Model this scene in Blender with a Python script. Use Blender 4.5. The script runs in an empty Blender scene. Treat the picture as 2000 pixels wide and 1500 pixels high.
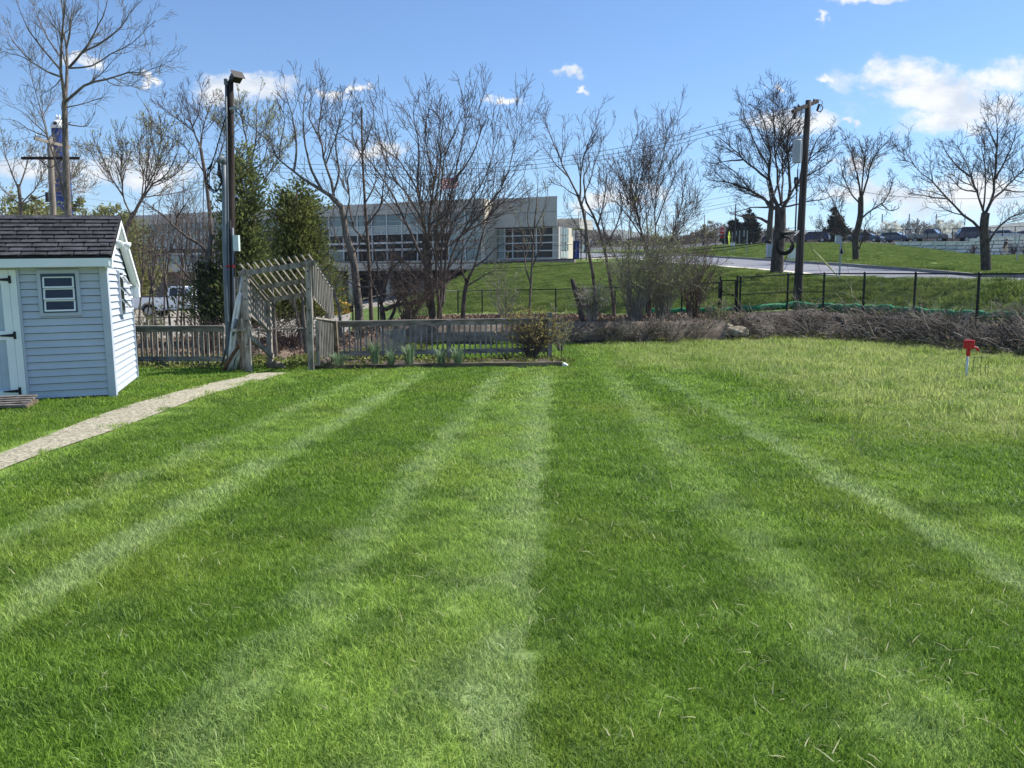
import bpy, bmesh, math, random
import numpy as np
from mathutils import Matrix, Vector, Euler

# ------------------------------------------------------------------ camera, sky, sun, exposure
SC = bpy.context.scene
COL = SC.collection
FPX, PITCH, EYE = 1617.0, math.radians(7.0), 1.6
cam_d = bpy.data.cameras.new('camera')
cam_d.sensor_width = 36.0
cam_d.lens = 36.0 * FPX / 2000.0
cam_d.clip_start, cam_d.clip_end = 0.1, 6000.0
cam = bpy.data.objects.new('camera', cam_d)
COL.objects.link(cam)
cam.location = (0, 0, EYE)
cam.rotation_euler = (math.pi / 2 - PITCH, 0, 0)
SC.camera = cam
SC.render.resolution_x, SC.render.resolution_y = 1024, 768

SUN_AZ, SUN_EL = math.radians(68.0), math.radians(47.0)      # azimuth clockwise from +Y (view direction)
world = bpy.data.worlds.new('World')
SC.world = world
world.use_nodes = True
SKY_STRENGTH = 0.112
SUN_STRENGTH = 5.0
SC.view_settings.view_transform = 'Standard'
SC.view_settings.look = 'None'
SC.view_settings.exposure = 0.58
SC.view_settings.gamma = 1.0
SC.view_settings.use_curve_mapping = False
sun_d = bpy.data.lights.new('sun', 'SUN')
sun_d.energy = SUN_STRENGTH
sun_d.angle = math.radians(0.53)
sun_d.color = (1.0, 0.95, 0.87)
sun = bpy.data.objects.new('sun', sun_d)
COL.objects.link(sun)
sdir = Vector((math.sin(SUN_AZ) * math.cos(SUN_EL), math.cos(SUN_AZ) * math.cos(SUN_EL), math.sin(SUN_EL)))
sun.rotation_euler = sdir.to_track_quat('Z', 'Y').to_euler()
sun.location = sdir * 200

CP, SP = math.cos(PITCH), math.sin(PITCH)


def ray(px, py):
    u, w = (px - 1000.0) / FPX, (750.0 - py) / FPX
    return np.array([u, CP + w * SP, w * CP - SP])


def at(px, py, Y):
    """the point at distance Y in front of the viewer that is seen at (px, py) of the 2000 x 1500 photograph"""
    d = ray(px, py)
    return np.array([0, 0, EYE]) + d * (Y / d[1])


def onz(px, py, z=0.0):
    d = ray(px, py)
    return np.array([0, 0, EYE]) + d * ((z - EYE) / d[2])


def build_world():
    nt = world.node_tree
    N, L = nt.nodes, nt.links
    N.clear()
    out = N.new('ShaderNodeOutputWorld')
    sky = N.new('ShaderNodeTexSky')
    sky.sky_type = 'NISHITA'
    sky.sun_disc = False
    sky.sun_elevation = SUN_EL
    sky.sun_rotation = SUN_AZ
    sky.altitude = 100
    sky.air_density = 1.0
    sky.dust_density = 0.1
    sky.ozone_density = 8.0
    bg = N.new('ShaderNodeBackground')
    bg.inputs['Strength'].default_value = SKY_STRENGTH
    L.new(sky.outputs[0], bg.inputs[0])
    tc = N.new('ShaderNodeTexCoord')
    sep = N.new('ShaderNodeSeparateXYZ')
    L.new(tc.outputs['Generated'], sep.inputs[0])

    def math_(op, a, b=None, c=None, clamp=False):
        n = N.new('ShaderNodeMath')
        n.operation = op
        n.use_clamp = clamp
        for i, v in enumerate((a, b, c)):
            if v is None:
                continue
            if isinstance(v, (int, float)):
                n.inputs[i].default_value = v
            else:
                L.new(v, n.inputs[i])
        return n.outputs[0]
    ay = math_('MAXIMUM', math_('ABSOLUTE', sep.outputs[1]), 0.02)
    a = math_('DIVIDE', sep.outputs[0], ay)
    e = math_('DIVIDE', sep.outputs[2], ay)
    comb = N.new('ShaderNodeCombineXYZ')
    L.new(a, comb.inputs[0])
    L.new(e, comb.inputs[1])
    # cumulus: centre (px, py) and half sizes
    blobs = [(478, 168, 88, 30), (1765, 150, 105, 32), (1955, 165, 110, 38), (1850, 195, 150, 44), (1900, 208, 200, 36), (1845, 238, 105, 22),
             (1545, 235, 80, 30), (735, 290, 62, 22), (200, 335, 130, 34), (290, 345, 110, 30), (1110, 140, 30, 13),
             (985, 198, 34, 9), (1600, 30, 14, 10), (1670, 325, 58, 18), (1730, 372, 200, 30), (1255, 366, 70, 20),
             (640, 184, 48, 14), (690, 171, 22, 9), (1890, 385, 170, 40), (1620, 160, 22, 8), (1660, 235, 20, 8),
             (165, 122, 40, 10), (300, 160, 14, 6), (1190, 395, 90, 16), (40, 330, 90, 22), (1700, -10, 60, 12),
             (1150, 172, 14, 6), (1510, 168, 16, 8)]
    wn = N.new('ShaderNodeTexNoise')
    wn.inputs['Scale'].default_value = 24.0
    wn.inputs['Detail'].default_value = 6.0
    wn.inputs['Roughness'].default_value = 0.65
    L.new(comb.outputs[0], wn.inputs[0])
    w0 = N.new('ShaderNodeVectorMath')
    w0.operation = 'SUBTRACT'
    L.new(wn.outputs['Color'], w0.inputs[0])
    w0.inputs[1].default_value = (0.5, 0.5, 0.5)
    w1 = N.new('ShaderNodeVectorMath')
    w1.operation = 'MULTIPLY_ADD'
    L.new(w0.outputs[0], w1.inputs[0])
    w1.inputs[1].default_value = (0.11, 0.055, 0)
    L.new(comb.outputs[0], w1.inputs[2])
    best = None
    for (px, py, rx, ry) in blobs:
        d = ray(px, py)
        s = N.new('ShaderNodeVectorMath')
        s.operation = 'SUBTRACT'
        L.new(w1.outputs[0], s.inputs[0])
        s.inputs[1].default_value = (d[0] / d[1], d[2] / d[1], 0)
        m = N.new('ShaderNodeVectorMath')
        m.operation = 'MULTIPLY'
        L.new(s.outputs[0], m.inputs[0])
        m.inputs[1].default_value = (FPX / rx / 1.12, FPX / ry / 1.12, 0)
        ln = N.new('ShaderNodeVectorMath')
        ln.operation = 'LENGTH'
        L.new(m.outputs[0], ln.inputs[0])
        v = math_('SUBTRACT', 1.0, ln.outputs['Value'])
        best = v if best is None else math_('MAXIMUM', best, v)
    best = math_('MAXIMUM', best, -1.0)
    mp = N.new('ShaderNodeMapping')
    mp.inputs['Scale'].default_value = (1.0, 2.0, 1.0)
    L.new(comb.outputs[0], mp.inputs[0])
    n1 = N.new('ShaderNodeTexNoise')
    n1.inputs['Scale'].default_value = 15.0
    n1.inputs['Detail'].default_value = 7.0
    n1.inputs['Roughness'].default_value = 0.62
    n1.inputs['Distortion'].default_value = 0.3
    L.new(mp.outputs[0], n1.inputs[0])
    nz = math_('MULTIPLY', math_('SUBTRACT', n1.outputs[0], 0.5), 2.3)
    mr = N.new('ShaderNodeMapRange')
    mr.interpolation_type = 'SMOOTHSTEP'
    mr.inputs['From Min'].default_value = -0.12
    mr.inputs['From Max'].default_value = 0.80
    L.new(math_('ADD', best, nz), mr.inputs[0])
    up = N.new('ShaderNodeMapRange')
    up.inputs['From Min'].default_value = 0.0
    up.inputs['From Max'].default_value = 0.05
    L.new(sep.outputs[2], up.inputs[0])
    mask = math_('MULTIPLY', math_('MULTIPLY', mr.outputs[0], up.outputs[0]), 0.93)
    n2 = N.new('ShaderNodeTexNoise')
    n2.inputs['Scale'].default_value = 16.0
    n2.inputs['Detail'].default_value = 4.0
    L.new(mp.outputs[0], n2.inputs[0])
    mix = N.new('ShaderNodeMix')
    mix.data_type = 'RGBA'
    mix.inputs[6].default_value = (0.70, 0.76, 0.84, 1)
    mix.inputs[7].default_value = (1.0, 1.0, 1.0, 1)
    mr2 = N.new('ShaderNodeMapRange')
    mr2.inputs['From Min'].default_value = 0.35
    mr2.inputs['From Max'].default_value = 0.55
    L.new(n2.outputs[0], mr2.inputs[0])
    L.new(mr2.outputs[0], mix.inputs[0])
    bgc = N.new('ShaderNodeBackground')
    bgc.inputs['Strength'].default_value = 0.72
    L.new(mix.outputs[2], bgc.inputs[0])
    ms = N.new('ShaderNodeMixShader')
    L.new(mask, ms.inputs[0])
    L.new(bg.outputs[0], ms.inputs[1])
    L.new(bgc.outputs[0], ms.inputs[2])
    L.new(ms.outputs[0], out.inputs[0])


build_world()

# ------------------------------------------------------------------ materials
MATS = {}


def mat(name, col, rough=0.8, var=0.18, scale=6.0, col2=None, bump=0.0, metal=0.0, objvar=0.0, spec=0.3,
        stretch=(1, 1, 1), detail=5.0, islandvar=0.0, transl=0.0, lo=0.35, hi=0.65, coat=0.0):
    m = bpy.data.materials.new(name)
    m.use_nodes = True
    nt = m.node_tree
    N, L = nt.nodes, nt.links
    b = N['Principled BSDF']
    b.inputs['Roughness'].default_value = rough
    b.inputs['Metallic'].default_value = metal
    b.inputs['Specular IOR Level'].default_value = spec
    b.inputs['Coat Weight'].default_value = coat
    geo = N.new('ShaderNodeNewGeometry')
    mp = N.new('ShaderNodeMapping')
    mp.inputs['Scale'].default_value = stretch
    L.new(geo.outputs['Position'], mp.inputs[0])
    n = N.new('ShaderNodeTexNoise')
    n.inputs['Scale'].default_value = scale
    n.inputs['Detail'].default_value = detail
    n.inputs['Roughness'].default_value = 0.6
    L.new(mp.outputs[0], n.inputs[0])
    r = N.new('ShaderNodeMapRange')
    r.inputs['From Min'].default_value = lo
    r.inputs['From Max'].default_value = hi
    L.new(n.outputs[0], r.inputs[0])
    mix = N.new('ShaderNodeMix')
    mix.data_type = 'RGBA'
    c = col
    mix.inputs[6].default_value = tuple(x * (1 - var) for x in c) + (1,)
    c2 = col2 if col2 is not None else tuple(min(1, x * (1 + var)) for x in c)
    mix.inputs[7].default_value = tuple(c2) + (1,)
    L.new(r.outputs[0], mix.inputs[0])
    src = mix.outputs[2]
    for amt, kind in ((objvar, 'o'), (islandvar, 'i')):
        if amt <= 0:
            continue
        h = N.new('ShaderNodeHueSaturation')
        mr = N.new('ShaderNodeMapRange')
        mr.inputs['To Min'].default_value = 1 - amt
        mr.inputs['To Max'].default_value = 1 + amt
        if kind == 'o':
            oi = N.new('ShaderNodeObjectInfo')
            L.new(oi.outputs['Random'], mr.inputs[0])
        else:
            L.new(geo.outputs['Random Per Island'], mr.inputs[0])
        L.new(mr.outputs[0], h.inputs['Value'])
        L.new(src, h.inputs['Color'])
        src = h.outputs[0]
    L.new(src, b.inputs['Base Color'])
    if bump > 0:
        bp = N.new('ShaderNodeBump')
        bp.inputs['Strength'].default_value = bump
        bp.inputs['Distance'].default_value = 0.02
        L.new(n.outputs[0], bp.inputs['Height'])
        L.new(bp.outputs[0], b.inputs['Normal'])
    if transl > 0:
        t = N.new('ShaderNodeBsdfTranslucent')
        L.new(src, t.inputs[0])
        ms = N.new('ShaderNodeMixShader')
        ms.inputs[0].default_value = transl
        L.new(b.outputs[0], ms.inputs[1])
        L.new(t.outputs[0], ms.inputs[2])
        L.new(ms.outputs[0], N['Material Output'].inputs[0])
    MATS[name] = m
    return m


def glass_mat(name, col, rough=0.06, spec=0.6):
    return mat(name, col, rough=rough, var=0.25, scale=0.7, spec=spec)


def lawn_mat(name, blades):
    """green turf: mown lanes and wheel tracks are lighter bands of bent, pale-backed blades that stay where they are"""
    m = bpy.data.materials.new(name)
    m.use_nodes = True
    nt = m.node_tree
    N, L = nt.nodes, nt.links
    b = N['Principled BSDF']
    b.inputs['Roughness'].default_value = 0.5 if blades else 0.9
    b.inputs['Specular IOR Level'].default_value = 0.22
    geo = N.new('ShaderNodeNewGeometry')
    sep = N.new('ShaderNodeSeparateXYZ')
    L.new(geo.outputs['Position'], sep.inputs[0])

    def M(op, a, b_=None, clamp=False):
        n = N.new('ShaderNodeMath')
        n.operation = op
        n.use_clamp = clamp
        for i, v in enumerate((a, b_)):
            if v is None:
                continue
            if isinstance(v, (int, float)):
                n.inputs[i].default_value = v
            else:
                L.new(v, n.inputs[i])
        return n.outputs[0]

    def R(v, a, b_, c=0.0, d=1.0):
        n = N.new('ShaderNodeMapRange')
        n.interpolation_type = 'SMOOTHSTEP'
        for i, x in enumerate((a, b_, c, d)):
            n.inputs[i + 1].default_value = x
        L.new(v, n.inputs[0])
        return n.outputs[0]

    def noise(scale, detail=3.0, rough=0.5):
        n = N.new('ShaderNodeTexNoise')
        n.inputs['Scale'].default_value = scale
        n.inputs['Detail'].default_value = detail
        n.inputs['Roughness'].default_value = rough
        L.new(geo.outputs['Position'], n.inputs[0])
        return n.outputs[0]
    X, Y = sep.outputs[0], sep.outputs[1]
    nb = noise(0.55, 3)
    nm = noise(2.2, 4)
    nf = noise(14.0, 3)
    Xw = M('ADD', X, M('MULTIPLY', M('SUBTRACT', nm, 0.5), 0.45))
    Xw = M('ADD', Xw, M('MULTIPLY', M('SUBTRACT', nf, 0.5), 0.20))
    # (x at 4 m, drift per metre, left width, right width, strength, curve)
    bands = [(-3.28, 0.085, 0.22, 0.20, 0.6, 0), (-2.40, 0.083, 0.24, 0.18, 1.0, 0), (-0.97, 0.077, 0.28, 0.22, 0.8, 0),
             (0.06, 0.056, 0.36, 0.12, 1.0, 0), (-0.25, 0.06, 0.3, 0.3, 0.35, 0), (1.50, 0.02, 0.26, 0.22, 0.55, 0), (2.72, -0.03, 0.16, 0.26, 0.9, 0)]
    tot = None
    Y4 = M('SUBTRACT', Y, 4.0)
    for (x0, dr, wl, wr, s, cv) in bands:
        d = M('SUBTRACT', Xw, M('ADD', M('MULTIPLY', Y4, dr), x0))
        v = M('MULTIPLY', R(d, -wl, -wl * 0.2), R(d, wr * 0.25, wr, 1.0, 0.0))
        v = M('MULTIPLY', v, s)
        tot = v if tot is None else M('MAXIMUM', tot, v)
    tot = M('MULTIPLY', tot, R(nb, 0.30, 0.62, 0.45, 1.1))
    tot = M('MULTIPLY', tot, R(nm, 0.32, 0.58, 0.35, 1.05))
    tot = M('MULTIPLY', tot, R(Y, 13.0, 15.5, 1.0, 0.0))
    # broad alternate lanes, one a little darker
    lane = None
    for (xa, xb, dr, s) in ((-3.35, -2.3, 0.084, 0.75), (-1.0, 0.1, 0.066, 0.85), (1.25, 1.75, 0.02, 0.6), (2.7, 3.6, -0.03, 0.5), (-5.4, -4.4, 0.085, 0.6)):
        d = M('SUBTRACT', Xw, M('MULTIPLY', Y4, dr))
        v = M('MULTIPLY', M('MULTIPLY', R(d, xa - 0.12, xa + 0.12), R(d, xb - 0.1, xb + 0.1, 1.0, 0.0)), s)
        lane = v if lane is None else M('MAXIMUM', lane, v)
    mead = M('MULTIPLY', R(M('ADD', Xw, M('MULTIPLY', M('SUBTRACT', nb, 0.5), 3.0)), 3.4, 5.2), R(Y, 7.5, 9.6))
    mead2 = M('MULTIPLY', R(M('ADD', Xw, M('MULTIPLY', M('SUBTRACT', nb, 0.5), 2.0)), 1.6, 3.2), R(Y, 14.2, 15.8))
    mead = M('MAXIMUM', mead, M('MULTIPLY', mead2, 0.8))
    mead = M('MULTIPLY', mead, R(nm, 0.25, 0.55, 0.45, 1.0))
    dry = R(noise(1.3, 5, 0.65), 0.63, 0.74)

    def mixc(f, a, b_):
        n = N.new('ShaderNodeMix')
        n.data_type = 'RGBA'
        L.new(f, n.inputs[0])
        for i, v in ((6, a), (7, b_)):
            if isinstance(v, tuple):
                n.inputs[i].default_value = v + (1,)
            else:
                L.new(v, n.inputs[i])
        return n.outputs[2]
    k = 1.0 if blades else 0.62
    sc = lambda c: tuple(x * k for x in c)
    base = mixc(lane, sc((0.175, 0.305, 0.038)), sc((0.310, 0.455, 0.088)))
    base = mixc(M('MULTIPLY', R(nb, 0.42, 0.68), 0.6), base, sc((0.270, 0.365, 0.058)))
    base = mixc(M('MULTIPLY', R(nm, 0.45, 0.66), 0.75), base, sc((0.130, 0.232, 0.038)))
    base = mixc(M('MULTIPLY', dry, 0.45), base, sc((0.42, 0.39, 0.17)))
    mead = M('MULTIPLY', mead, R(noise(0.9, 4, 0.6), 0.30, 0.62, 0.35, 1.0))
    base = mixc(M('MULTIPLY', mead, 0.9), base, sc((0.450, 0.510, 0.175)))
    base = mixc(M('MULTIPLY', tot, 0.66), base, sc((0.430, 0.545, 0.235)))
    src = base
    if blades:
        h = N.new('ShaderNodeHueSaturation')
        L.new(src, h.inputs['Color'])
        L.new(R(geo.outputs['Random Per Island'], 0.0, 1.0, 0.50, 1.55), h.inputs['Value'])
        L.new(R(geo.outputs['Random Per Island'], 0.0, 1.0, 0.515, 0.485), h.inputs['Hue'])
        src = h.outputs[0]
    L.new(src, b.inputs['Base Color'])
    if blades:
        t = N.new('ShaderNodeBsdfTranslucent')
        L.new(src, t.inputs[0])
        ms = N.new('ShaderNodeMixShader')
        ms.inputs[0].default_value = 0.46
        L.new(b.outputs[0], ms.inputs[1])
        L.new(t.outputs[0], ms.inputs[2])
        L.new(ms.outputs[0], N['Material Output'].inputs[0])
    MATS[name] = m
    return m


lawn_mat('turf', False)
lawn_mat('turf_blades', True)
mat('straw', (0.42, 0.42, 0.22), 0.6, 0.2, 3, islandvar=0.3, transl=0.3)
mat('slope_grass', (0.095, 0.160, 0.034), 0.9, 0.3, 1.2, col2=(0.175, 0.245, 0.062), spec=0.1)
mat('slope_blades', (0.125, 0.205, 0.048), 0.8, 0.3, 0.8, col2=(0.225, 0.290, 0.080), islandvar=0.3, transl=0.4, spec=0.1)
mat('field_grass', (0.095, 0.165, 0.036), 0.9, 0.22, 0.6, col2=(0.165, 0.235, 0.060), bump=0.4, spec=0.1)
mat('leaf_litter', (0.12, 0.085, 0.06), 0.95, 0.4, 9, col2=(0.27, 0.20, 0.14), bump=0.8)
mat('soil', (0.045, 0.036, 0.030), 0.95, 0.4, 7, col2=(0.12, 0.092, 0.072), bump=0.8)
mat('gravel', (0.30, 0.265, 0.215), 0.95, 0.25, 5, col2=(0.42, 0.38, 0.32), bump=0.6)
mat('asphalt', (0.20, 0.205, 0.225), 0.9, 0.12, 2.5, bump=0.2)
mat('parking_asphalt', (0.12, 0.12, 0.125), 0.9, 0.15, 0.8)
mat('concrete_light', (0.60, 0.55, 0.45), 0.9, 0.12, 3)
mat('kerb_stone', (0.26, 0.24, 0.21), 0.9, 0.25, 4)
mat('path_concrete', (0.27, 0.245, 0.165), 0.95, 0.35, 30, col2=(0.52, 0.48, 0.35), bump=0.7)
mat('wall_concrete', (0.17, 0.125, 0.095), 0.95, 0.35, 2.5, col2=(0.30, 0.235, 0.185), bump=0.5, stretch=(1, 1, 2.2))
mat('block_concrete', (0.78, 0.745, 0.68), 0.95, 0.12, 2.0, objvar=0.12, bump=0.5)
mat('joint_dark', (0.10, 0.095, 0.09), 0.95, 0.2, 3)
mat('weathered_wood', (0.21, 0.185, 0.158), 0.9, 0.35, 16, col2=(0.40, 0.36, 0.315), bump=0.4, objvar=0.25, stretch=(1, 1, 0.25))
mat('weathered_rail', (0.21, 0.185, 0.158), 0.9, 0.35, 14, col2=(0.39, 0.35, 0.305), bump=0.4, objvar=0.2, stretch=(0.25, 1, 1))
mat('pale_wood', (0.25, 0.23, 0.20), 0.9, 0.3, 16, bump=0.3, objvar=0.15, stretch=(1, 1, 0.25))
mat('dark_timber', (0.115, 0.085, 0.055), 0.9, 0.3, 9, col2=(0.22, 0.175, 0.12), bump=0.5, stretch=(0.3, 1, 1))
mat('pole_wood_dark', (0.018, 0.014, 0.013), 0.9, 0.4, 9, col2=(0.062, 0.046, 0.040), bump=0.9, stretch=(1, 1, 0.08))
mat('pole_wood', (0.065, 0.052, 0.046), 0.9, 0.35, 8, col2=(0.125, 0.102, 0.088), bump=0.8, stretch=(1, 1, 0.1))
mat('pole_wood_pale', (0.25, 0.215, 0.18), 0.9, 0.3, 8, bump=0.6, stretch=(1, 1, 0.1))
mat('galvanised', (0.64, 0.67, 0.69), 0.45, 0.15, 7, metal=0.1, objvar=0.15)
mat('conduit_grey', (0.135, 0.16, 0.185), 0.5, 0.12, 5)
mat('rusty_pole', (0.20, 0.10, 0.06), 0.8, 0.4, 12, objvar=0.2)
mat('black_metal', (0.012, 0.013, 0.016), 0.5, 0.2, 5)
mat('black_cable', (0.012, 0.012, 0.014), 0.6, 0.2, 5)
mat('wire_dark', (0.06, 0.06, 0.065), 0.7, 0.2, 5)
mat('wire_pale', (0.38, 0.40, 0.42), 0.6, 0.2, 5)
mat('lamp_brown', (0.022, 0.018, 0.016), 0.5, 0.2, 8)
mat('box_mint', (0.52, 0.62, 0.58), 0.6, 0.06, 4)
mat('transformer_grey', (0.42, 0.46, 0.49), 0.5, 0.08, 3)
mat('steel_grey', (0.30, 0.33, 0.36), 0.5, 0.1, 4, metal=0.4)
mat('siding', (0.49, 0.535, 0.605), 0.55, 0.05, 2.2, objvar=0.03)
mat('siding_trim', (0.47, 0.515, 0.585), 0.55, 0.05, 3)
mat('shed_white', (0.84, 0.87, 0.87), 0.5, 0.05, 2.2)
mat('door_panel', (0.44, 0.51, 0.58), 0.6, 0.10, 1.8, bump=0.1)
mat('navy_trim_gap_shade', (0.045, 0.075, 0.12), 0.5, 0.15, 4)  # window frame colour; also the painted shadow lines between siding courses
mat('shingle', (0.036, 0.036, 0.042), 0.95, 0.35, 9, col2=(0.068, 0.067, 0.075), bump=0.5, objvar=0.38)
mat('shingle_base', (0.02, 0.02, 0.022), 0.95, 0.3, 20)
mat('dark_glass', (0.030, 0.034, 0.042), 0.08, 0.2, 1.0, spec=0.6)
mat('windscreen', (0.50, 0.56, 0.60), 0.12, 0.05, 1, metal=0.75)
mat('louver_screen', (0.12, 0.12, 0.12), 0.4, 0.2, 8)
mat('lamp_glass', (0.72, 0.74, 0.74), 0.25, 0.05, 3)
mat('ramp_wood', (0.10, 0.085, 0.075), 0.9, 0.4, 10, col2=(0.22, 0.20, 0.18), bump=0.5)
mat('school_panel', (0.46, 0.44, 0.405), 0.7, 0.05, 0.5, objvar=0.03)
mat('school_cream', (0.60, 0.54, 0.43), 0.8, 0.06, 0.8)
mat('school_ledge', (0.58, 0.52, 0.43), 0.85, 0.1, 0.8)
mat('school_brick', (0.24, 0.165, 0.13), 0.9, 0.25, 3)
mat('planter_brick', (0.30, 0.25, 0.22), 0.9, 0.2, 3)
mat('mullion_white', (0.62, 0.61, 0.59), 0.5, 0.04, 1)
mat('pane_teal', (0.13, 0.19, 0.20), 0.15, 0.2, 0.4, spec=0.5, objvar=0.2)
mat('pane_pale', (0.36, 0.42, 0.41), 0.35, 0.12, 0.5, objvar=0.12)
mat('pane_dark', (0.020, 0.022, 0.024), 0.2, 0.4, 0.6, spec=0.2, objvar=0.3)
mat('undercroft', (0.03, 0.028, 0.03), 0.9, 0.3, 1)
mat('blue_paint', (0.045, 0.075, 0.30), 0.5, 0.1, 1)
mat('stack_blue', (0.014, 0.038, 0.17), 0.45, 0.1, 0.5)
mat('white_paint', (0.74, 0.75, 0.75), 0.45, 0.05, 2)
mat('truck_white', (0.88, 0.89, 0.90), 0.3, 0.04, 2, coat=0.4)
mat('tyre', (0.015, 0.015, 0.016), 0.9, 0.2, 8)
mat('rim', (0.35, 0.36, 0.37), 0.4, 0.1, 5, metal=0.7)
mat('black_plastic', (0.02, 0.02, 0.022), 0.6, 0.2, 5)
mat('lens_red', (0.35, 0.015, 0.015), 0.3, 0.1, 5)
mat('lens_clear', (0.65, 0.66, 0.66), 0.2, 0.05, 5)
mat('car_navy', (0.026, 0.034, 0.085), 0.25, 0.08, 2, coat=0.6)
mat('car_dark_blue', (0.03, 0.05, 0.095), 0.25, 0.08, 2, coat=0.6)
mat('car_silver', (0.42, 0.43, 0.44), 0.3, 0.05, 2, metal=0.6, coat=0.5)
mat('car_grey', (0.15, 0.15, 0.15), 0.3, 0.05, 2, metal=0.4, coat=0.5)
mat('car_red', (0.30, 0.02, 0.03), 0.3, 0.08, 2, coat=0.5)
mat('plow_yellow', (0.62, 0.32, 0.04), 0.5, 0.15, 3)
mat('sign_red', (0.48, 0.012, 0.022), 0.4, 0.04, 3)
mat('sign_white', (0.76, 0.77, 0.77), 0.45, 0.03, 3)
mat('sign_lime', (0.62, 0.78, 0.02), 0.4, 0.04, 3)
mat('sign_black', (0.015, 0.015, 0.015), 0.5, 0.1, 3)
mat('guy_yellow', (0.66, 0.65, 0.25), 0.5, 0.08, 3)
mat('guy_white', (0.68, 0.68, 0.62), 0.5, 0.08, 3)
mat('cabinet_grey', (0.32, 0.37, 0.44), 0.5, 0.06, 2)
mat('cabinet_beige', (0.62, 0.62, 0.52), 0.6, 0.08, 3)
mat('sock_green', (0.022, 0.26, 0.105), 0.75, 0.35, 14, col2=(0.05, 0.42, 0.18), bump=0.6)
mat('bag_dark', (0.018, 0.035, 0.030), 0.6, 0.3, 4)
mat('fence_mesh', (0.016, 0.018, 0.02), 0.6, 0.2, 4)
mat('net_mesh', (0.10, 0.12, 0.13), 0.8, 0.2, 4)
mat('bark_grey', (0.135, 0.115, 0.095), 0.9, 0.35, 11, col2=(0.25, 0.215, 0.18), bump=0.8, stretch=(1, 1, 0.35))
mat('bark_dark', (0.085, 0.070, 0.060), 0.9, 0.35, 11, col2=(0.17, 0.145, 0.125), bump=0.8, stretch=(1, 1, 0.35))
mat('bark_brown', (0.105, 0.080, 0.066), 0.9, 0.35, 11, col2=(0.19, 0.15, 0.125), bump=0.8, stretch=(1, 1, 0.35))
mat('twig_brown', (0.115, 0.086, 0.073), 0.9, 0.25, 3)
mat('twig_grey', (0.21, 0.185, 0.155), 0.9, 0.25, 3)
mat('twig_dark', (0.105, 0.080, 0.070), 0.9, 0.25, 3)
mat('twig_black', (0.050, 0.037, 0.032), 0.9, 0.25, 3)
mat('bark_black', (0.048, 0.040, 0.035), 0.9, 0.35, 11, col2=(0.11, 0.092, 0.08), bump=0.8, stretch=(1, 1, 0.35))
mat('pale_blade', (0.40, 0.47, 0.24), 0.5, 0.2, 3, islandvar=0.35, transl=0.35)
mat('twig_purple', (0.105, 0.072, 0.075), 0.9, 0.25, 3)
mat('vine_stem', (0.14, 0.115, 0.10), 0.95, 0.4, 1.6, col2=(0.36, 0.315, 0.27), islandvar=0.55)
mat('bud_green', (0.40, 0.43, 0.20), 0.7, 0.25, 2, islandvar=0.35, transl=0.4)
mat('bud_tan', (0.25, 0.23, 0.13), 0.7, 0.25, 2, islandvar=0.35, transl=0.2)
mat('bud_yellow', (0.36, 0.31, 0.085), 0.7, 0.25, 3, islandvar=0.4, transl=0.3)
mat('blossom_white', (0.72, 0.73, 0.66), 0.7, 0.1, 1, islandvar=0.15, transl=0.3)
mat('cedar_green', (0.125, 0.150, 0.050), 0.8, 0.35, 1.6, col2=(0.225, 0.26, 0.09), islandvar=0.45, transl=0.42)
mat('cedar_light', (0.145, 0.180, 0.052), 0.8, 0.35, 1.6, col2=(0.29, 0.32, 0.10), islandvar=0.45, transl=0.42)
mat('conifer_dark', (0.020, 0.034, 0.026), 0.85, 0.3, 1.0, col2=(0.045, 0.065, 0.045), islandvar=0.35)
mat('olive_leaf', (0.19, 0.21, 0.07), 0.8, 0.3, 0.5, col2=(0.33, 0.33, 0.13), islandvar=0.4, transl=0.35)
mat('shrub_leaf', (0.18, 0.23, 0.07), 0.8, 0.3, 2, col2=(0.30, 0.34, 0.12), islandvar=0.4, transl=0.4)
mat('ivy_leaf', (0.03, 0.05, 0.015), 0.7, 0.3, 2, islandvar=0.4, transl=0.15)
mat('iris_leaf', (0.15, 0.24, 0.13), 0.6, 0.2, 4, col2=(0.26, 0.34, 0.20), islandvar=0.3, transl=0.3)
mat('cover_leaf', (0.13, 0.17, 0.04), 0.7, 0.3, 2, col2=(0.25, 0.26, 0.07), islandvar=0.4, transl=0.3)
mat('dry_leaf', (0.22, 0.155, 0.105), 0.9, 0.3, 3, islandvar=0.5)
mat('far_wood', (0.105, 0.088, 0.075), 0.95, 0.3, 0.35, islandvar=0.25, transl=0.5)
mat('hill_wood', (0.12, 0.135, 0.115), 0.95, 0.3, 0.03, bump=0.0)
mat('skin', (0.42, 0.27, 0.20), 0.6, 0.06, 9)
mat('shirt_dark', (0.035, 0.022, 0.018), 0.9, 0.2, 9)
mat('trouser_beige', (0.40, 0.34, 0.29), 0.9, 0.1, 9)
mat('hair_dark', (0.012, 0.01, 0.009), 0.8, 0.2, 9)
mat('red_plastic', (0.50, 0.022, 0.022), 0.4, 0.15, 12)
mat('pvc_pipe', (0.62, 0.67, 0.70), 0.45, 0.06, 6)
mat('wire_green', (0.05, 0.085, 0.035), 0.6, 0.2, 8)
mat('boulder', (0.26, 0.22, 0.16), 0.95, 0.3, 8, col2=(0.42, 0.37, 0.28), bump=0.8)
mat('log_bark', (0.16, 0.13, 0.10), 0.95, 0.35, 12, bump=0.8)
mat('flag_red', (0.42, 0.02, 0.035), 0.8, 0.08, 3, transl=0.35)
mat('flag_white', (0.70, 0.68, 0.68), 0.8, 0.05, 3, transl=0.35)
mat('flag_blue', (0.018, 0.022, 0.09), 0.8, 0.08, 3, transl=0.3)

# ------------------------------------------------------------------ building helpers
MW = {}


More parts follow.
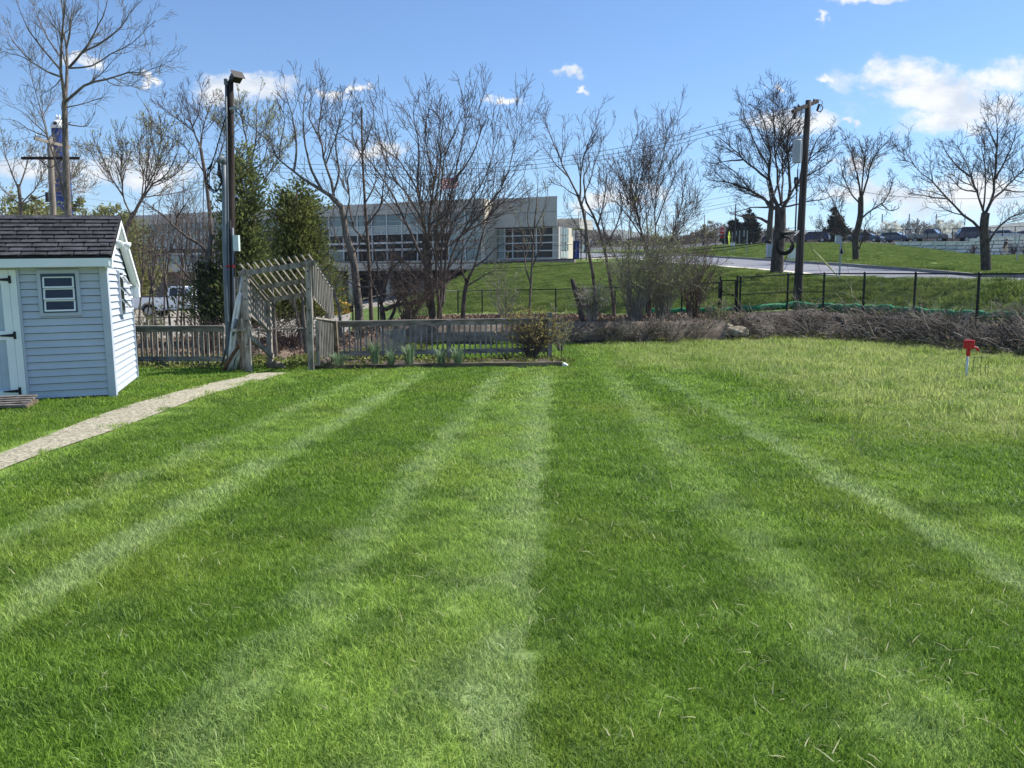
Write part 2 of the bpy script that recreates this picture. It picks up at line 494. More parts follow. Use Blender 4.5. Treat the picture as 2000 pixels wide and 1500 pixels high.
def tag(o, label=None, cat=None, group=None, kind=None):
    if label: o['label'] = label
    if cat: o['category'] = cat
    if group: o['group'] = group
    if kind: o['kind'] = kind
    return o


def thing(name, label, cat, loc=(0, 0, 0), rotz=0.0, group=None, M=None):
    o = bpy.data.objects.new(name, None)
    o.empty_display_size = 0.3
    COL.objects.link(o)
    if M is None:
        M = Matrix.Translation(Vector([float(x) for x in loc])) @ Matrix.Rotation(rotz, 4, 'Z')
    o.matrix_basis = M
    MW[o.name] = M.copy()
    return tag(o, label, cat, group)


def link(name, mesh, parent=None, M=None):
    o = bpy.data.objects.new(name, mesh)
    COL.objects.link(o)
    if M is not None:
        o.matrix_basis = M
    if parent is not None:
        o.parent = parent
        MW[o.name] = MW.get(parent.name, Matrix()) @ (M if M is not None else Matrix())
    else:
        MW[o.name] = M.copy() if M is not None else Matrix()
    return o


def setmat(me, m):
    me.materials.append(MATS[m] if isinstance(m, str) else m)


def np_mesh(name, V, faces, m, smooth=False):
    """V (n,3); faces: list of int arrays (k, 3 or 4)"""
    me = bpy.data.meshes.new(name)
    V = np.ascontiguousarray(V, dtype=np.float32)
    me.vertices.add(len(V))
    me.vertices.foreach_set('co', V.ravel())
    loops = np.concatenate([f.ravel() for f in faces]).astype(np.int32)
    tot = np.concatenate([np.full(len(f), f.shape[1], np.int32) for f in faces])
    start = np.concatenate([[0], np.cumsum(tot)[:-1]]).astype(np.int32)
    me.loops.add(len(loops))
    me.loops.foreach_set('vertex_index', loops)
    me.polygons.add(len(tot))
    me.polygons.foreach_set('loop_start', start)
    me.polygons.foreach_set('loop_total', tot)
    if smooth:
        me.polygons.foreach_set('use_smooth', np.ones(len(tot), bool))
    me.update(calc_edges=True)
    me.validate()
    if m is not None:
        setmat(me, m)
    return me


def to_local(V, parent):
    if parent is None or parent.name not in MW:
        return V
    inv = np.array(MW[parent.name].inverted())
    return V @ inv[:3, :3].T + inv[:3, 3]


class MB:
    def __init__(self):
        self.v, self.f = [], []

    def add(self, vs, fs):
        n = len(self.v)
        self.v += [tuple(float(c) for c in p) for p in vs]
        self.f += [tuple(i + n for i in f) for f in fs]
        return self

    def box(self, c, s, M=None):
        c = np.array(c, float)
        s = np.array(s, float) / 2
        vs = [c + s * np.array(k) for k in ((-1, -1, -1), (1, -1, -1), (1, 1, -1), (-1, 1, -1), (-1, -1, 1), (1, -1, 1), (1, 1, 1), (-1, 1, 1))]
        if M is not None:
            vs = [M @ Vector(p) for p in vs]
        return self.add(vs, [(3, 2, 1, 0), (4, 5, 6, 7), (0, 1, 5, 4), (1, 2, 6, 5), (2, 3, 7, 6), (3, 0, 4, 7)])

    def bar(self, p0, p1, w, h, up=(0, 0, 1)):
        p0, p1 = np.array(p0, float), np.array(p1, float)
        d = p1 - p0
        ln = np.linalg.norm(d)
        d /= ln
        s = np.cross(d, up)
        s /= np.linalg.norm(s)
        u = np.cross(s, d)
        vs = []
        for p in (p0, p1):
            for a, b in ((-1, -1), (1, -1), (1, 1), (-1, 1)):
                vs.append(p + s * a * w / 2 + u * b * h / 2)
        return self.add(vs, [(0, 1, 2, 3), (7, 6, 5, 4), (0, 4, 5, 1), (1, 5, 6, 2), (2, 6, 7, 3), (3, 7, 4, 0)])

    def tube(self, pts, r, n=6, cap=True):
        P = np.array(pts, float)
        k = len(P)
        R = np.full(k, r, float) if np.isscalar(r) else np.array(r, float)
        T = np.gradient(P, axis=0)
        T /= np.linalg.norm(T, axis=1)[:, None] + 1e-12
        vs, prev = [], None
        for i in range(k):
            t = T[i]
            if prev is None:
                ref = np.array([0, 0, 1.0]) if abs(t[2]) < 0.9 else np.array([1.0, 0, 0])
                u = np.cross(t, ref)
            else:
                u = prev - t * np.dot(prev, t)
            u /= np.linalg.norm(u) + 1e-12
            prev = u
            w = np.cross(t, u)
            for j in range(n):
                a = 2 * math.pi * j / n
                vs.append(P[i] + R[i] * (math.cos(a) * u + math.sin(a) * w))
        fs = []
        for i in range(k - 1):
            for j in range(n):
                fs.append((i * n + j, i * n + (j + 1) % n, (i + 1) * n + (j + 1) % n, (i + 1) * n + j))
        if cap:
            fs.append(tuple(range(n))[::-1])
            fs.append(tuple((k - 1) * n + j for j in range(n)))
        return self.add(vs, fs)

    def prism(self, poly, y0, y1, axis='y', ys=None):
        """poly of (x, z) points pushed along y"""
        n = len(poly)
        vs = [(x, y0, z) for x, z in poly] + [(x, y1, z) for x, z in poly]
        fs = [tuple(range(n)), tuple(range(2 * n - 1, n - 1, -1))]
        for i in range(n):
            j = (i + 1) % n
            fs.append((i, i + n, j + n, j))
        return self.add(vs, fs)

    def quad(self, a, b, c, d):
        return self.add([a, b, c, d], [(0, 1, 2, 3)])

    def build(self, name, m, parent=None, world=False, smooth=False, bevel=0.0):
        V = np.array(self.v, float)
        if world:
            V = to_local(V, parent)
        me = bpy.data.meshes.new(name)
        me.from_pydata([tuple(p) for p in V], [], self.f)
        setmat(me, m)
        if smooth:
            for p in me.polygons:
                p.use_smooth = True
        me.update()
        if bevel > 0:
            bm = bmesh.new()
            bm.from_mesh(me)
            bmesh.ops.bevel(bm, geom=list(bm.edges), offset=bevel, segments=1, affect='EDGES')
            bm.to_mesh(me)
            bm.free()
        return link(name, me, parent)


UB = {}


def unit_box(m):
    if m not in UB:
        b = MB().box((0, 0, 0), (1, 1, 1))
        me = bpy.data.meshes.new('box_' + m)
        me.from_pydata(b.v, [], b.f)
        setmat(me, m)
        UB[m] = me
    return UB[m]


def wmat(parent, M):
    return (MW[parent.name].inverted() @ M) if parent is not None else M


def bar_part(name, m, parent, p0, p1, w, h, up=(0, 0, 1), world=True):
    """a straight piece sharing one box mesh: runs p0 to p1, w across, h along up"""
    p0, p1 = Vector([float(x) for x in p0]), Vector([float(x) for x in p1])
    d = p1 - p0
    ln = d.length
    d.normalize()
    s = d.cross(Vector(up)).normalized()
    u = s.cross(d)
    M = Matrix(((d.x, s.x, u.x, 0), (d.y, s.y, u.y, 0), (d.z, s.z, u.z, 0), (0, 0, 0, 1)))
    M = Matrix.Translation((p0 + p1) / 2) @ M @ Matrix.Diagonal((ln, w, h, 1))
    return link(name, unit_box(m), parent, wmat(parent, M) if world else M)


def box_part(name, m, parent, c, s, world=False, rot=None):
    M = Matrix.Translation(Vector([float(x) for x in c]))
    if rot is not None:
        M = M @ rot
    M = M @ Matrix.Diagonal((s[0], s[1], s[2], 1))
    return link(name, unit_box(m), parent, wmat(parent, M) if world else M)


def text_part(name, body, size, m, parent, M, extrude=0.002, align='CENTER', sx=1.0):
    cu = bpy.data.curves.new(name, 'FONT')
    cu.body = body
    cu.size = size
    cu.extrude = extrude
    cu.align_x = align
    cu.align_y = 'CENTER'
    cu.space_character = 1.0
    cu.resolution_u = 3
    tmp = bpy.data.objects.new('tmp_text', cu)
    COL.objects.link(tmp)
    dg = bpy.context.evaluated_depsgraph_get()
    dg.update()
    me = bpy.data.meshes.new_from_object(tmp.evaluated_get(dg))
    bpy.data.objects.remove(tmp)
    me.materials.clear()
    setmat(me, m)
    return link(name, me, parent, M @ Matrix.Diagonal((sx, 1, 1, 1)))


# ------------------------------------------------------------------ branches and leaves (numpy batches)
def tubes(P, R, m=4):
    B, n, _ = P.shape
    T = np.gradient(P, axis=1)
    T /= np.linalg.norm(T, axis=2, keepdims=True) + 1e-9
    ref = np.where(np.abs(T[:, :1, 2:3]) > 0.8, np.array([1.0, 0, 0]), np.array([0, 0, 1.0]))
    U = np.cross(T, np.broadcast_to(ref, T.shape))
    U /= np.linalg.norm(U, axis=2, keepdims=True) + 1e-9
    W = np.cross(T, U)
    a = np.arange(m) * 2 * np.pi / m
    V = P[:, :, None, :] + R[:, :, None, None] * (np.cos(a)[None, None, :, None] * U[:, :, None, :] + np.sin(a)[None, None, :, None] * W[:, :, None, :])
    idx = np.arange(B * n * m).reshape(B, n, m)
    q = np.stack([idx[:, :-1, :], np.roll(idx, -1, 2)[:, :-1, :], np.roll(idx, -1, 2)[:, 1:, :], idx[:, 1:, :]], -1).reshape(-1, 4)
    return V.reshape(-1, 3), q


def merge_mesh(name, groups, m, parent=None, smooth=True):
    Vs, Fs, off = [], [], 0
    for V, q in groups:
        Vs.append(V)
        Fs.append(q + off)
        off += len(V)
    V = to_local(np.concatenate(Vs), parent)
    return link(name, np_mesh(name, V, Fs, m, smooth), parent)


def resample(pts, n):
    P = np.array(pts, float)
    k = len(P)
    d = np.concatenate([[0], np.cumsum(np.linalg.norm(np.diff(P, axis=0), axis=1))])
    t = np.linspace(0, d[-1], n)
    # Catmull-Rom through the points
    E = np.vstack([2 * P[0] - P[1], P, 2 * P[-1] - P[-2]])
    out = []
    for x in t:
        i = min(max(np.searchsorted(d, x) - 1, 0), k - 2)
        u = (x - d[i]) / max(d[i + 1] - d[i], 1e-9)
        p0, p1, p2, p3 = E[i], E[i + 1], E[i + 2], E[i + 3]
        out.append(0.5 * (2 * p1 + (p2 - p0) * u + (2 * p0 - 5 * p1 + 4 * p2 - p3) * u * u + (3 * p1 - p0 - 3 * p2 + p3) * u ** 3))
    return np.array(out)


def spawn(P, R, rng, dens, tmin, ang, ratio, n, rr=0.62, trop=0.35, wig=0.12, rmin=0.004, lmin=0.12, lmax=9.0, tmax=0.98, kmax=14):
    """children of all branches at once: P (B,k,3) R (B,k)"""
    B, k, _ = P.shape
    L = np.linalg.norm(np.diff(P, axis=1), axis=2).sum(1)
    cnt = np.clip(np.round(dens * L * rng.uniform(0.7, 1.3, B)), 1, kmax).astype(int)
    par = np.repeat(np.arange(B), cnt)
    M = len(par)
    t = rng.uniform(tmin, tmax, M)
    x = t * (k - 1)
    i = np.minimum(x.astype(int), k - 2)
    u = (x - i)[:, None]
    base = P[par, i] * (1 - u) + P[par, i + 1] * u
    r0 = R[par, i] * (1 - u[:, 0]) + R[par, i + 1] * u[:, 0]
    tan = P[par, i + 1] - P[par, i]
    tan /= np.linalg.norm(tan, axis=1, keepdims=True) + 1e-9
    rnd = rng.normal(size=(M, 3))
    perp = np.cross(tan, rnd)
    perp /= np.linalg.norm(perp, axis=1, keepdims=True) + 1e-9
    a = np.radians(rng.normal(ang, 9, M))[:, None]
    d = tan * np.cos(a) + perp * np.sin(a)
    ln = np.clip(L[par] * ratio * (1.05 - 0.55 * t) * rng.uniform(0.55, 1.25, M), lmin, lmax)
    Q = np.empty((M, n, 3))
    Q[:, 0] = base
    for j in range(1, n):
        d = d + rng.normal(size=(M, 3)) * wig
        d[:, 2] += trop / n
        d /= np.linalg.norm(d, axis=1, keepdims=True)
        Q[:, j] = Q[:, j - 1] + d * (ln / (n - 1))[:, None]
    ra = np.maximum(np.minimum(r0 * rr, ln * 0.011 + rmin * .5), rmin)
    tp = np.linspace(1, 0, n)[None, :]
    S = np.maximum(ra[:, None] * (0.22 + 0.78 * tp), rmin)
    return Q, S


def leaf_quads(C, size, rng, aspect=0.45, up=0.0, D=None):
    """diamond leaves of a given length at points C"""
    M = len(C)
    d = rng.normal(size=(M, 3)) if D is None else D + rng.normal(size=(M, 3)) * 0.35
    d[:, 2] += up
    d /= np.linalg.norm(d, axis=1, keepdims=True) + 1e-9
    s = np.cross(d, rng.normal(size=(M, 3)))
    s /= np.linalg.norm(s, axis=1, keepdims=True) + 1e-9
    sz = (size * rng.uniform(0.6, 1.35, M))[:, None]
    a = C
    b = C + d * sz * 0.5 + s * sz * aspect * 0.5
    c = C + d * sz
    e = C + d * sz * 0.5 - s * sz * aspect * 0.5
    V = np.stack([a, b, c, e], 1).reshape(-1, 3)
    return V, np.arange(M * 4).reshape(-1, 4)


def along(P, rng, per, t0=0.2):
    B, k, _ = P.shape
    par = np.repeat(np.arange(B), per)
    x = rng.uniform(t0, 1, len(par)) * (k - 1)
    i = np.minimum(x.astype(int), k - 2)
    u = (x - i)[:, None]
    return P[par, i] * (1 - u) + P[par, i + 1] * u


def make_tree(name, label, cat, limbs, Y, seed, bark, twig, group=None, l1=(1.6, 50, 0.5), l2=(2.6, 46, 0.5), l3=(4.0, 45, 0.55), depth=0.45,
              rmin=0.006, buds=None, bud_mat='bud_green', bud_size=0.07, levels=3, base_z=None, trop=(0.5, 0.4, 0.3), twig_len=0.2, fine=True, kmax=22):
    """limbs: list of (radius in px at the start, radius in px at the end, [(px, py), ...]); the first is the trunk"""
    rng = np.random.default_rng(seed)
    k = 10
    Ps, Rs = [], []
    tx0 = limbs[0][2][0][0]
    for li, (r0, r1, pts) in enumerate(limbs):
        off = 0.0 if li == 0 else rng.uniform(-1, 1) * depth
        P = []
        x_start = pts[0][0]
        ln = 0
        for q, (px, py) in enumerate(pts):
            if q:
                ln += math.hypot(px - pts[q - 1][0], py - pts[q - 1][1])
            P.append(at(px, py, Y + off * ln * Y / FPX))
        P = resample(P, k)
        if li == 0 and base_z is not None:
            P[0, 2] = base_z - 0.05
        jit = rng.normal(size=(k, 3)) * 0.012 * np.linalg.norm(P[-1] - P[0]) * 0.4
        jit[0] = 0
        if li:
            P += jit
        Ps.append(P)
        R = (r1 * (.45 if li else 1) + (r0 - r1 * (.45 if li else 1)) * (1 - np.linspace(0, 1, k)) ** (1.1 if li else 1)) * Y / FPX
        if li == 0 and base_z is not None:
            R[0] *= 1.25
        Rs.append(np.maximum(R, rmin * 1.4))
    P0, R0 = np.array(Ps), np.array(Rs)
    base = P0[0, 0]
    t = thing(name, label, cat, (base[0], base[1], base[2]), 0, group)
    merge_mesh('trunk', [tubes(P0[:1], R0[:1], 10)], bark, t)
    gl = []
    if len(P0) > 1:
        merge_mesh('limbs', [tubes(P0[1:], R0[1:], 7)], bark, t)
    src_P, src_R = (P0[1:], R0[1:]) if len(P0) > 1 else (P0, R0)
    P1, R1 = spawn(src_P, src_R, rng, l1[0] * 1.45, 0.22, l1[1] - 4, l1[2] * 1.25, 7, wig=.09, trop=trop[0], rmin=rmin, lmin=0.5, lmax=3.6, kmax=kmax)
    gl.append(tubes(P1, R1, 5))
    P2, R2 = spawn(np.concatenate([P1]), R1, rng, l2[0] * 1.5, 0.12, l2[1] - 4, l2[2] * 1.15, 5, wig=.10, trop=trop[1], rmin=rmin, lmin=0.25, lmax=1.8, kmax=kmax)
    gl.append(tubes(P2, R2, 3))
    last = P2
    if levels >= 3:
        P3, R3 = spawn(P2, R2, rng, l3[0] * 1.4, 0.12, l3[1], l3[2], 4, trop=trop[2], rmin=rmin, lmin=twig_len, lmax=0.8, kmax=kmax)
        gl.append(tubes(P3, R3, 3))
        last = P3
        # fine shoots straight off the limbs too
    if fine:
        Pf, Rf = spawn(src_P, src_R * 0.3, rng, l1[0] * 2.0, 0.25, 55, 0.16, 4, trop=0.5, rmin=rmin, lmin=0.25, lmax=0.9, kmax=kmax * 2)
        gl.append(tubes(Pf, Rf, 3))
    merge_mesh('crown', gl, twig, t)
    if buds:
        C = along(last, rng, buds)
        V, q = leaf_quads(C, bud_size, rng, 0.5, up=0.8)
        merge_mesh('buds', [(V, q)], bud_mat, t, smooth=False)
    return t

# ------------------------------------------------------------------ the ground
# contour lines of the site as seen along a few bearings: (distance, height) at
# lawn end, bank top, boundary fence, crest, road near side, road far side, car park edge, above it, far
PROF = {
    -1600: [(18, -.10), (19, -.14), (28, -.35), (60, -.76), (78, -.8), (100, -.8), (120, -.8), (121, -.8), (230, -.5)],
    -300: [(18, -.10), (19, -.14), (28, -.35), (60, -.76), (78, -.8), (100, -.8), (120, -.8), (121, -.8), (230, -.5)],
    500: [(18, -.10), (19, -.14), (28, -.32), (60, -.76), (78, -.8), (100, -.8), (120, -.8), (121, -.8), (230, 0)],
    650: [(18.5, -.08), (19.5, -.1), (28, -.28), (60, -.66), (78, -.7), (100, -.5), (120, 0), (121, 0), (230, 2)],
    780: [(21, -.03), (21.3, .5), (30, .25), (62, .05), (78, .2), (105, 1), (130, 3), (131, 3), (230, 6)],
    850: [(21, 0), (21.3, .52), (37, .15), (68, .65), (78, .9), (110, 3), (135, 5), (136, 5), (230, 8)],
    950: [(21.2, 0), (21.5, .53), (38, .18), (69, 2.85), (76, 3.4), (115, 5), (138, 6.2), (139, 6.2), (230, 9)],
    1100: [(21.5, 0), (21.8, .54), (36, .25), (70, 3.1), (80, 3.75), (130, 6.2), (142, 6.7), (143, 6.7), (230, 11)],
    1200: [(21.8, 0), (22.1, .54), (32, .35), (60, 2.4), (88, 4.13), (112, 5.45), (138, 6.9), (139, 6.9), (230, 11.5)],
    1300: [(22.0, 0), (22.3, .55), (29, .45), (45, 1.75), (62, 3.0), (93, 4.7), (130, 6.75), (131, 6.75), (230, 12)],
    1410: [(22.65, 0), (23.9, .53), (27.8, .54), (41, 2.1), (45, 2.38), (72, 3.67), (120, 6.95), (121, 6.97), (230, 12.4)],
    1553: [(23.8, 0), (25.1, .6), (28, .68), (33, 1.85), (34, 1.9), (52, 2.8), (115, 6.95), (116, 7.0), (230, 12.5)],
    1700: [(22.2, 0), (23.4, .6), (24.4, .66), (28.5, 1.75), (29.5, 1.74), (40, 2.27), (111, 6.75), (111.5, 6.8), (230, 12.5)],
    1905: [(19, 0), (20, .57), (20.4, .6), (23.5, 1.66), (24.5, 1.64), (34, 1.81), (95, 4.62), (95.5, 6.1), (230, 12.5)],
    2100: [(17.2, 0), (18.2, .56), (18.6, .6), (22, 1.66), (23.2, 1.65), (29, 1.72), (92, 4.7), (92.5, 6.5), (230, 12.5)],
    2300: [(15, 0), (16, .56), (16.5, .6), (20, 1.66), (21, 1.65), (26.5, 1.7), (90, 4.8), (90.5, 6.6), (230, 12.5)],
    2900: [(11, 0), (12, .56), (12.5, .6), (15.5, 1.66), (16.5, 1.65), (21, 1.7), (88, 4.8), (88.5, 6.6), (230, 12.5)],
}
PX = np.array(sorted(PROF))
PS = (PX - 1000.0) / FPX
PT = np.array([PROF[k] for k in sorted(PROF)], float)          # (columns, 9, 2)
NK = PT.shape[1]


def prof(s):
    """distances and heights of the nine lines along the bearing X / Y = s"""
    ys = np.array([np.interp(s, PS, PT[:, k, 0]) for k in range(NK)])
    zs = np.array([np.interp(s, PS, PT[:, k, 1]) for k in range(NK)])
    return ys, zs


def ground(x, y):
    if y < 1:
        return 0.0
    ys, zs = prof(x / y)
    if y <= ys[0]:
        t = max(0.0, (y - 14.0) / max(ys[0] - 14.0, .1))
        return float(zs[0] * min(1, max(0, t)))
    return float(np.interp(y, ys, zs))


def gpt(px, Y):
    s = (px - 1000.0) / FPX
    return np.array([s * Y, Y, ground(s * Y, Y)])


SS = np.linspace(-1.6, 1.17, 340)
CS = [prof(s) for s in SS]
rngT = np.random.default_rng(5)
BUMP = rngT.normal(size=(len(SS), 200)) * 0.02
strips = {'bank_soil': [], 'litter': [], 'gravel_ground': [], 'grass_slope': [], 'far_lawn': [], 'parking_lot': [], 'far_ground': []}


def strip_rows(k, nrow, s0, s1, bump=0.0):
    idx = [i for i, s in enumerate(SS) if s0 <= s <= s1]
    V = np.zeros((len(idx), nrow + 1, 3))
    for a, i in enumerate(idx):
        ys, zs = CS[i]
        for r in range(nrow + 1):
            t = r / nrow
            y = ys[k] * (1 - t) + ys[k + 1] * t
            z = zs[k] * (1 - t) + zs[k + 1] * t
            b = BUMP[i, (k * 17 + r) % 200] * bump * (1 if 0 < r < nrow else 0)
            V[a, r] = (SS[i] * y, y, z + b)
    n, m = V.shape[:2]
    id_ = np.arange(n * m).reshape(n, m)
    q = np.stack([id_[:-1, :-1], id_[1:, :-1], id_[1:, 1:], id_[:-1, 1:]], -1).reshape(-1, 4)
    return V.reshape(-1, 3), q


def px2s(p):
    return (p - 1000.0) / FPX


def ground_strip(name, m, pieces, smooth=True):
    g, off, Vs, Fs = [], 0, [], []
    for (k, nrow, p0, p1, b) in pieces:
        V, q = strip_rows(k, nrow, px2s(p0), px2s(p1), b)
        Vs.append(V)
        Fs.append(q + off)
        off += len(V)
    return tag(link(name, np_mesh(name, np.concatenate(Vs), Fs, m, smooth)), kind='structure')


ground_strip('bank', 'soil', [(0, 4, -1600, 2900, 1.0)])
ground_strip('leaf_litter_ground', 'leaf_litter', [(1, 10, -1600, 1425, 1.5)])
ground_strip('fence_verge', 'soil', [(1, 3, 1417, 2900, 0.5)])
ground_strip('gravel_yard', 'gravel', [(2, 12, -1600, 690, 1.0), (3, 4, -1600, 800, 0.5), (4, 3, -1600, 1080, 0)])
ground_strip('grass_slope', 'slope_grass', [(2, 14, 682, 2900, 1.5), (3, 4, 790, 2900, 0.3)])
ground_strip('far_lawn', 'field_grass', [(5, 14, 1075, 2900, 1.0)])
ground_strip('back_field', 'gravel', [(5, 3, -1600, 1080, 0), (6, 2, -1600, 1100, 0), (7, 4, -1600, 1100, 0)])
ground_strip('wall_footing', 'soil', [(6, 1, 1100, 2900, 0)])
ground_strip('parking_lot', 'parking_asphalt', [(7, 8, 1092, 2900, 0)])
ground_strip('road', 'asphalt', [(4, 10, 1072, 2900, 0)])

# turf: one sheet from behind the viewer to the foot of the bank
E0 = np.array([(s * c[0][0], c[0][0]) for s, c in zip(SS, CS)])


def lawn_end(x):
    return float(np.interp(x, E0[:, 0], E0[:, 1]))


XS = np.concatenate([np.linspace(-28, -7, 22)[:-1], np.linspace(-7, 9, 81), np.linspace(9, 12.6, 19)[1:]])
rows = np.concatenate([np.linspace(-8, 1, 5)[:-1], np.linspace(1, 1, 1), np.linspace(1, 2, 60)[1:]])
LV = np.zeros((len(XS), len(rows), 3))
for i, x in enumerate(XS):
    ye = lawn_end(x) if x < 11.9 else max(8.0, lawn_end(11.9) - (x - 11.9) * 8)
    for j, r in enumerate(rows):
        y = r if r <= 1 else 1 + (r - 1) * (ye - 1)
        LV[i, j] = (x, y, ground(x, y) if y > 1 else 0)
idl = np.arange(LV.shape[0] * LV.shape[1]).reshape(LV.shape[:2])
ql = np.stack([idl[:-1, :-1], idl[1:, :-1], idl[1:, 1:], idl[:-1, 1:]], -1).reshape(-1, 4)
tag(link('lawn', np_mesh('lawn', LV.reshape(-1, 3), [ql], 'turf', True)), kind='structure')

# kerbs along the road
def kerb(name, k, side, w, h, m, p0, p1, lift):
    ss = np.linspace(px2s(p0), px2s(p1), 90)
    line = []
    for s in ss:
        ys, zs = prof(s)
        line.append((s * ys[k], ys[k], zs[k]))
    line = np.array(line)
    T = np.gradient(line, axis=0)[:, :2]
    T /= np.linalg.norm(T, axis=1, keepdims=True)
    nrm = np.stack([-T[:, 1], T[:, 0]], 1) * side
    prof2 = [(0, -.15), (0, h), (w, h + lift), (w, -.15)]
    V = np.array([[(p[0] + n[0] * a, p[1] + n[1] * a, p[2] + b) for a, b in prof2] for p, n in zip(line, nrm)])
    n = len(V)
    i_ = np.arange(n * 4).reshape(n, 4)
    q = np.concatenate([np.stack([i_[:-1, j], i_[1:, j], i_[1:, j + 1], i_[:-1, j + 1]], -1) for j in range(3)])
    return tag(link(name, np_mesh(name, V.reshape(-1, 3), [q], m)), kind='structure')


kerb('near_kerb', 4, 1, 0.75, 0.05, 'concrete_light', 1130, 1640, 0.0)
kerb('far_kerb', 5, -1, 0.22, 0.14, 'kerb_stone', 1110, 2700, 0.0)
# concrete walk at the foot of the block wall
ss_ = np.linspace(px2s(1850), px2s(2300), 20)
mbw = MB()
for a, b in zip(ss_[:-1], ss_[1:]):
    pts = []
    for s, dy in ((a, -2.2), (b, -2.2), (b, -.3), (a, -.3)):
        ys, zs = prof(s)
        y = ys[6] + dy
        pts.append((s * y, y, ground(s * y, y) + 0.03))
    mbw.quad(*pts)
tag(mbw.build('wall_walk', 'concrete_light'), kind='structure')

# garden path
pathL = [onz(*p) for p in ((-260, 985), (0, 888), (230, 800), (400, 752), (470, 738), (490, 731))]
pathR = [onz(*p) for p in ((-180, 1035), (0, 920), (240, 835), (400, 775), (510, 744), (560, 729))]
A_, B_ = resample(pathL, 40), resample(pathR, 40)
mp_ = MB()
for i in range(40):
    mp_.v += [tuple(A_[i] + [0, 0, .012]), tuple(A_[i] * .5 + B_[i] * .5 + [0, 0, .024]), tuple(B_[i] + [0, 0, .012])]
for i in range(39):
    for j in range(2):
        mp_.f.append((i * 3 + j, i * 3 + j + 1, i * 3 + j + 4, i * 3 + j + 3))
tag(mp_.build('garden_path', 'path_concrete', smooth=True), kind='structure')
PATH_C = (A_ + B_) / 2
PATH_W = np.linalg.norm(A_ - B_, axis=1) / 2


def on_path(x, y):
    d = np.hypot(PATH_C[:, 0] - x, PATH_C[:, 1] - y)
    i = d.argmin()
    return d[i] < PATH_W[i] + .07


# hills on the horizon, far beyond the car park
hv = []
for i, s in enumerate(np.linspace(-1.4, 1.4, 120)):
    h = 84 + 10 * math.sin(s * 7 + 1) + 6 * math.sin(s * 23) + 2.5 * math.sin(s * 61)
    h += 22 * math.exp(-((s - .62) / .13) ** 2) - 70 * math.exp(-((s + .6) / .5) ** 2)
    hv.append([(s * 700, 700, 5), (s * 1150, 1150, h * .72), (s * 1400, 1400, h), (s * 2000, 2000, h * .6)])
hv = np.array(hv)
ih = np.arange(hv.shape[0] * 4).reshape(-1, 4)
tag(link('hills', np_mesh('hills', hv.reshape(-1, 3), [np.stack([ih[:-1, :-1], ih[1:, :-1], ih[1:, 1:], ih[:-1, 1:]], -1).reshape(-1, 4)], 'hill_wood', True)), kind='structure')
gp = np.array([(-3000, 225, -4), (3000, 225, -4), (3000, 2600, -4), (-3000, 2600, -4)], float)
tag(link('valley_ground', np_mesh('valley_ground', gp, [np.array([[0, 1, 2, 3]])], 'field_grass')), kind='structure')

# ------------------------------------------------------------------ shed
SC_ = onz(229, 777)
MSH = Matrix.Translation(Vector(SC_)) @ Matrix.Rotation(-0.020, 4, 'Y') @ Matrix.Rotation(math.radians(17.4), 4, 'Z')
shed = thing('garden_shed', 'pale blue vinyl sided garden shed with dark shingle roof beside the path', 'shed', M=MSH)
SW, SD = 3.2, 2.42           # width to the left, depth
EAVE, RIDGE_Y, RIDGE_Z = 1.86, 0.98, 2.56
BACK_Z = 1.60
# inner walls behind the siding planks, painted dark as the shadow lines between courses
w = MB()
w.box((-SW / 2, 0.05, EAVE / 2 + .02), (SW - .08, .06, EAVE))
w.build('wall', 'navy_trim_gap_shade', shed)
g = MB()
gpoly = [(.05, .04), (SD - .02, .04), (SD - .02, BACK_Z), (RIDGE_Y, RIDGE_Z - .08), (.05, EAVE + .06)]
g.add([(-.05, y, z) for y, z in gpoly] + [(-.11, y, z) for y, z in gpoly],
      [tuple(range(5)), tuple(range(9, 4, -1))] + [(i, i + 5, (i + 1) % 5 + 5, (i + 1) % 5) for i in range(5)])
g.build('gable_wall', 'navy_trim_gap_shade', shed)
w = MB()
w.box((-SW / 2, SD - .03, BACK_Z / 2), (SW - .1, .06, BACK_Z))
w.box((-SW + .03, SD / 2, BACK_Z / 2), (.06, SD - .1, BACK_Z))
w.build('back_wall', 'siding_trim', shed)
b = MB()
b.box((-SW / 2, SD / 2, -.03), (SW - .06, SD - .06, .08))
b.build('skid', 'dark_timber', shed)
# clapboard siding: each course a tilted plank with a lip (the profile of a double four inch panel)
COURSE = 0.0985


def plank(name, p0, p1, out, parent, h=COURSE):
    """one course from p0 to p1 (bottom corners), leaning out at its lower edge"""
    p0, p1, out = np.array(p0, float), np.array(p1, float), np.array(out, float)
    up = np.array([0, 0, 1.0])
    prof_ = [(.004, .006), (.030, .006), (.028, .018), (.017, h * .55), (.014, h * .62), (.010, h - .003), (0, h - .003)]
    vs = [p0 + out * a + up * c for a, c in prof_] + [p1 + out * a + up * c for a, c in prof_]
    n = len(prof_)
    fs = [(i, i + n, i + 1 + n, i + 1) for i in range(n - 1)] + [tuple(range(n))[::-1], tuple(range(n, 2 * n))]
    m = MB().add(vs, fs)
    return m.build(name, 'siding', parent)


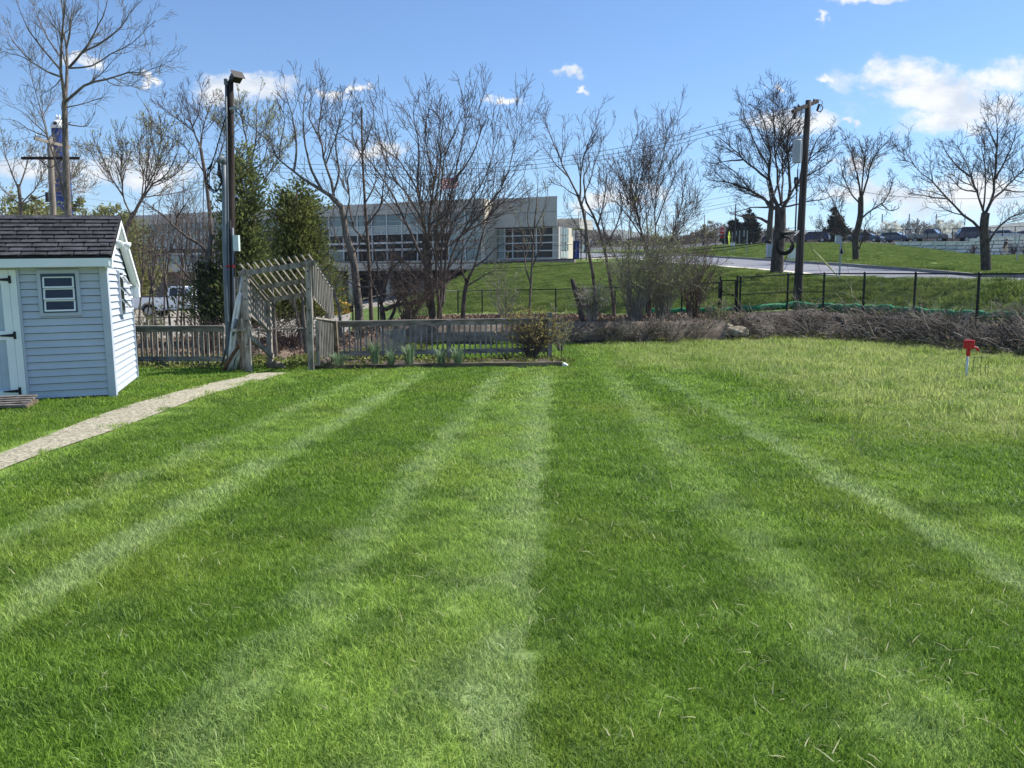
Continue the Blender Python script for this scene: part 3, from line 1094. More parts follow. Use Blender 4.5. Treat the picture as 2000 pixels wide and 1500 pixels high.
WX0, WX1, WZ0, WZ1 = -.862, -.352, 1.160, 1.775          # front window surround
DX = -1.075                                             # right edge of the door casing
for i in range(19):
    z = .045 + i * COURSE
    if z + COURSE > EAVE + .02:
        break
    spans = [(DX, -.095)]
    if z < WZ1 - .01 and z + COURSE > WZ0 + .01:
        spans = [(DX, WX0 + .01), (WX1 - .01, -.095)]
    for a, c in spans:
        plank('siding_plank', (a, .02, z), (c, .02, z), (0, -1, 0), shed)
    if len(spans) == 2 and z + COURSE > WZ1 + .01:
        plank('siding_plank', (WX0, .02, WZ1 - .004), (WX1, .02, WZ1 - .004), (0, -1, 0), shed, h=z + COURSE - WZ1 + .004)
    if len(spans) == 2 and z < WZ0 - .01:
        plank('siding_plank', (WX0, .02, z), (WX1, .02, z), (0, -1, 0), shed, h=WZ0 - z + .004)
GX = -.05


def gable_top(y):
    return RIDGE_Z - .10 - (RIDGE_Y - y) * (RIDGE_Z - EAVE - .02) / RIDGE_Y if y < RIDGE_Y else RIDGE_Z - .10 - (y - RIDGE_Y) * (RIDGE_Z - BACK_Z) / (SD - RIDGE_Y)


S0, S1, SZ0, SZ1 = 1.03, 1.43, 1.13, 1.78                # side window
for i in range(26):
    z = .045 + i * COURSE
    ya, yb = .095, SD - .03
    if z + COURSE * .6 > EAVE:
        ya = max(ya, RIDGE_Y - (RIDGE_Z - .10 - z - COURSE * .6) * RIDGE_Y / (RIDGE_Z - EAVE - .02))
    if z + COURSE * .6 > BACK_Z - .1:
        yb = min(yb, RIDGE_Y + (RIDGE_Z - .10 - z - COURSE * .6) * (SD - RIDGE_Y) / (RIDGE_Z - BACK_Z))
    if yb - ya < .1:
        break
    spans = [(ya, yb)]
    if z < SZ1 - .01 and z + COURSE > SZ0 + .01:
        spans = [(ya, S0 + .01), (S1 - .01, yb)]
    for a, c in spans:
        if c - a > .03:
            plank('siding_plank', (GX, a, z), (GX, c, z), (1, 0, 0), shed)
    if len(spans) == 2 and z + COURSE > SZ1 + .01:
        plank('siding_plank', (GX, S0, SZ1 - .004), (GX, S1, SZ1 - .004), (1, 0, 0), shed, h=z + COURSE - SZ1 + .004)
    if len(spans) == 2 and z < SZ0 - .01:
        plank('siding_plank', (GX, S0, z), (GX, S1, z), (1, 0, 0), shed, h=SZ0 - z + .004)
c = MB()
c.box((-.05, -.012, EAVE / 2 - .01), (.10, .03, EAVE - .02))
c.box((-.012, .045, EAVE / 2 + .02), (.03, .085, EAVE))
c.build('corner_trim', 'siding_trim', shed, bevel=.004)
c = MB()
c.box((-.03, SD - .015, BACK_Z / 2), (.05, .03, BACK_Z))
c.build('corner_trim', 'siding_trim', shed)
# roof decks: front slope up to the ridge, longer back slope
RXR, RXL = .10, -SW - .1
FE_Y, FE_Z = -.20, 1.955                                   # front eave edge (top)
BE_Y, BE_Z = SD + .22, BACK_Z + .02
dz_f = (RIDGE_Z - FE_Z) / (RIDGE_Y - FE_Y)
r = MB()
for (ya, za, yb, zb) in ((FE_Y, FE_Z, RIDGE_Y, RIDGE_Z), (RIDGE_Y, RIDGE_Z, BE_Y, BE_Z)):
    r.add([(RXL, ya, za), (RXR, ya, za), (RXR, yb, zb), (RXL, yb, zb), (RXL, ya, za - .03), (RXR, ya, za - .03), (RXR, yb, zb - .03), (RXL, yb, zb - .03)],
          [(0, 1, 2, 3), (7, 6, 5, 4), (0, 4, 5, 1), (1, 5, 6, 2), (2, 6, 7, 3), (3, 7, 4, 0)])
roof = r.build('roof', 'shingle_base', shed)
sl = math.hypot(RIDGE_Y - FE_Y, RIDGE_Z - FE_Z)
angf = math.atan2(RIDGE_Z - FE_Z, RIDGE_Y - FE_Y)
rngS = np.random.default_rng(3)
NR = 10
ex = sl / NR
for row in range(NR):
    x = RXR - .002
    first = True
    wd = 0.315
    offs = (0.15, 0.31, 0.06, 0.22)[row % 4]
    while x > RXL:
        ww = offs if first else wd
        first = False
        xa = x - ww
        cxm = (x + xa) / 2
        d = (row + .5) * ex
        y = FE_Y - .012 + d * math.cos(angf)
        z = FE_Z + d * math.sin(angf) + .009
        drop = rngS.uniform(0, .012) if rngS.random() < .5 else 0.0
        M = Matrix.Translation((cxm, y - drop * .9, z)) @ Matrix.Rotation(angf + .0, 4, 'X') @ Matrix.Rotation(-.15, 4, 'X') @ Matrix.Diagonal((ww - .020, ex + .002, .009 + rngS.uniform(0, .006), 1))
        o = link('shingle', unit_box('shingle'), roof, M)
        x = xa
    # back slope rows as one course each
nb_ = 12
slb = math.hypot(BE_Y - RIDGE_Y, RIDGE_Z - BE_Z)
angb = math.atan2(BE_Z - RIDGE_Z, BE_Y - RIDGE_Y)
for row in range(nb_):
    d = (row + .5) * slb / nb_
    M = Matrix.Translation(((RXL + RXR) / 2, RIDGE_Y + d * math.cos(angb), RIDGE_Z + d * math.sin(angb) + .009)) @ Matrix.Rotation(angb + -.03, 4, 'X') @ Matrix.Diagonal((RXR - RXL, slb / nb_ + .01, .008, 1))
    link('shingle_course', unit_box('shingle'), roof, M)
x = RXR
while x > RXL:
    m = MB()
    ww = .17
    m.add([(x, RIDGE_Y - .12, RIDGE_Z - .12 * dz_f + .022), (x, RIDGE_Y, RIDGE_Z + .026), (x, RIDGE_Y + .12, RIDGE_Z - .075 + .022),
           (x - ww + .004, RIDGE_Y - .12, RIDGE_Z - .12 * dz_f + .019), (x - ww + .004, RIDGE_Y, RIDGE_Z + .022), (x - ww + .004, RIDGE_Y + .12, RIDGE_Z - .075 + .019)],
          [(0, 3, 4, 1), (1, 4, 5, 2)])
    m.build('ridge_shingle', 'shingle', roof)
    x -= ww
# fascia, soffit, rake boards
f_ = MB()
f_.box(((RXL + RXR - .03) / 2, FE_Y + .012, FE_Z - .085), (RXR - RXL - .05, .022, .115))
f_.build('fascia', 'shed_white', shed, bevel=.003)
f_ = MB()
f_.box(((RXL + RXR - .04) / 2, FE_Y / 2 + .012, FE_Z - .138), (RXR - RXL - .06, .19, .012))
f_.build('soffit', 'siding_trim', shed)
def slope_board(name, ya, za, yb, zb, x0, x1, drop0, drop1, m):
    M_ = MB()
    M_.add([(x0, ya, za - drop0), (x1, ya, za - drop0), (x1, yb, zb - drop0), (x0, yb, zb - drop0),
            (x0, ya, za - drop1), (x1, ya, za - drop1), (x1, yb, zb - drop1), (x0, yb, zb - drop1)],
           [(0, 1, 2, 3), (7, 6, 5, 4), (0, 4, 5, 1), (1, 5, 6, 2), (2, 6, 7, 3), (3, 7, 4, 0)])
    return M_.build(name, m, shed)
slope_board('rake_board', FE_Y + .02, FE_Z, RIDGE_Y, RIDGE_Z, RXR - .025, RXR - .004, .032, .118, 'shed_white')
slope_board('rake_board', RIDGE_Y + .002, RIDGE_Z, BE_Y - .03, BE_Z, RXR - .025, RXR - .004, .032, .118, 'shed_white')
slope_board('rake_soffit', RIDGE_Y, RIDGE_Z, BE_Y - .03, BE_Z, -.02, RXR - .027, .120, .132, 'shed_white')
slope_board('rake_soffit', FE_Y + .03, FE_Z, RIDGE_Y, RIDGE_Z, -.02, RXR - .027, .120, .132, 'shed_white')
f_ = MB()
f_.box((RXR - .06, BE_Y - .10, BE_Z - .17), (.10, .16, .17))
f_.build('eave_return', 'shed_white', shed, bevel=.003)
f_ = MB()
f_.box((RXR - .055, FE_Y + .10, FE_Z - .095), (.09, .155, .13))
f_.build('eave_return', 'shed_white', shed, bevel=.003)
# front louvred window
win = MB()
for (x0, x1, z0, z1) in ((WX0, WX1, WZ1 - .045, WZ1), (WX0, WX1, WZ0, WZ0 + .045), (WX0, WX0 + .045, WZ0 + .045, WZ1 - .045), (WX1 - .045, WX1, WZ0 + .045, WZ1 - .045)):
    win.box(((x0 + x1) / 2, -.005, (z0 + z1) / 2), (x1 - x0, .05, z1 - z0))
window = win.build('window', 'siding_trim', shed)
nf = MB()
NX0, NX1, NZ0, NZ1 = WX0 + .046, WX1 - .046, WZ0 + .046, WZ1 - .046
for (x0, x1, z0, z1) in ((NX0, NX1, NZ1 - .035, NZ1), (NX0, NX1, NZ0, NZ0 + .018), (NX0, NX0 + .018, NZ0 + .018, NZ1 - .035), (NX1 - .018, NX1, NZ0 + .018, NZ1 - .035)):
    nf.box(((x0 + x1) / 2, -.004, (z0 + z1) / 2), (x1 - x0, .06, z1 - z0))
nf.build('frame', 'navy_trim_gap_shade', window)
lv = (NZ1 - NZ0 - .053) / 3
for i in range(3):
    za = NZ0 + .018 + i * lv
    zb = za + lv - .006
    tilt = .028
    o = MB()
    xa, xb = NX0 + .02, NX1 - .02
    def pt(x, z, d):
        t = (z - za) / (zb - za)
        return (x, -.012 - tilt * (1 - t) - d, z)
    def fr(x0, x1, z0, z1):
        vs = [pt(x0, z0, 0), pt(x1, z0, 0), pt(x1, z1, 0), pt(x0, z1, 0), pt(x0, z0, .014), pt(x1, z0, .014), pt(x1, z1, .014), pt(x0, z1, .014)]
        o.add(vs, [(3, 2, 1, 0), (4, 5, 6, 7), (0, 1, 5, 4), (1, 2, 6, 5), (2, 3, 7, 6), (3, 0, 4, 7)])
    fr(xa, xb, za, za + .022)
    fr(xa, xb, zb - .016, zb)
    fr(xa, xa + .02, za + .022, zb - .016)
    fr(xb - .02, xb, za + .022, zb - .016)
    o.build('louver_frame', 'shed_white', window)
    p_ = MB()
    p_.add([pt(xa + .018, za + .02, .004), pt(xb - .018, za + .02, .004), pt(xb - .018, zb - .014, .004), pt(xa + .018, zb - .014, .004)], [(0, 1, 2, 3)])
    p_.build('pane', 'dark_glass', window)
bk = MB()
bk.box(((NX0 + NX1) / 2, .03, (NZ0 + NZ1) / 2), (NX1 - NX0, .01, NZ1 - NZ0))
bk.build('backing', 'black_plastic', window)
# side louvred window standing open
sw = MB()
for (y0, y1, z0, z1) in ((S0, S1, SZ1 - .03, SZ1), (S0, S1, SZ0, SZ0 + .03), (S0, S0 + .03, SZ0 + .03, SZ1 - .03), (S1 - .03, S1, SZ0 + .03, SZ1 - .03)):
    sw.box((-.02, (y0 + y1) / 2, (z0 + z1) / 2), (.05, y1 - y0, z1 - z0))
swin = sw.build('window', 'siding_trim', shed)
lv = (SZ1 - SZ0 - .12) / 3
for i in range(3):
    zt = SZ0 + .03 + (i + 1) * lv + .02
    zb = zt - lv + .02
    xo = .115
    o = MB()
    ya, yb = S0 + .035, S1 - .035
    def fr2(y0, y1, t0, t1, th):
        vs = []
        for d in (0, th):
            for (y, t) in ((y0, t0), (y1, t0), (y1, t1), (y0, t1)):
                vs.append((xo * (1 - t) + d, y, zb + (zt - zb) * t))
        o.add(vs, [(3, 2, 1, 0), (4, 5, 6, 7), (0, 1, 5, 4), (1, 2, 6, 5), (2, 3, 7, 6), (3, 0, 4, 7)])
    fr2(ya, yb, 0, .1, .012)
    fr2(ya, yb, .92, 1, .012)
    fr2(ya, ya + .015, .1, .92, .012)
    fr2(yb - .015, yb, .1, .92, .012)
    o.build('louver_frame', 'shed_white', swin)
    p_ = MB()
    p_.add([(xo * .9 + .005, ya + .014, zb + (zt - zb) * .1), (xo * .9 + .005, yb - .014, zb + (zt - zb) * .1), (xo * .08 + .005, yb - .014, zb + (zt - zb) * .92), (xo * .08 + .005, ya + .014, zb + (zt - zb) * .92)], [(0, 1, 2, 3)])
    p_.build('pane', 'louver_screen', swin)
bk = MB()
bk.box((-.042, (S0 + S1) / 2, (SZ0 + SZ1) / 2), (.01, S1 - S0 - .06, SZ1 - SZ0 - .06))
bk.build('backing', 'black_plastic', swin)
# double door in white frames, the right leaf in view
cs = MB()
cs.box((DX - .012, -.005, .93), (.024, .05, 1.80))
cs.box((DX - .85, -.005, 1.80 + .01), (1.67, .05, .03))
cs.build('door_casing', 'siding_trim', shed)
dz0, dz1 = .05, 1.79
leaf = MB()
for x1, x0 in ((DX - .028, DX - .115), (DX - .118, DX - .215), (DX - .70, DX - .79)):
    leaf.box(((x0 + x1) / 2, -.012, (dz0 + dz1) / 2), (x1 - x0, .045, dz1 - dz0))
for z0, z1 in ((dz0, dz0 + .13), (.86, .98), (dz1 - .19, dz1 - .02)):
    leaf.box(((DX - .216 + DX - .699) / 2, -.012, (z0 + z1) / 2), (.483, .043, z1 - z0))
door = leaf.build('door', 'shed_white', shed, bevel=.003)
for z0, z1 in ((dz0 + .13, .86), (.98, dz1 - .19)):
    nb2 = 5
    for k in range(nb2):
        xa = DX - .216 - k * .0966
        box_part('panel_board', 'door_panel', door, (xa - .0475, .004, (z0 + z1) / 2), (.094, .02, z1 - z0))
box_part('door', 'shed_white', shed, (DX - 1.22, -.012, (dz0 + dz1) / 2), (.82, .045, dz1 - dz0))
for z in (.17, .92, 1.66):
    h = MB()
    h.box((DX - .105, -.040, z), (.030, .014, .10))
    h.add([(DX - .122, -.046, z + .022), (DX - .122, -.046, z - .022), (DX - .30, -.046, z - .007), (DX - .30, -.046, z + .007),
           (DX - .122, -.034, z + .022), (DX - .122, -.034, z - .022), (DX - .30, -.034, z - .007), (DX - .30, -.034, z + .007)],
          [(0, 1, 2, 3), (7, 6, 5, 4), (0, 4, 5, 1), (1, 5, 6, 2), (2, 6, 7, 3), (3, 7, 4, 0)])
    h.build('hinge', 'black_metal', door)
# twin lamp under the gable
fl = MB()
fl.box((-.0, .55, 2.20), (.06, .09, .09))
fl.tube([(.0, .55, 2.19), (.06, .45, 2.18), (.12, .34, 2.15)], .014, 6)
fl.tube([(.0, .55, 2.19), (.08, .65, 2.17), (.13, .75, 2.16)], .014, 6)
lamp = fl.build('flood_light', 'shed_white', shed)
for (p, d) in (((.13, .28, 2.135), (.35, -.85, -.25)), ((.17, .79, 2.14), (.75, .25, -.35))):
    p, d = np.array(p), np.array(d) / np.linalg.norm(d)
    m = MB()
    m.tube([p - d * .07, p - d * .05, p - d * .02, p + d * .02, p + d * .04, p + d * .046], [.020, .026, .046, .056, .057, .040], 14)
    m.build('bulb', 'lamp_glass', lamp, smooth=True)

rp = thing('door_ramp', 'weathered plank ramp at the foot of the white shed door', 'ramp', onz(20, 795), math.radians(17.4))
for i in range(5):
    bar_part('plank', 'ramp_wood', rp, (-.75, -.34 + i * .13, .06 + .012 * i), (.27, -.34 + i * .13, .06 + .012 * i), .12, .03, world=False)
m = MB()
m.box((.26, -.08, .02), (.04, .62, .08))
m.box((-.3, -.08, .02), (.04, .62, .08))
m.build('bearer', 'dark_timber', rp)

# ------------------------------------------------------------------ arbor over the garden gate
FL, FR = np.array([-4.74, 14.85, 0.0]), np.array([-3.68, 15.12, .08])
BL, BR = np.array([-4.69, 16.0, -.13]), np.array([-3.60, 16.25, .05])
def zat(py, Y):
    return EYE + (at(1000, py, Y)[2] - EYE)
arb = thing('garden_arbor', 'weathered grey wooden arbor with slatted sides over the gate', 'arbor', FL)
tops = {'FL': zat(530, 14.85), 'FR': zat(511, 15.12), 'BL': zat(583, 16.0), 'BR': zat(566, 16.25)}
for P, k, wd in ((FL, 'FL', .10), (FR, 'FR', .10), (BL, 'BL', .09), (BR, 'BR', .09)):
    bar_part('post', 'weathered_wood', arb, P + [0, 0, -.1], [P[0], P[1], tops[k] + (.02 if k[0] == 'F' else -.02)], wd, wd, up=(0, 1, 0))
def lerp(a, b, t):
    return np.array(a) * (1 - t) + np.array(b) * t
def topp(P, k, dz=0):
    return np.array([P[0], P[1], tops[k] + dz])
ttl, ttr, tbl, tbr = topp(FL, 'FL', -.03), topp(FR, 'FR', -.04), topp(BL, 'BL', -.03), topp(BR, 'BR', -.03)
ml, mr_ = lerp(ttl, tbl, .52), lerp(ttr, tbr, .52)
ex_ = (ttr - ttl) / np.linalg.norm(ttr - ttl)
for a, c, h in ((ttl - ex_ * .10, ttr + ex_ * .14, .095), (ml, mr_, .09), (tbl, tbr, .09)):
    dy = -.075 if a is not ml else 0
    bar_part('beam', 'weathered_wood', arb, a + [0, dy, 0], c + [0, dy, 0], .045, h)
for a, c in ((ttl, tbl), (ttr, tbr)):
    bar_part('side_rafter', 'weathered_wood', arb, lerp(a, c, -.08), lerp(a, c, 1.06), .045, .10)
for i in range(11):
    t = -.02 + i / 10 * 1.07
    a, c = lerp(ttl, ttr, t) + [0, 0, .075], lerp(tbl, tbr, t) + [0, 0, .075]
    bar_part('roof_slat', 'pale_wood', arb, lerp(a, c, -.16), lerp(a, c, 1.10), .028, .032)
# short purlin ends sticking out on the right
for i in range(8):
    a = lerp(ttr, tbr, .05 + i * .125) + [0, 0, .035]
    bar_part('purlin_end', 'weathered_wood', arb, a - ex_ * .03, a + ex_ * .17, .03, .03)
# left side: slats under the roof down to a sloping rail, and a lower sloping rail
r0, r1 = [FL[0], FL[1], zat(608, 14.85)], [BL[0], BL[1], zat(643, 16.0)]
bar_part('side_rail', 'weathered_wood', arb, lerp(r0, r1, 0), lerp(r0, r1, 1.0) + np.array([.05, 0, 0]) * 0, .04, .085)
q0, q1 = [FL[0] + .03, FL[1], zat(656, 14.85)], [BL[0] + .06, BL[1], zat(697, 16.0)]
bar_part('side_rail', 'weathered_wood', arb, q0, q1, .04, .085)
for i in range(9):
    t = .08 + i * .103
    bar_part('side_slat', 'weathered_wood', arb, lerp(r0, r1, t) + [-.035, 0, -.03], lerp(ttl, tbl, t) + [-.035, 0, -.02], .034, .034, up=(0, 1, 0))
# right side: tall slats hanging beyond the rafter, a level sill and a lower slatted panel
s0, s1 = [FR[0] + .07, FR[1] + .02, zat(621, 15.12)], [BR[0] + .10, BR[1] + .0, zat(626, 16.25)]
bar_part('side_rail', 'weathered_wood', arb, np.array(s0) + [-.02, 0, 0], s1, .11, .03)
for i in range(13):
    t = i / 12.0
    base = lerp(s0, s1, t)
    tp = lerp(ttr, tbr, t) + [.075, 0, .02]
    low = base + [0, 0, .02 + (.38 * (1 - t) if i < 9 else 0.02)]
    bar_part('side_slat', 'pale_wood', arb, low, tp, .034, .034, up=(0, 1, 0))
    bt = zat(698, 15.12 + 1.1 * t)
    if i > 1:
        bar_part('side_slat', 'pale_wood' if i % 2 else 'weathered_wood', arb, [base[0], base[1], bt], base + [0, 0, -.02], .034, .034, up=(0, 1, 0))
bar_part('side_rail', 'weathered_wood', arb, [FR[0] + .05, FR[1] + .05, zat(580, 15.2)], [BR[0] + .07, BR[1], zat(617, 16.25)], .035, .07)
bar_part('corner_board', 'weathered_wood', arb, [FR[0] + .115, FR[1] + .05, .08], [FR[0] + .115, FR[1] + .05, zat(627, 15.12)], .07, .03, up=(0, 1, 0))
bar_part('corner_board', 'dark_timber', arb, [BR[0] + .16, BR[1], .05], [BR[0] + .13, BR[1], zat(627, 16.25)], .07, .10, up=(0, 1, 0))
# boards at the outer left corner
for (dx, h0, h1, m_) in ((-.085, .05, .96, 'weathered_wood'), (-.13, .03, .95, 'dark_timber'), (-.055, .02, .72, 'rusty_pole')):
    bar_part('corner_board', m_, arb, FL + [dx, -.01, h0], FL + [dx, -.01, h1], .045, .03, up=(0, 1, 0))
bar_part('cleat', 'weathered_wood', arb, FL + [-.28, -.05, zat(645, 14.85)], FL + [0, -.05, zat(643, 14.85)], .05, .05)
for z in (.50, .92, 1.30, 1.62):
    m = MB()
    m.tube([FL + [0, -.051, z], FL + [0, -.062, z]], .014, 8)
    m.build('bolt', 'black_metal', arb, world=True)
    m = MB()
    m.tube([FR + [0, -.051, z + .1], FR + [0, -.062, z + .1]], .014, 8)
    m.build('bolt', 'black_metal', arb, world=True)

# bundle of loose poles leaning on the arbor
rngP = np.random.default_rng(8)
poles = [  # base px, top px, top py, radius, material, what tells it apart
    (437, 484, 655, .022, 'rusty_pole', 'brown rusty pole lying lowest across the leaning bundle'),
    (446, 476, 662, .021, 'galvanised', 'short grey pipe beside the rusty pole in the bundle'),
    (447, 475, 536, .024, 'galvanised', 'tallest bent grey pipe in the bundle leaning on the arbor'),
    (452, 472, 572, .024, 'galvanised', 'pale grey pipe with a flared end second tallest in the leaning bundle'),
    (458, 482, 605, .022, 'galvanised', 'grey pipe ending halfway up the arbor post in the bundle'),
    (465, 465, 542, .022, 'pale_wood', 'upright pale stick close to the utility pole in the bundle'),
    (466, 474, 580, .022, 'pale_wood', 'near upright grey stick in the middle of the leaning bundle'),
    (462, 486, 628, .02, 'galvanised', 'thin grey pipe leaning flattest against the arbor post'),
    (471, 478, 602, .020, 'pale_wood', 'short stick next to the arbor corner boards'),
    (441, 462, 625, .02, 'conduit_grey', 'blue grey conduit offcut on the left of the bundle'),
]
for i, (bx, tx, ty, r_, m_, lab) in enumerate(poles):
    Yb = 14.55 + .04 * i
    b0 = onz(bx, 724 - .4 * i, 0.0)
    t0 = at(tx, ty, 14.86 + .02 * (i % 4))
    pm = MB()
    mid = (b0 + t0) / 2 + np.array([rngP.normal() * .02, rngP.normal() * .01, 0])
    r_ *= 1.4
    pm.tube(resample([b0, mid, t0], 6), [r_] * 5 + [r_ * (1.25 if i == 3 else 1)], 8)
    t_ = pm.build('leaning_pole', m_, smooth=True)
    tag(t_, lab, 'pole', 'loose poles leaning on the arbor')
pm = MB()
pm.tube([onz(432, 716), at(446, 664, 15.6)], .022, 8)
tag(pm.build('leaning_pole', 'conduit_grey'), 'short blue grey pipe leaning alone on the left picket fence', 'pole', 'loose poles leaning on the arbor')

# ------------------------------------------------------------------ picket fences
def picket_fence(name, label, A, B, za, zb, top, capw, npick, posts, bot=.16, kick=None, group='grey picket fences'):
    A, B = np.array(A, float), np.array(B, float)
    t = thing(name, label, 'fence', (A[0], A[1], za), 0, group)
    def P(u, z):
        q = A * (1 - u) + B * u
        return np.array([q[0], q[1], za * (1 - u) + zb * u + z])
    nrm = np.cross((B - A).tolist() + [0], [0, 0, 1])[:2]
    nrm = np.array([nrm[0], nrm[1], 0]) / np.hypot(*nrm)
    if nrm[1] > 0:
        nrm = -nrm
    NS = 2
    for k in range(NS):
        u0, u1 = k / NS, (k + 1) / NS
        bar_part('cap_rail', 'weathered_rail', t, P(u0, top), P(u1, top), capw, .03)
        bar_part('top_rail', 'weathered_rail', t, P(u0, top - .062) + nrm * .0, P(u1, top - .062), .038, .09)
        bar_part('bottom_rail', 'weathered_rail', t, P(u0, bot), P(u1, bot), .038, .09)
    rng = np.random.default_rng(len(label))
    for i in range(npick):
        u = (i + .5) / npick
        z0 = bot - .10 + rng.uniform(-.008, .008)
        bar_part('picket', 'weathered_wood', t, P(u, z0) - nrm * .036, P(u + rng.normal() * .0006, top - .03) - nrm * .036, .034, .034, up=tuple(nrm))
    for u, hh in posts:
        bar_part('post', 'weathered_wood', t, P(u, -.12) + nrm * .07, P(u, hh) + nrm * .07, .09, .09, up=tuple(nrm))
    if kick:
        bar_part('kick_board', 'pale_wood', t, P(0, .0), P(1, .0), .04, kick)
    return t
fa, fb = at(645, 697, 16.5), at(1078, 690, 17.15)
picket_fence('picket_fence', 'grey picket fence running from the arbor past the daffodil clumps to the bush', fa[:2], fb[:2], .02, .06, .80, .13, 41, [(.525, .80), (.985, .93)])
fc, fd = at(262, 708, 16.3), at(442, 709, 16.3)
picket_fence('picket_fence', 'grey picket fence between the blue shed and the dark utility pole', fc[:2], fd[:2], -.06, -.06, .80, .13, 18, [(.03, .78)], kick=.13)

# planting bed edged with timber
bed = MB()
e0, e1 = onz(606, 720), onz(1097, 717)
bk0, bk1 = np.array([e0[0] + .1, 16.9, 0]), np.array([e1[0], 17.3, 0])
N_ = 14
for i in range(N_):
    for j in range(4):
        def bp(ii, jj):
            u, v = ii / N_, jj / 4
            q = lerp(lerp(e0, e1, u), lerp(bk0, bk1, u), v)
            return (q[0], q[1], .065 + .02 * math.sin(ii * 2.3 + jj * 1.7) - (.05 if jj == 4 else 0))
        bed.quad(bp(i, j), bp(i + 1, j), bp(i + 1, j + 1), bp(i, j + 1))
tag(bed.build('planting_bed', 'soil', smooth=True), kind='structure')
te = thing('timber_edging', 'long dark timber edging the bed in front of the picket fence', 'edging', e0)
bar_part('timber', 'dark_timber', te, e0 + [-.02, -.02, .03], lerp(e0, e1, .40) + [0, -.03, .03], .09, .085)
bar_part('timber', 'dark_timber', te, lerp(e0, e1, .402) + [0, -.03, .035], e1 + [0, -.02, .05], .10, .105)
m = MB()
m.tube([e1 + [-.01, .05, 0], e1 + [0, .06, .46]], .008, 6)
tag(m.build('garden_stake', 'black_metal'), 'thin black stake standing at the end of the timber edging', 'stake')
m = MB()
bs = bmesh.new()
bmesh.ops.create_icosphere(bs, subdivisions=2, radius=.07)
for v in bs.verts:
    v.co *= 1 + .2 * math.sin(v.co.x * 60 + v.co.z * 40)
    v.co.z *= .7
me = bpy.data.meshes.new('white_stone')
bs.to_mesh(me)
bs.free()
setmat(me, 'shed_white')
o = link('white_stone', me, None, Matrix.Translation(Vector(e1 + np.array([.06, -.02, .04]))))
tag(o, 'small white stone at the right end of the timber edging', 'stone')

# ------------------------------------------------------------------ retaining wall, boulder, logs, old post
rw = thing('retaining_wall', 'low brown stained concrete retaining wall behind the lawn', 'wall', gpt(1100, 21.5))
ss_ = np.linspace(px2s(772), px2s(1418), 40)
fr_, tp_ = [], []
for s in ss_:
    ys, zs = prof(s)
    y0 = ys[0] + .05
    fr_.append(np.array([s * y0, y0, 0]))
V = []
for p in fr_:
    ztop = .56 if p[0] > -2.6 else .50
    for dy, z in ((0, -.1), (0, ztop), (.3, ztop), (.3, -.1)):
        V.append(p + [0, dy, z])
V = np.array(V)
n = len(fr_)
i_ = np.arange(n * 4).reshape(n, 4)
q = np.concatenate([np.stack([i_[:-1, j], i_[1:, j], i_[1:, j + 1], i_[:-1, j + 1]], -1) for j in range(3)] + [i_[[0]], i_[[-1]]])
link('wall_body', np_mesh('wall_body', to_local(V, rw), [q], 'wall_concrete'), rw)



def rock(name, m, loc, r, sq, seed, label, cat, sub=3):
    bs = bmesh.new()
    bmesh.ops.create_icosphere(bs, subdivisions=sub, radius=1)
    rg = np.random.default_rng(seed)
    ph = rg.uniform(0, 6, 9)
    for v in bs.verts:
        x, y, z = v.co
        k = 1 + .12 * math.sin(x * 3 + ph[0]) * math.sin(y * 4 + ph[1]) + .08 * math.sin(z * 7 + ph[2] + x * 5) + .05 * math.sin(y * 11 + ph[3])
        v.co = Vector((x * k * sq[0] * r, y * k * sq[1] * r, max(z, -.4) * k * sq[2] * r))
    me = bpy.data.meshes.new(name)
    bs.to_mesh(me)
    bs.free()
    for p in me.polygons:
        p.use_smooth = True
    setmat(me, m)
    return tag(link(name, me, None, Matrix.Translation(Vector([float(c) for c in loc]))), label, cat)


rock('boulder', 'boulder', gpt(1437, 23.1) + [0, 0, .10], .30, (1.15, .8, .62), 4, 'rounded tan boulder at the lawn edge below the black gate', 'boulder')
rock('boulder', 'boulder', gpt(1414, 23.3) + [0, 0, .12], .2, (1.2, .8, .45), 9, 'flat pale stone lying behind the rounded tan boulder', 'boulder')
m = MB()
pb, pt_ = gpt(1141, 22.3), at(1117, 545, 22.5)
m.tube(resample([pb - [0, 0, .1], lerp(pb, pt_, .5) + [.01, 0, 0], pt_], 6), [.085, .082, .08, .078, .075, .05], 10)
tag(m.build('old_post', 'pole_wood', smooth=True), 'old grey wooden post leaning left above the retaining wall', 'post')
lg = MB()
lg.tube(resample([(-4.56, 15.5, .02), (-4.4, 15.42, .07), (-4.26, 15.36, .0)], 6), [.075, .08, .08, .075, .07, .06], 9)
tag(lg.build('log', 'log_bark', smooth=True), 'short mossy log lying inside the arbor gateway', 'log')
lg = MB()
lg.tube(resample([(-3.52, 15.2, .13), (-3.44, 15.5, .14)], 3), .07, 9)
tag(lg.build('log', 'log_bark', smooth=True), 'log end showing at the foot of the right arbor post', 'log')

# ------------------------------------------------------------------ grass
TUFTS = {}


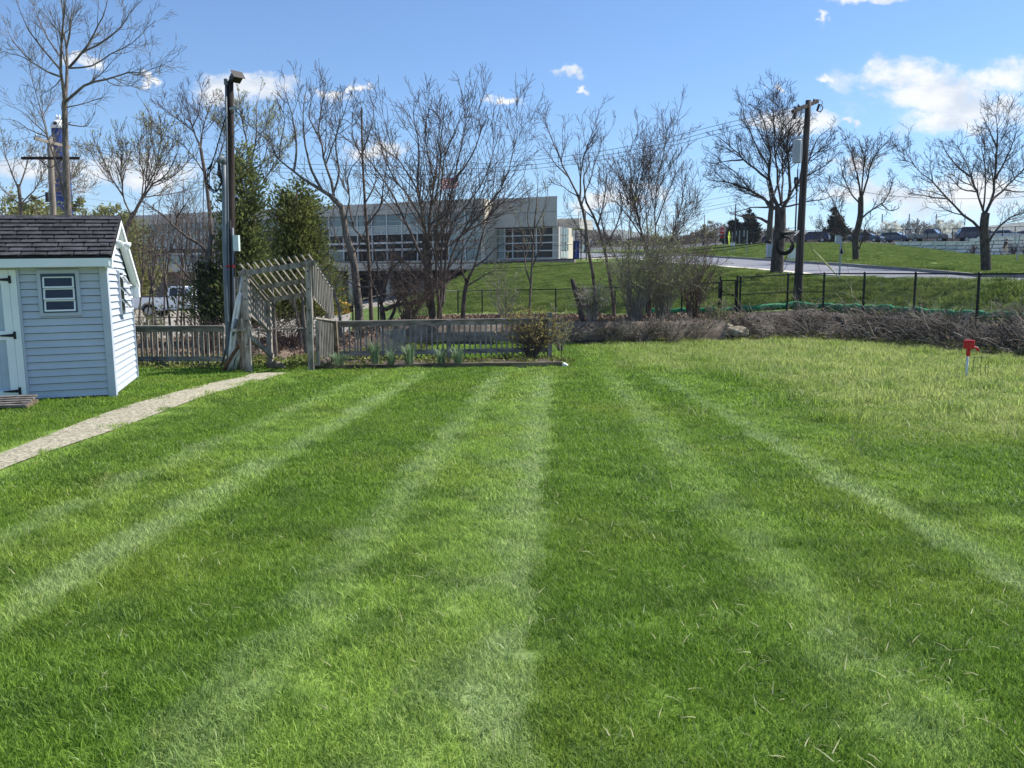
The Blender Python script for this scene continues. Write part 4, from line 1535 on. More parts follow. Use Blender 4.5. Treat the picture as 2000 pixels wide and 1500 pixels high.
def blade_mesh(name, n, size, h, w, lean, rng, m, flat=False):
    x = rng.uniform(-size / 2, size / 2, (n, 2))
    a = rng.uniform(0, 2 * np.pi, n)
    hh = h * rng.uniform(0.55, 1.3, n)
    ln = lean * rng.uniform(0.1, 1.3, n) * hh
    if flat:
        hh, ln = np.full(n, .012) + rng.uniform(0, .01, n), h * rng.uniform(.5, 1.4, n)
    b = a + rng.normal(0, .5, n)
    side = np.stack([-np.sin(b), np.cos(b)], 1) * (w * rng.uniform(.7, 1.3, n))[:, None] / 2
    d = np.stack([np.cos(a), np.sin(a)], 1)
    z0 = .0 if not flat else .03
    V = np.zeros((n, 5, 3))
    V[:, 0, :2] = x - side
    V[:, 1, :2] = x + side
    V[:, 2, :2] = x - side * .8 + d * (ln * .35)[:, None]
    V[:, 3, :2] = x + side * .8 + d * (ln * .35)[:, None]
    V[:, 4, :2] = x + d * ln[:, None]
    V[:, 2, 2] = V[:, 3, 2] = hh * .62
    V[:, 4, 2] = hh
    if flat:
        V[:, :, 2] += z0
    i = np.arange(n)[:, None] * 5
    q = np.concatenate([i + 0, i + 1, i + 3, i + 2], 1)
    t = np.concatenate([i + 2, i + 3, i + 4], 1)
    me = np_mesh(name, V.reshape(-1, 3), [q, t], m)
    return bpy.data.objects.new(name, me)


def tuft_set(key, k, n, size, h, w, lean, m, seed, flat=False):
    c = bpy.data.collections.new(key)
    rng = np.random.default_rng(seed)
    for i in range(k):
        c.objects.link(blade_mesh('%s_tuft' % key, n, size, h * rng.uniform(.88, 1.12), w, lean, rng, m, flat))
    TUFTS[key] = c
    return c


def scatter(name, cells, csize, key, density, seed, smin=.8, smax=1.2, tilt=.08, hfun=None):
    """an emitter of small squares; geometry nodes put one tuft on each scattered point"""
    V, n = [], len(cells)
    for (x, y) in cells:
        for dx, dy in ((0, 0), (csize, 0), (csize, csize), (0, csize)):
            X, Y = x + dx, y + dy
            V.append((X, Y, (hfun or ground)(X, Y)))
    me = np_mesh(name, np.array(V), [np.arange(n * 4).reshape(n, 4)], None)
    o = tag(link(name, me), kind='stuff')
    ng = bpy.data.node_groups.new(name, 'GeometryNodeTree')
    ng.interface.new_socket('Geometry', in_out='INPUT', socket_type='NodeSocketGeometry')
    ng.interface.new_socket('Geometry', in_out='OUTPUT', socket_type='NodeSocketGeometry')
    N, L = ng.nodes, ng.links
    gi, go = N.new('NodeGroupInput'), N.new('NodeGroupOutput')
    d = N.new('GeometryNodeDistributePointsOnFaces')
    d.inputs['Density'].default_value = density
    d.inputs['Seed'].default_value = seed
    ci = N.new('GeometryNodeCollectionInfo')
    ci.inputs[0].default_value = TUFTS[key]
    ci.inputs['Separate Children'].default_value = True
    ci.inputs['Reset Children'].default_value = True
    ip = N.new('GeometryNodeInstanceOnPoints')
    ip.inputs['Pick Instance'].default_value = True
    rv = N.new('FunctionNodeRandomValue')
    rv.data_type = 'FLOAT_VECTOR'
    rv.inputs[0].default_value = (-tilt, -tilt, 0)
    rv.inputs[1].default_value = (tilt, tilt, 6.283)
    rs = N.new('FunctionNodeRandomValue')
    rs.data_type = 'FLOAT'
    rs.inputs[2].default_value = smin
    rs.inputs[3].default_value = smax
    L.new(gi.outputs[0], d.inputs['Mesh'])
    L.new(d.outputs['Points'], ip.inputs['Points'])
    L.new(ci.outputs[0], ip.inputs['Instance'])
    L.new(rv.outputs[0], ip.inputs['Rotation'])
    L.new(rs.outputs[1], ip.inputs['Scale'])
    L.new(ip.outputs[0], go.inputs[0])
    md = o.modifiers.new('scatter', 'NODES')
    md.node_group = ng
    return o


tuft_set('near', 6, 540, .30, .030, .0029, 1.2, 'turf_blades', 1)
tuft_set('mid', 5, 330, .36, .033, .0048, 1.15, 'turf_blades', 2)
tuft_set('far', 5, 180, .42, .038, .009, 1.1, 'turf_blades', 3)
tuft_set('meadow', 5, 90, .34, .11, .007, .9, 'turf_blades', 4)
tuft_set('slope', 4, 190, .60, .085, .014, 1.1, 'slope_blades', 5)
tuft_set('clipping', 5, 4, .34, .06, .0042, .9, 'straw', 6, flat=True)
tuft_set('pale', 5, 16, .34, .036, .0032, 1.3, 'pale_blade', 8)
tuft_set('strawtop', 4, 12, .34, .12, .005, 1.1, 'straw', 7)
inv_sh = MSH.inverted()
bed_poly = [(e0[0], e0[1]), (e1[0], e1[1]), (bk1[0], bk1[1]), (bk0[0], bk0[1])]


def in_bed(x, y):
    if not (e0[0] < x < e1[0]):
        return False
    t = (x - e0[0]) / (e1[0] - e0[0])
    return e0[1] * (1 - t) + e1[1] * t - .02 < y < 16.75 + .35 * t


def blocked(x, y):
    if on_path(x, y) or in_bed(x, y):
        return True
    l = inv_sh @ Vector((x, y, 0))
    if -3.4 < l.x < -.0 and .02 < l.y < 2.42:
        return True
    if -2.2 < l.x < -.95 and -.55 < l.y < .1:
        return True
    return False


CW = .24
rngG = np.random.default_rng(11)
near, mid, far, mead, straw = [], [], [], [], []
for y in np.arange(1.4, 25.2, CW):
    for x in np.arange(-.66 * y - 1.6, .66 * y + 1.6, CW):
        cx, cy = x + CW / 2, y + CW / 2
        if y > 1.5 and (cy > lawn_end(cx) - .05) or cx > 11.2:
            continue
        if blocked(cx, cy):
            continue
        if cy > 16 and cx < -2.6:
            continue
        j = rngG.uniform(-.8, .8)
        if cy + j < 5.6:
            near.append((x, y))
        elif cy + j < 10.5:
            mid.append((x, y))
        else:
            far.append((x, y))
        if cy + j * 1.5 > 8.6 and cx + j * 2 > 3.8 or (cy + j > 15 and cx > 2 + j * 2):
            mead.append((x, y))
scatter('near_grass', near, CW, 'near', 48, 1)
scatter('middle_grass', mid, CW, 'mid', 34, 2)
scatter('distant_grass', far, CW, 'far', 26, 3)
scatter('meadow_grass', mead, CW, 'meadow', 5, 4)
scatter('grass_straw', mead, CW, 'strawtop', 3.2, 5)
scatter('grass_clippings', near + mid, CW, 'clipping', 6.0, 6, tilt=.2)
rake = [c for c in near if c[0] > .35 and c[1] < 3.6 and rngG.random() < .8]
scatter('raked_clippings', rake, CW, 'clipping', 14, 26, tilt=.3)
scatter('pale_grass_blades', near + mid, CW, 'pale', 9.0, 16)
slope = []
for y in np.arange(17, 76, .5):
    for x in np.arange(-.12 * y, .66 * y + 2, .5):
        s = (x + .25) / (y + .25)
        ys, zs = prof(s)
        kmax = 3
        y2 = ys[2] + (.5 if s > .15 else .6)
        if s < px2s(800):
            continue
        if y2 < y and y + .5 < max(ys[3] + .2, ys[4] - .6) and y < 74:
            slope.append((x, y))
scatter('slope_grass_blades', slope, .5, 'slope', 8.5, 7, .7, 1.3)
fl_c = []
for y in np.arange(24, 120, 1.0):
    for x in np.arange(.10 * y, .68 * y + 2, 1.0):
        ys, zs = prof((x + .5) / (y + .5))
        if ys[5] + .5 < y and y + 1 < ys[6] - (2.5 if x > .45 * y else .5):
            fl_c.append((x, y))
scatter('far_lawn_blades', fl_c, 1.0, 'slope', 1.6, 17, .8, 1.4)

# ground cover behind the arbor, dry leaves on the bank
tuft_set('cover', 4, 1, .3, .1, .01, 1, 'cover_leaf', 20)
cov = bpy.data.collections.new('cover_leaves')
for i in range(4):
    rg = np.random.default_rng(40 + i)
    C = np.stack([rg.uniform(-.2, .2, 60), rg.uniform(-.2, .2, 60), rg.uniform(.01, .09, 60)], 1)
    V, q = leaf_quads(C, .05, rg, .8, up=.5)
    cov.objects.link(bpy.data.objects.new('cover', np_mesh('cover', V, [q], 'cover_leaf')))
TUFTS['coverleaf'] = cov
lit = bpy.data.collections.new('dry_leaves')
for i in range(4):
    rg = np.random.default_rng(60 + i)
    C = np.stack([rg.uniform(-.3, .3, 46), rg.uniform(-.3, .3, 46), rg.uniform(.0, .03, 46)], 1)
    V, q = leaf_quads(C, .08, rg, .7, up=.1)
    lit.objects.link(bpy.data.objects.new('dry', np_mesh('dry', V, [q], 'dry_leaf')))
TUFTS['dryleaf'] = lit
cov_c, lit_c = [], []
for y in np.arange(15.4, 32, .4):
    for x in np.arange(-.62 * y, .1 * y, .4):
        s = x / y
        ys, zs = prof(s)
        if y < ys[0] + .4 and x < -2.4 or in_bed(x, y):
            cov_c.append((x, y))
        elif ys[1] < y < ys[2] + .5:
            lit_c.append((x, y))
for y in np.arange(21.5, 29, .4):
    for x in np.arange(.1 * y, .27 * y, .4):
        ys, zs = prof(x / y)
        if ys[1] < y < ys[2]:
            lit_c.append((x, y))
for px in np.arange(1425, 2250, 14):
    ys, zs = prof(px2s(px))
    for dy in (-.35, -.05):
        if rngG.random() < .75:
            cov_c.append((px2s(px) * ys[0] - .2, ys[0] + dy))
scatter('ground_cover', cov_c, .4, 'coverleaf', 9, 8)
scatter('fallen_leaves', lit_c, .4, 'dryleaf', 5, 9)

# ------------------------------------------------------------------ trees
LB = 'bark_grey'
make_tree('bare_tree', 'tall bare tree with forked trunk rising behind the blue shed roof', 'tree', [
    (7.5, 5.0, [(136, 640), (133, 425), (129, 330), (126, 198)]),
    (3.40, 1.2, [(126, 200), (121, 150), (121, 100), (124, 20), (126, -70)]),
    (3.57, 1.2, [(127, 198), (133, 135), (129, 90), (123, 40), (119, -60)]),
    (2.89, 0.8, [(129, 198), (158, 172), (200, 156), (245, 143), (287, 140), (321, 123)]),
    (2.55, 0.8, [(134, 133), (158, 105), (185, 66), (206, 20), (215, -30)]),
    (2.04, 0.7, [(156, 106), (198, 84), (238, 52), (258, 20), (278, 0)]),
    (1.87, 0.7, [(134, 133), (175, 131), (215, 108), (260, 82), (285, 55), (305, 40)]),
    (2.21, 0.7, [(121, 140), (86, 97), (57, 60), (43, 28), (25, -15)]),
    (2.21, 0.7, [(119, 150), (89, 138), (57, 117), (28, 106), (0, 98)]),
    (1.87, 0.6, [(119, 112), (97, 80), (74, 34), (60, -10)]),
    (1.53, 0.5, [(60, 117), (38, 95), (20, 70), (12, 45)]),
    (2.04, 0.8, [(124, 385), (108, 310), (92, 266), (77, 206), (60, 143), (43, 97)]),
    (1.36, 0.5, [(95, 268), (60, 255), (30, 235), (2, 232)]),
    (1.36, 0.5, [(90, 262), (45, 220), (12, 205)]),
    (1.36, 0.5, [(134, 243), (165, 247), (180, 232), (186, 218)]),
    (1.36, 0.5, [(130, 210), (170, 200), (200, 190), (222, 190)]),
    (1.19, 0.5, [(202, 152), (222, 165), (250, 168), (262, 163)]),
    (1.36, 0.5, [(121, 152), (105, 170), (88, 180), (76, 190)]),
], 24.0, 1, LB, 'twig_grey', l1=(2.6, 46, 0.34), l2=(3.4, 45, 0.42), l3=(4.5, 45, .5), rmin=.0045, levels=3, base_z=-.1, fine=False)

make_tree('budding_tree', 'spreading tree with pale green buds behind the shed roof', 'tree', [
    (6, 4.2, [(240, 640), (244, 470), (250, 440), (262, 415)]),
    (2.66, .9, [(258, 424), (288, 372), (318, 345), (338, 318), (350, 280)]),
    (2.10, .9, [(262, 415), (300, 340), (310, 300), (318, 262)]),
    (1.82, .9, [(258, 424), (240, 380), (236, 330), (240, 275)]),
    (1.54, .8, [(240, 380), (215, 345), (200, 310), (190, 290)]),
    (1.54, .8, [(275, 395), (280, 350), (272, 300), (276, 262)]),
    (1.40, .7, [(237, 345), (222, 310), (216, 278)]),
], 34.0, 2, 'bark_brown', 'twig_brown', l1=(2.2, 34, .55), l2=(2.4, 36, .5), l3=(2.4, 38, .6), buds=2, bud_mat='bud_green', bud_size=.085, rmin=.007, base_z=-.4, trop=(.8, .7, .6))
make_tree('bare_tree', 'dark tree with a long limb arching down beside the left cedar', 'tree', [
    (5, 3.6, [(418, 640), (412, 560), (405, 500), (396, 482)]),
    (3.2, 1.0, [(396, 482), (372, 466), (345, 446), (318, 420), (290, 400), (270, 388)]),
    (2.4, .7, [(345, 446), (345, 425), (338, 400), (325, 390)]),
    (2.4, .8, [(408, 590), (380, 555), (350, 520), (320, 500), (260, 480)]),
    (1.8, .6, [(345, 425), (360, 402), (375, 380)]),
    (1.6, .6, [(372, 466), (365, 430), (375, 395)]),
], 25.5, 3, 'bark_dark', 'twig_dark', l1=(1.8, 50, .4), l2=(2.4, 45, .5), l3=(3, 45, .5), rmin=.0055, base_z=-.25)
make_tree('bare_tree', 'slender purple twigged tree left of the dark utility pole', 'tree', [
    (4.5, 3, [(415, 640), (413, 480), (406, 380), (392, 290)]),
    (2.10, .7, [(392, 290), (376, 248), (368, 215), (360, 182)]),
    (1.65, .7, [(392, 290), (398, 245), (410, 210), (425, 190)]),
    (1.35, .6, [(380, 258), (350, 235), (325, 215), (315, 190)]),
    (1.35, .6, [(400, 340), (365, 290), (335, 270), (308, 262)]),
    (1.35, .6, [(376, 248), (388, 220), (392, 190), (394, 172)]),
    (1.35, .6, [(402, 350), (425, 310), (438, 270), (440, 230)]),
], 40.0, 4, 'bark_brown', 'twig_purple', l1=(2.2, 40, .5), l2=(3.0, 40, .5), l3=(3.6, 42, .55), rmin=.007, buds=1, bud_mat='bud_tan', bud_size=.06, base_z=-.5, trop=(.7, .6, .5))
make_tree('budding_tree', 'tall narrow budding tree showing above the left cedar', 'tree', [
    (5, 3.4, [(500, 640), (498, 480), (493, 380), (488, 310)]),
    (1.95, .8, [(488, 310), (478, 260), (470, 220), (466, 190)]),
    (1.95, .8, [(490, 320), (500, 270), (502, 230), (500, 205)]),
    (1.65, .8, [(493, 370), (515, 310), (522, 270), (520, 235)]),
    (1.65, .8, [(490, 350), (465, 300), (445, 260), (438, 215)]),
    (1.50, .7, [(495, 380), (525, 340), (535, 310), (530, 280)]),
], 38.0, 5, 'bark_brown', 'twig_brown', l1=(2.4, 34, .5), l2=(3.0, 36, .5), l3=(3.2, 38, .6), buds=4, bud_mat='bud_green', bud_size=.085, rmin=.007, base_z=-.5, trop=(.9, .8, .7))
make_tree('budding_tree', 'faint budding tree at the left edge beyond the pale utility pole', 'tree', [
    (5, 3, [(40, 640), (42, 470), (40, 400), (36, 360)]),
    (1.68, .8, [(36, 370), (20, 330), (10, 300), (6, 280)]),
    (1.68, .8, [(38, 365), (50, 330), (60, 300), (66, 285)]),
    (1.54, .8, [(40, 400), (75, 360), (88, 330), (84, 300)]),
    (1.54, .8, [(40, 400), (5, 370), (-20, 340)]),
    (1.40, .8, [(40, 400), (110, 370), (150, 340), (170, 320)]),
], 45.0, 6, 'bark_brown', 'twig_grey', l1=(2.4, 40, .5), l2=(3.0, 40, .5), l3=(3.2, 40, .6), buds=3, bud_mat='bud_tan', bud_size=.08, rmin=.008, base_z=-.6, trop=(.7, .6, .6))

make_tree('bare_tree', 'leaning grey tree bending left above the right cedar', 'tree', [
    (8.61, 5.0, [(704, 640), (695, 546), (689, 500), (680, 470), (671, 449), (673, 430), (667, 405), (655, 388), (647, 383)]),
    (4.10, 1.2, [(650, 385), (628, 372), (598, 352), (562, 326), (540, 307), (518, 285)]),
    (2.95, .9, [(652, 382), (647, 352), (637, 320), (630, 290), (622, 264), (630, 200), (634, 160)]),
    (2.95, .9, [(630, 373), (616, 343), (601, 307), (594, 260), (592, 220), (600, 165)]),
    (2.46, .9, [(574, 334), (580, 285), (572, 230), (560, 190), (552, 168)]),
    (2.13, .9, [(652, 375), (662, 330), (655, 280), (668, 230), (686, 180)]),
    (1.80, .8, [(674, 436), (682, 390), (680, 340), (709, 294), (722, 245)]),
    (1.64, .8, [(622, 264), (605, 230), (610, 190), (620, 170)]),
    (1.64, .8, [(637, 320), (655, 270), (665, 220), (655, 175)]),
    (1.64, .7, [(688, 500), (705, 470), (720, 430), (735, 400)]),
    (1.48, .7, [(545, 310), (550, 270), (556, 235), (548, 205)]),
    (1.48, .7, [(690, 500), (660, 470), (650, 440), (640, 430)]),
], 25.5, 7, 'bark_grey', 'twig_brown', l1=(2.2, 40, .36), l2=(3.0, 42, .45), l3=(3.2, 45, .5), rmin=.0055, base_z=-.05, trop=(.9, .6, .4))
make_tree('bare_tree', 'straight slim bare tree just right of the leaning grey tree', 'tree', [
    (4.12, 1.5, [(726, 640), (722, 545), (718, 467), (713, 397), (708, 307), (706, 210)]),
    (1.95, .8, [(719, 480), (690, 440), (682, 390), (676, 340), (678, 300)]),
    (1.95, .8, [(716, 440), (745, 400), (748, 360), (755, 310), (750, 270)]),
    (1.65, .8, [(713, 397), (735, 350), (728, 300), (738, 250)]),
    (1.50, .7, [(709, 310), (690, 270), (688, 230), (694, 200)]),
    (1.50, .7, [(708, 300), (722, 260), (730, 225), (726, 195)]),
], 27.5, 8, 'bark_brown', 'twig_brown', l1=(2.0, 40, .42), l2=(2.8, 42, .45), l3=(3.2, 45, .5), rmin=.0055, base_z=-.05, trop=(.8, .6, .4))
make_tree('thicket_tree', 'low tangled tree with a level limb left of the many stemmed tree', 'tree', [
    (6, 4, [(751, 645), (746, 600), (748, 570), (755, 545)]),
    (3.6, 1.2, [(755, 545), (765, 520), (768, 490), (770, 460)]),
    (4.4, 1.6, [(752, 605), (772, 596), (796, 592), (815, 593), (832, 585), (850, 570), (890, 535)]),
    (4.2, 1.2, [(756, 640), (770, 605), (782, 578), (800, 560), (830, 545)]),
    (3.0, 1.0, [(746, 600), (730, 560), (718, 530), (700, 500)]),
    (3.0, 1.0, [(748, 580), (740, 540), (735, 505), (728, 470)]),
    (2.4, .8, [(780, 580), (785, 550), (800, 510), (806, 470)]),
    (2.4, .8, [(765, 525), (790, 500), (815, 480), (840, 465)]),
    (2.2, .8, [(735, 560), (700, 560), (670, 545), (650, 540)]),
    (2.2, .8, [(800, 560), (830, 520), (850, 490), (862, 470)]),
], 24.5, 9, 'bark_brown', 'twig_brown', l1=(2.4, 55, .42), l2=(3.2, 52, .5), l3=(3.6, 50, .55), rmin=.0050, base_z=.4, trop=(.2, .2, .2))
make_tree('bare_tree', 'large many stemmed bare tree fanning out in front of the school', 'tree', [
    (7.80, 6, [(848, 645), (842, 590), (838, 540), (834, 480)]),
    (3.90, 1.2, [(836, 600), (830, 520), (827, 444), (817, 379), (803, 350), (788, 326), (768, 285), (755, 255)]),
    (3.28, 1.0, [(832, 520), (812, 470), (791, 431), (768, 379), (749, 349), (716, 307), (677, 271), (655, 256)]),
    (3.28, 1.1, [(838, 500), (824, 411), (817, 346), (819, 297), (812, 248), (806, 195)]),
    (3.43, 1.1, [(842, 560), (840, 470), (843, 400), (847, 346), (834, 290), (832, 240), (843, 189)]),
    (3.43, 1.1, [(856, 640), (853, 540), (852, 470), (860, 405), (868, 350), (876, 300), (888, 250), (902, 212)]),
    (3.12, 1.0, [(862, 640), (862, 560), (863, 470), (875, 410), (890, 346), (903, 281), (916, 205)]),
    (3.12, 1.0, [(864, 600), (870, 510), (880, 440), (905, 405), (930, 375), (955, 335), (978, 248)]),
    (3.12, 1.0, [(866, 590), (875, 520), (895, 465), (920, 435), (948, 408), (990, 346), (1012, 250)]),
    (2.34, 1.0, [(880, 480), (915, 450), (950, 430), (985, 390), (1020, 350), (1028, 320)]),
    (2.34, .9, [(826, 440), (795, 380), (770, 350), (745, 290), (738, 240)]),
    (2.18, .9, [(850, 400), (858, 330), (862, 260), (868, 200)]),
    (2.18, .9, [(890, 346), (925, 300), (940, 250), (948, 205)]),
    (2.03, .8, [(838, 560), (800, 520), (770, 500), (740, 480)]),
    (2.03, .8, [(860, 560), (900, 520), (930, 500), (960, 480)]),
], 25.0, 10, 'bark_dark', 'twig_dark', l1=(1.4, 36, .36), l2=(2.5, 40, .46), l3=(3.2, 44, .5), rmin=.0055, base_z=.4, buds=1, bud_mat='bud_tan', bud_size=.035, trop=(.7, .5, .4), depth=.6)
make_tree('bare_tree', 'small crooked dark tree right of the many stemmed tree', 'tree', [
    (5.10, 4, [(904, 645), (905, 600), (909, 565), (914, 545)]),
    (2.89, 1.0, [(914, 545), (925, 522), (938, 480), (948, 440), (965, 400)]),
    (2.55, 1.0, [(912, 552), (900, 520), (905, 480), (895, 440)]),
    (2.21, .8, [(925, 522), (950, 505), (975, 480), (1000, 470)]),
    (1.87, .7, [(910, 560), (935, 545), (960, 530), (990, 528)]),
], 25.8, 11, 'bark_dark', 'twig_dark', l1=(2.2, 45, .42), l2=(3.0, 45, .5), l3=(3.2, 45, .5), rmin=.0055, base_z=.38, trop=(.4, .3, .3))
make_tree('budding_tree', 'slim budding tree in front of the right end of the school', 'tree', [
    (2.6, 1.6, [(1033, 650), (1036, 570), (1040, 500), (1044, 440)]),
    (1.8, .7, [(1044, 440), (1048, 400), (1050, 365), (1050, 338)]),
    (1.8, .7, [(1038, 560), (1025, 510), (1020, 460), (1012, 420)]),
    (1.8, .7, [(1040, 520), (1058, 470), (1062, 430), (1066, 400)]),
    (1.5, .6, [(1042, 470), (1030, 430), (1034, 395), (1030, 370)]),
    (1.5, .6, [(1044, 450), (1062, 410), (1068, 385), (1070, 365)]),
], 26.5, 12, 'bark_grey', 'twig_grey', l1=(2.0, 34, .45), l2=(2.6, 38, .5), l3=(2.6, 40, .6), buds=3, bud_mat='bud_green', bud_size=.05, rmin=.005, base_z=.4, trop=(.9, .8, .7))
make_tree('bare_tree', 'slender bare tree forking high between the school and the road', 'tree', [
    (3.82, 2.6, [(1165, 655), (1160, 550), (1150, 493), (1141, 420), (1128, 380)]),
    (2.04, .7, [(1128, 380), (1110, 345), (1097, 317), (1078, 275), (1065, 240), (1053, 212)]),
    (2.04, .7, [(1132, 390), (1136, 330), (1145, 290), (1155, 262), (1168, 225)]),
    (1.53, .6, [(1110, 345), (1085, 320), (1070, 300), (1060, 285)]),
    (1.53, .6, [(1136, 400), (1150, 360), (1162, 320), (1180, 265)]),
    (1.36, .6, [(1130, 384), (1100, 365), (1085, 350), (1075, 345)]),
    (1.36, .6, [(1146, 470), (1120, 430), (1105, 400)]),
], 23.5, 13, 'bark_brown', 'twig_dark', l1=(3.0, 36, .36), l2=(3.2, 42, .45), l3=(4.2, 45, .5), rmin=.0045, base_z=.45, trop=(.8, .6, .4))
make_tree('bare_tree', 'second slender bare tree leaning left beside the forking one', 'tree', [
    (4.0, 2.0, [(1202, 640), (1195, 570), (1186, 515), (1178, 475), (1163, 430), (1145, 395)]),
    (2.0, .7, [(1145, 395), (1140, 350), (1150, 320), (1148, 280)]),
    (2.0, .7, [(1180, 487), (1205, 440), (1215, 400), (1208, 350)]),
    (1.8, .6, [(1168, 440), (1180, 390), (1185, 340), (1178, 300)]),
    (1.6, .6, [(1163, 430), (1140, 410), (1120, 405)]),
], 25.0, 14, 'bark_brown', 'twig_dark', l1=(2.2, 40, .42), l2=(3.0, 42, .45), l3=(3.2, 45, .5), rmin=.0045, base_z=.4, trop=(.8, .6, .4))
make_tree('bare_tree', 'wide clump of bare stems growing out of the green brush', 'tree', [
    (4.40, 3.6, [(1268, 640), (1268, 560), (1268, 520), (1262, 480)]),
    (1.90, .8, [(1264, 500), (1256, 463), (1241, 407), (1222, 370), (1207, 335), (1195, 300)]),
    (2.04, .8, [(1276, 600), (1277, 510), (1280, 440), (1282, 387), (1290, 327), (1302, 268)]),
    (1.90, .8, [(1262, 500), (1240, 400), (1232, 350), (1230, 300), (1236, 275)]),
    (1.90, .8, [(1288, 600), (1291, 520), (1303, 480), (1323, 450), (1345, 425), (1367, 392)]),
    (1.77, .8, [(1225, 600), (1228, 520), (1230, 433), (1240, 383), (1252, 330), (1258, 290)]),
    (1.77, .8, [(1228, 540), (1205, 505), (1185, 470), (1172, 425), (1165, 370)]),
    (1.63, .8, [(1280, 440), (1300, 390), (1318, 340), (1322, 300)]),
    (1.63, .8, [(1291, 520), (1320, 440), (1335, 380), (1340, 330)]),
    (1.50, .8, [(1268, 480), (1262, 400), (1268, 340), (1270, 285)]),
    (1.50, .7, [(1260, 470), (1225, 420), (1200, 390), (1180, 350)]),
], 26.0, 15, 'bark_brown', 'twig_brown', l1=(2.6, 34, .38), l2=(3.0, 40, .46), l3=(4.0, 44, .5), rmin=.0048, base_z=.4, trop=(.8, .6, .4), depth=.6)

make_tree('bare_tree', 'broad bare tree standing right behind the transformer pole', 'tree', [
    (12.5, 10, [(1516, 544), (1519, 500), (1523, 458), (1524, 425), (1524, 405)]),
    (3.98, 1.2, [(1521, 408), (1507, 370), (1501, 345), (1505, 304), (1500, 275), (1493, 240), (1481, 220)]),
    (3.67, 1.2, [(1528, 406), (1542, 384), (1543, 355), (1537, 310), (1538, 277), (1545, 240), (1556, 210)]),
    (3.06, 1.0, [(1519, 412), (1492, 388), (1465, 372), (1432, 359), (1408, 355), (1386, 350), (1372, 342)]),
    (2.45, 1.0, [(1501, 350), (1474, 330), (1452, 310), (1432, 291), (1412, 276), (1396, 262)]),
    (2.45, 1.0, [(1534, 398), (1550, 370), (1566, 345), (1580, 313), (1597, 296), (1622, 278)]),
    (1.95, .9, [(1552, 366), (1575, 345), (1604, 328), (1625, 312), (1640, 295)]),
    (1.95, .9, [(1532, 404), (1560, 398), (1585, 392), (1613, 388), (1630, 380)]),
    (2.45, 1.0, [(1526, 402), (1520, 350), (1514, 300), (1512, 245), (1509, 192)]),
    (1.95, .9, [(1503, 330), (1480, 290), (1465, 255), (1455, 225), (1448, 200)]),
    (1.95, .9, [(1527, 396), (1530, 340), (1526, 290), (1530, 240), (1528, 200)]),
    (1.72, .8, [(1538, 300), (1560, 265), (1575, 240), (1585, 222)]),
    (1.72, .8, [(1500, 405), (1470, 405), (1445, 412), (1425, 418)]),
    (1.72, .8, [(1452, 312), (1420, 315), (1400, 318), (1384, 318)]),
    (1.47, .8, [(1505, 300), (1490, 270), (1470, 230), (1476, 205)]),
    (1.47, .8, [(1580, 313), (1592, 280), (1606, 262), (1622, 250)]),
    (1.59, .8, [(1465, 372), (1440, 340), (1415, 322), (1395, 300)]),
], 36.0, 16, 'bark_black', 'twig_black', l1=(2.5, 40, .36), l2=(3.4, 42, .5), l3=(4.6, 46, .55), rmin=.0062, base_z=None, trop=(.5, .4, .3), depth=.7)
make_tree('bare_tree', 'darker bare tree half hidden behind the broad tree near the parked cars', 'tree', [
    (6, 4.5, [(1503, 489), (1503, 450), (1506, 410), (1507, 390)]),
    (3.2, .9, [(1503, 436), (1480, 425), (1455, 425), (1425, 415)]),
    (3.0, .9, [(1506, 410), (1490, 385), (1470, 375), (1450, 372)]),
    (3.0, .9, [(1507, 395), (1515, 370), (1522, 350), (1524, 330)]),
    (3.0, .9, [(1506, 410), (1530, 395), (1548, 385), (1560, 370)]),
    (2.6, .9, [(1507, 395), (1500, 360), (1494, 335)]),
], 80.0, 17, 'bark_black', 'twig_black', l1=(1.0, 42, .42), l2=(1.6, 44, .5), l3=(1.8, 46, .55), rmin=.012, base_z=None, trop=(.4, .3, .3))
make_tree('bare_tree', 'bare tree with narrow upright crown right of the transformer pole', 'tree', [
    (6.5, 5.0, [(1673, 520), (1671, 490), (1671, 465), (1678, 435), (1681, 415), (1681, 385)]),
    (2.20, .9, [(1681, 390), (1676, 350), (1670, 325), (1664, 300), (1660, 278)]),
    (2.20, .9, [(1682, 388), (1694, 352), (1700, 320), (1716, 295), (1736, 274)]),
    (2.08, .9, [(1670, 462), (1650, 440), (1640, 420), (1625, 390), (1612, 365)]),
    (1.95, .9, [(1678, 432), (1700, 412), (1722, 398), (1738, 375), (1744, 350)]),
    (1.72, .9, [(1681, 400), (1660, 375), (1648, 345), (1640, 318)]),
    (1.72, .9, [(1682, 385), (1686, 340), (1690, 305), (1694, 275)]),
    (1.59, .9, [(1671, 470), (1640, 462), (1610, 452), (1592, 440)]),
    (1.47, .8, [(1672, 500), (1684, 470), (1690, 440), (1700, 425)]),
    (1.47, .8, [(1722, 398), (1735, 410), (1748, 410), (1757, 405)]),
], 52.0, 18, 'bark_black', 'twig_black', l1=(2.4, 38, .42), l2=(3.0, 42, .5), l3=(3.6, 46, .55), rmin=.0085, base_z=None, trop=(.6, .5, .4), depth=.6)
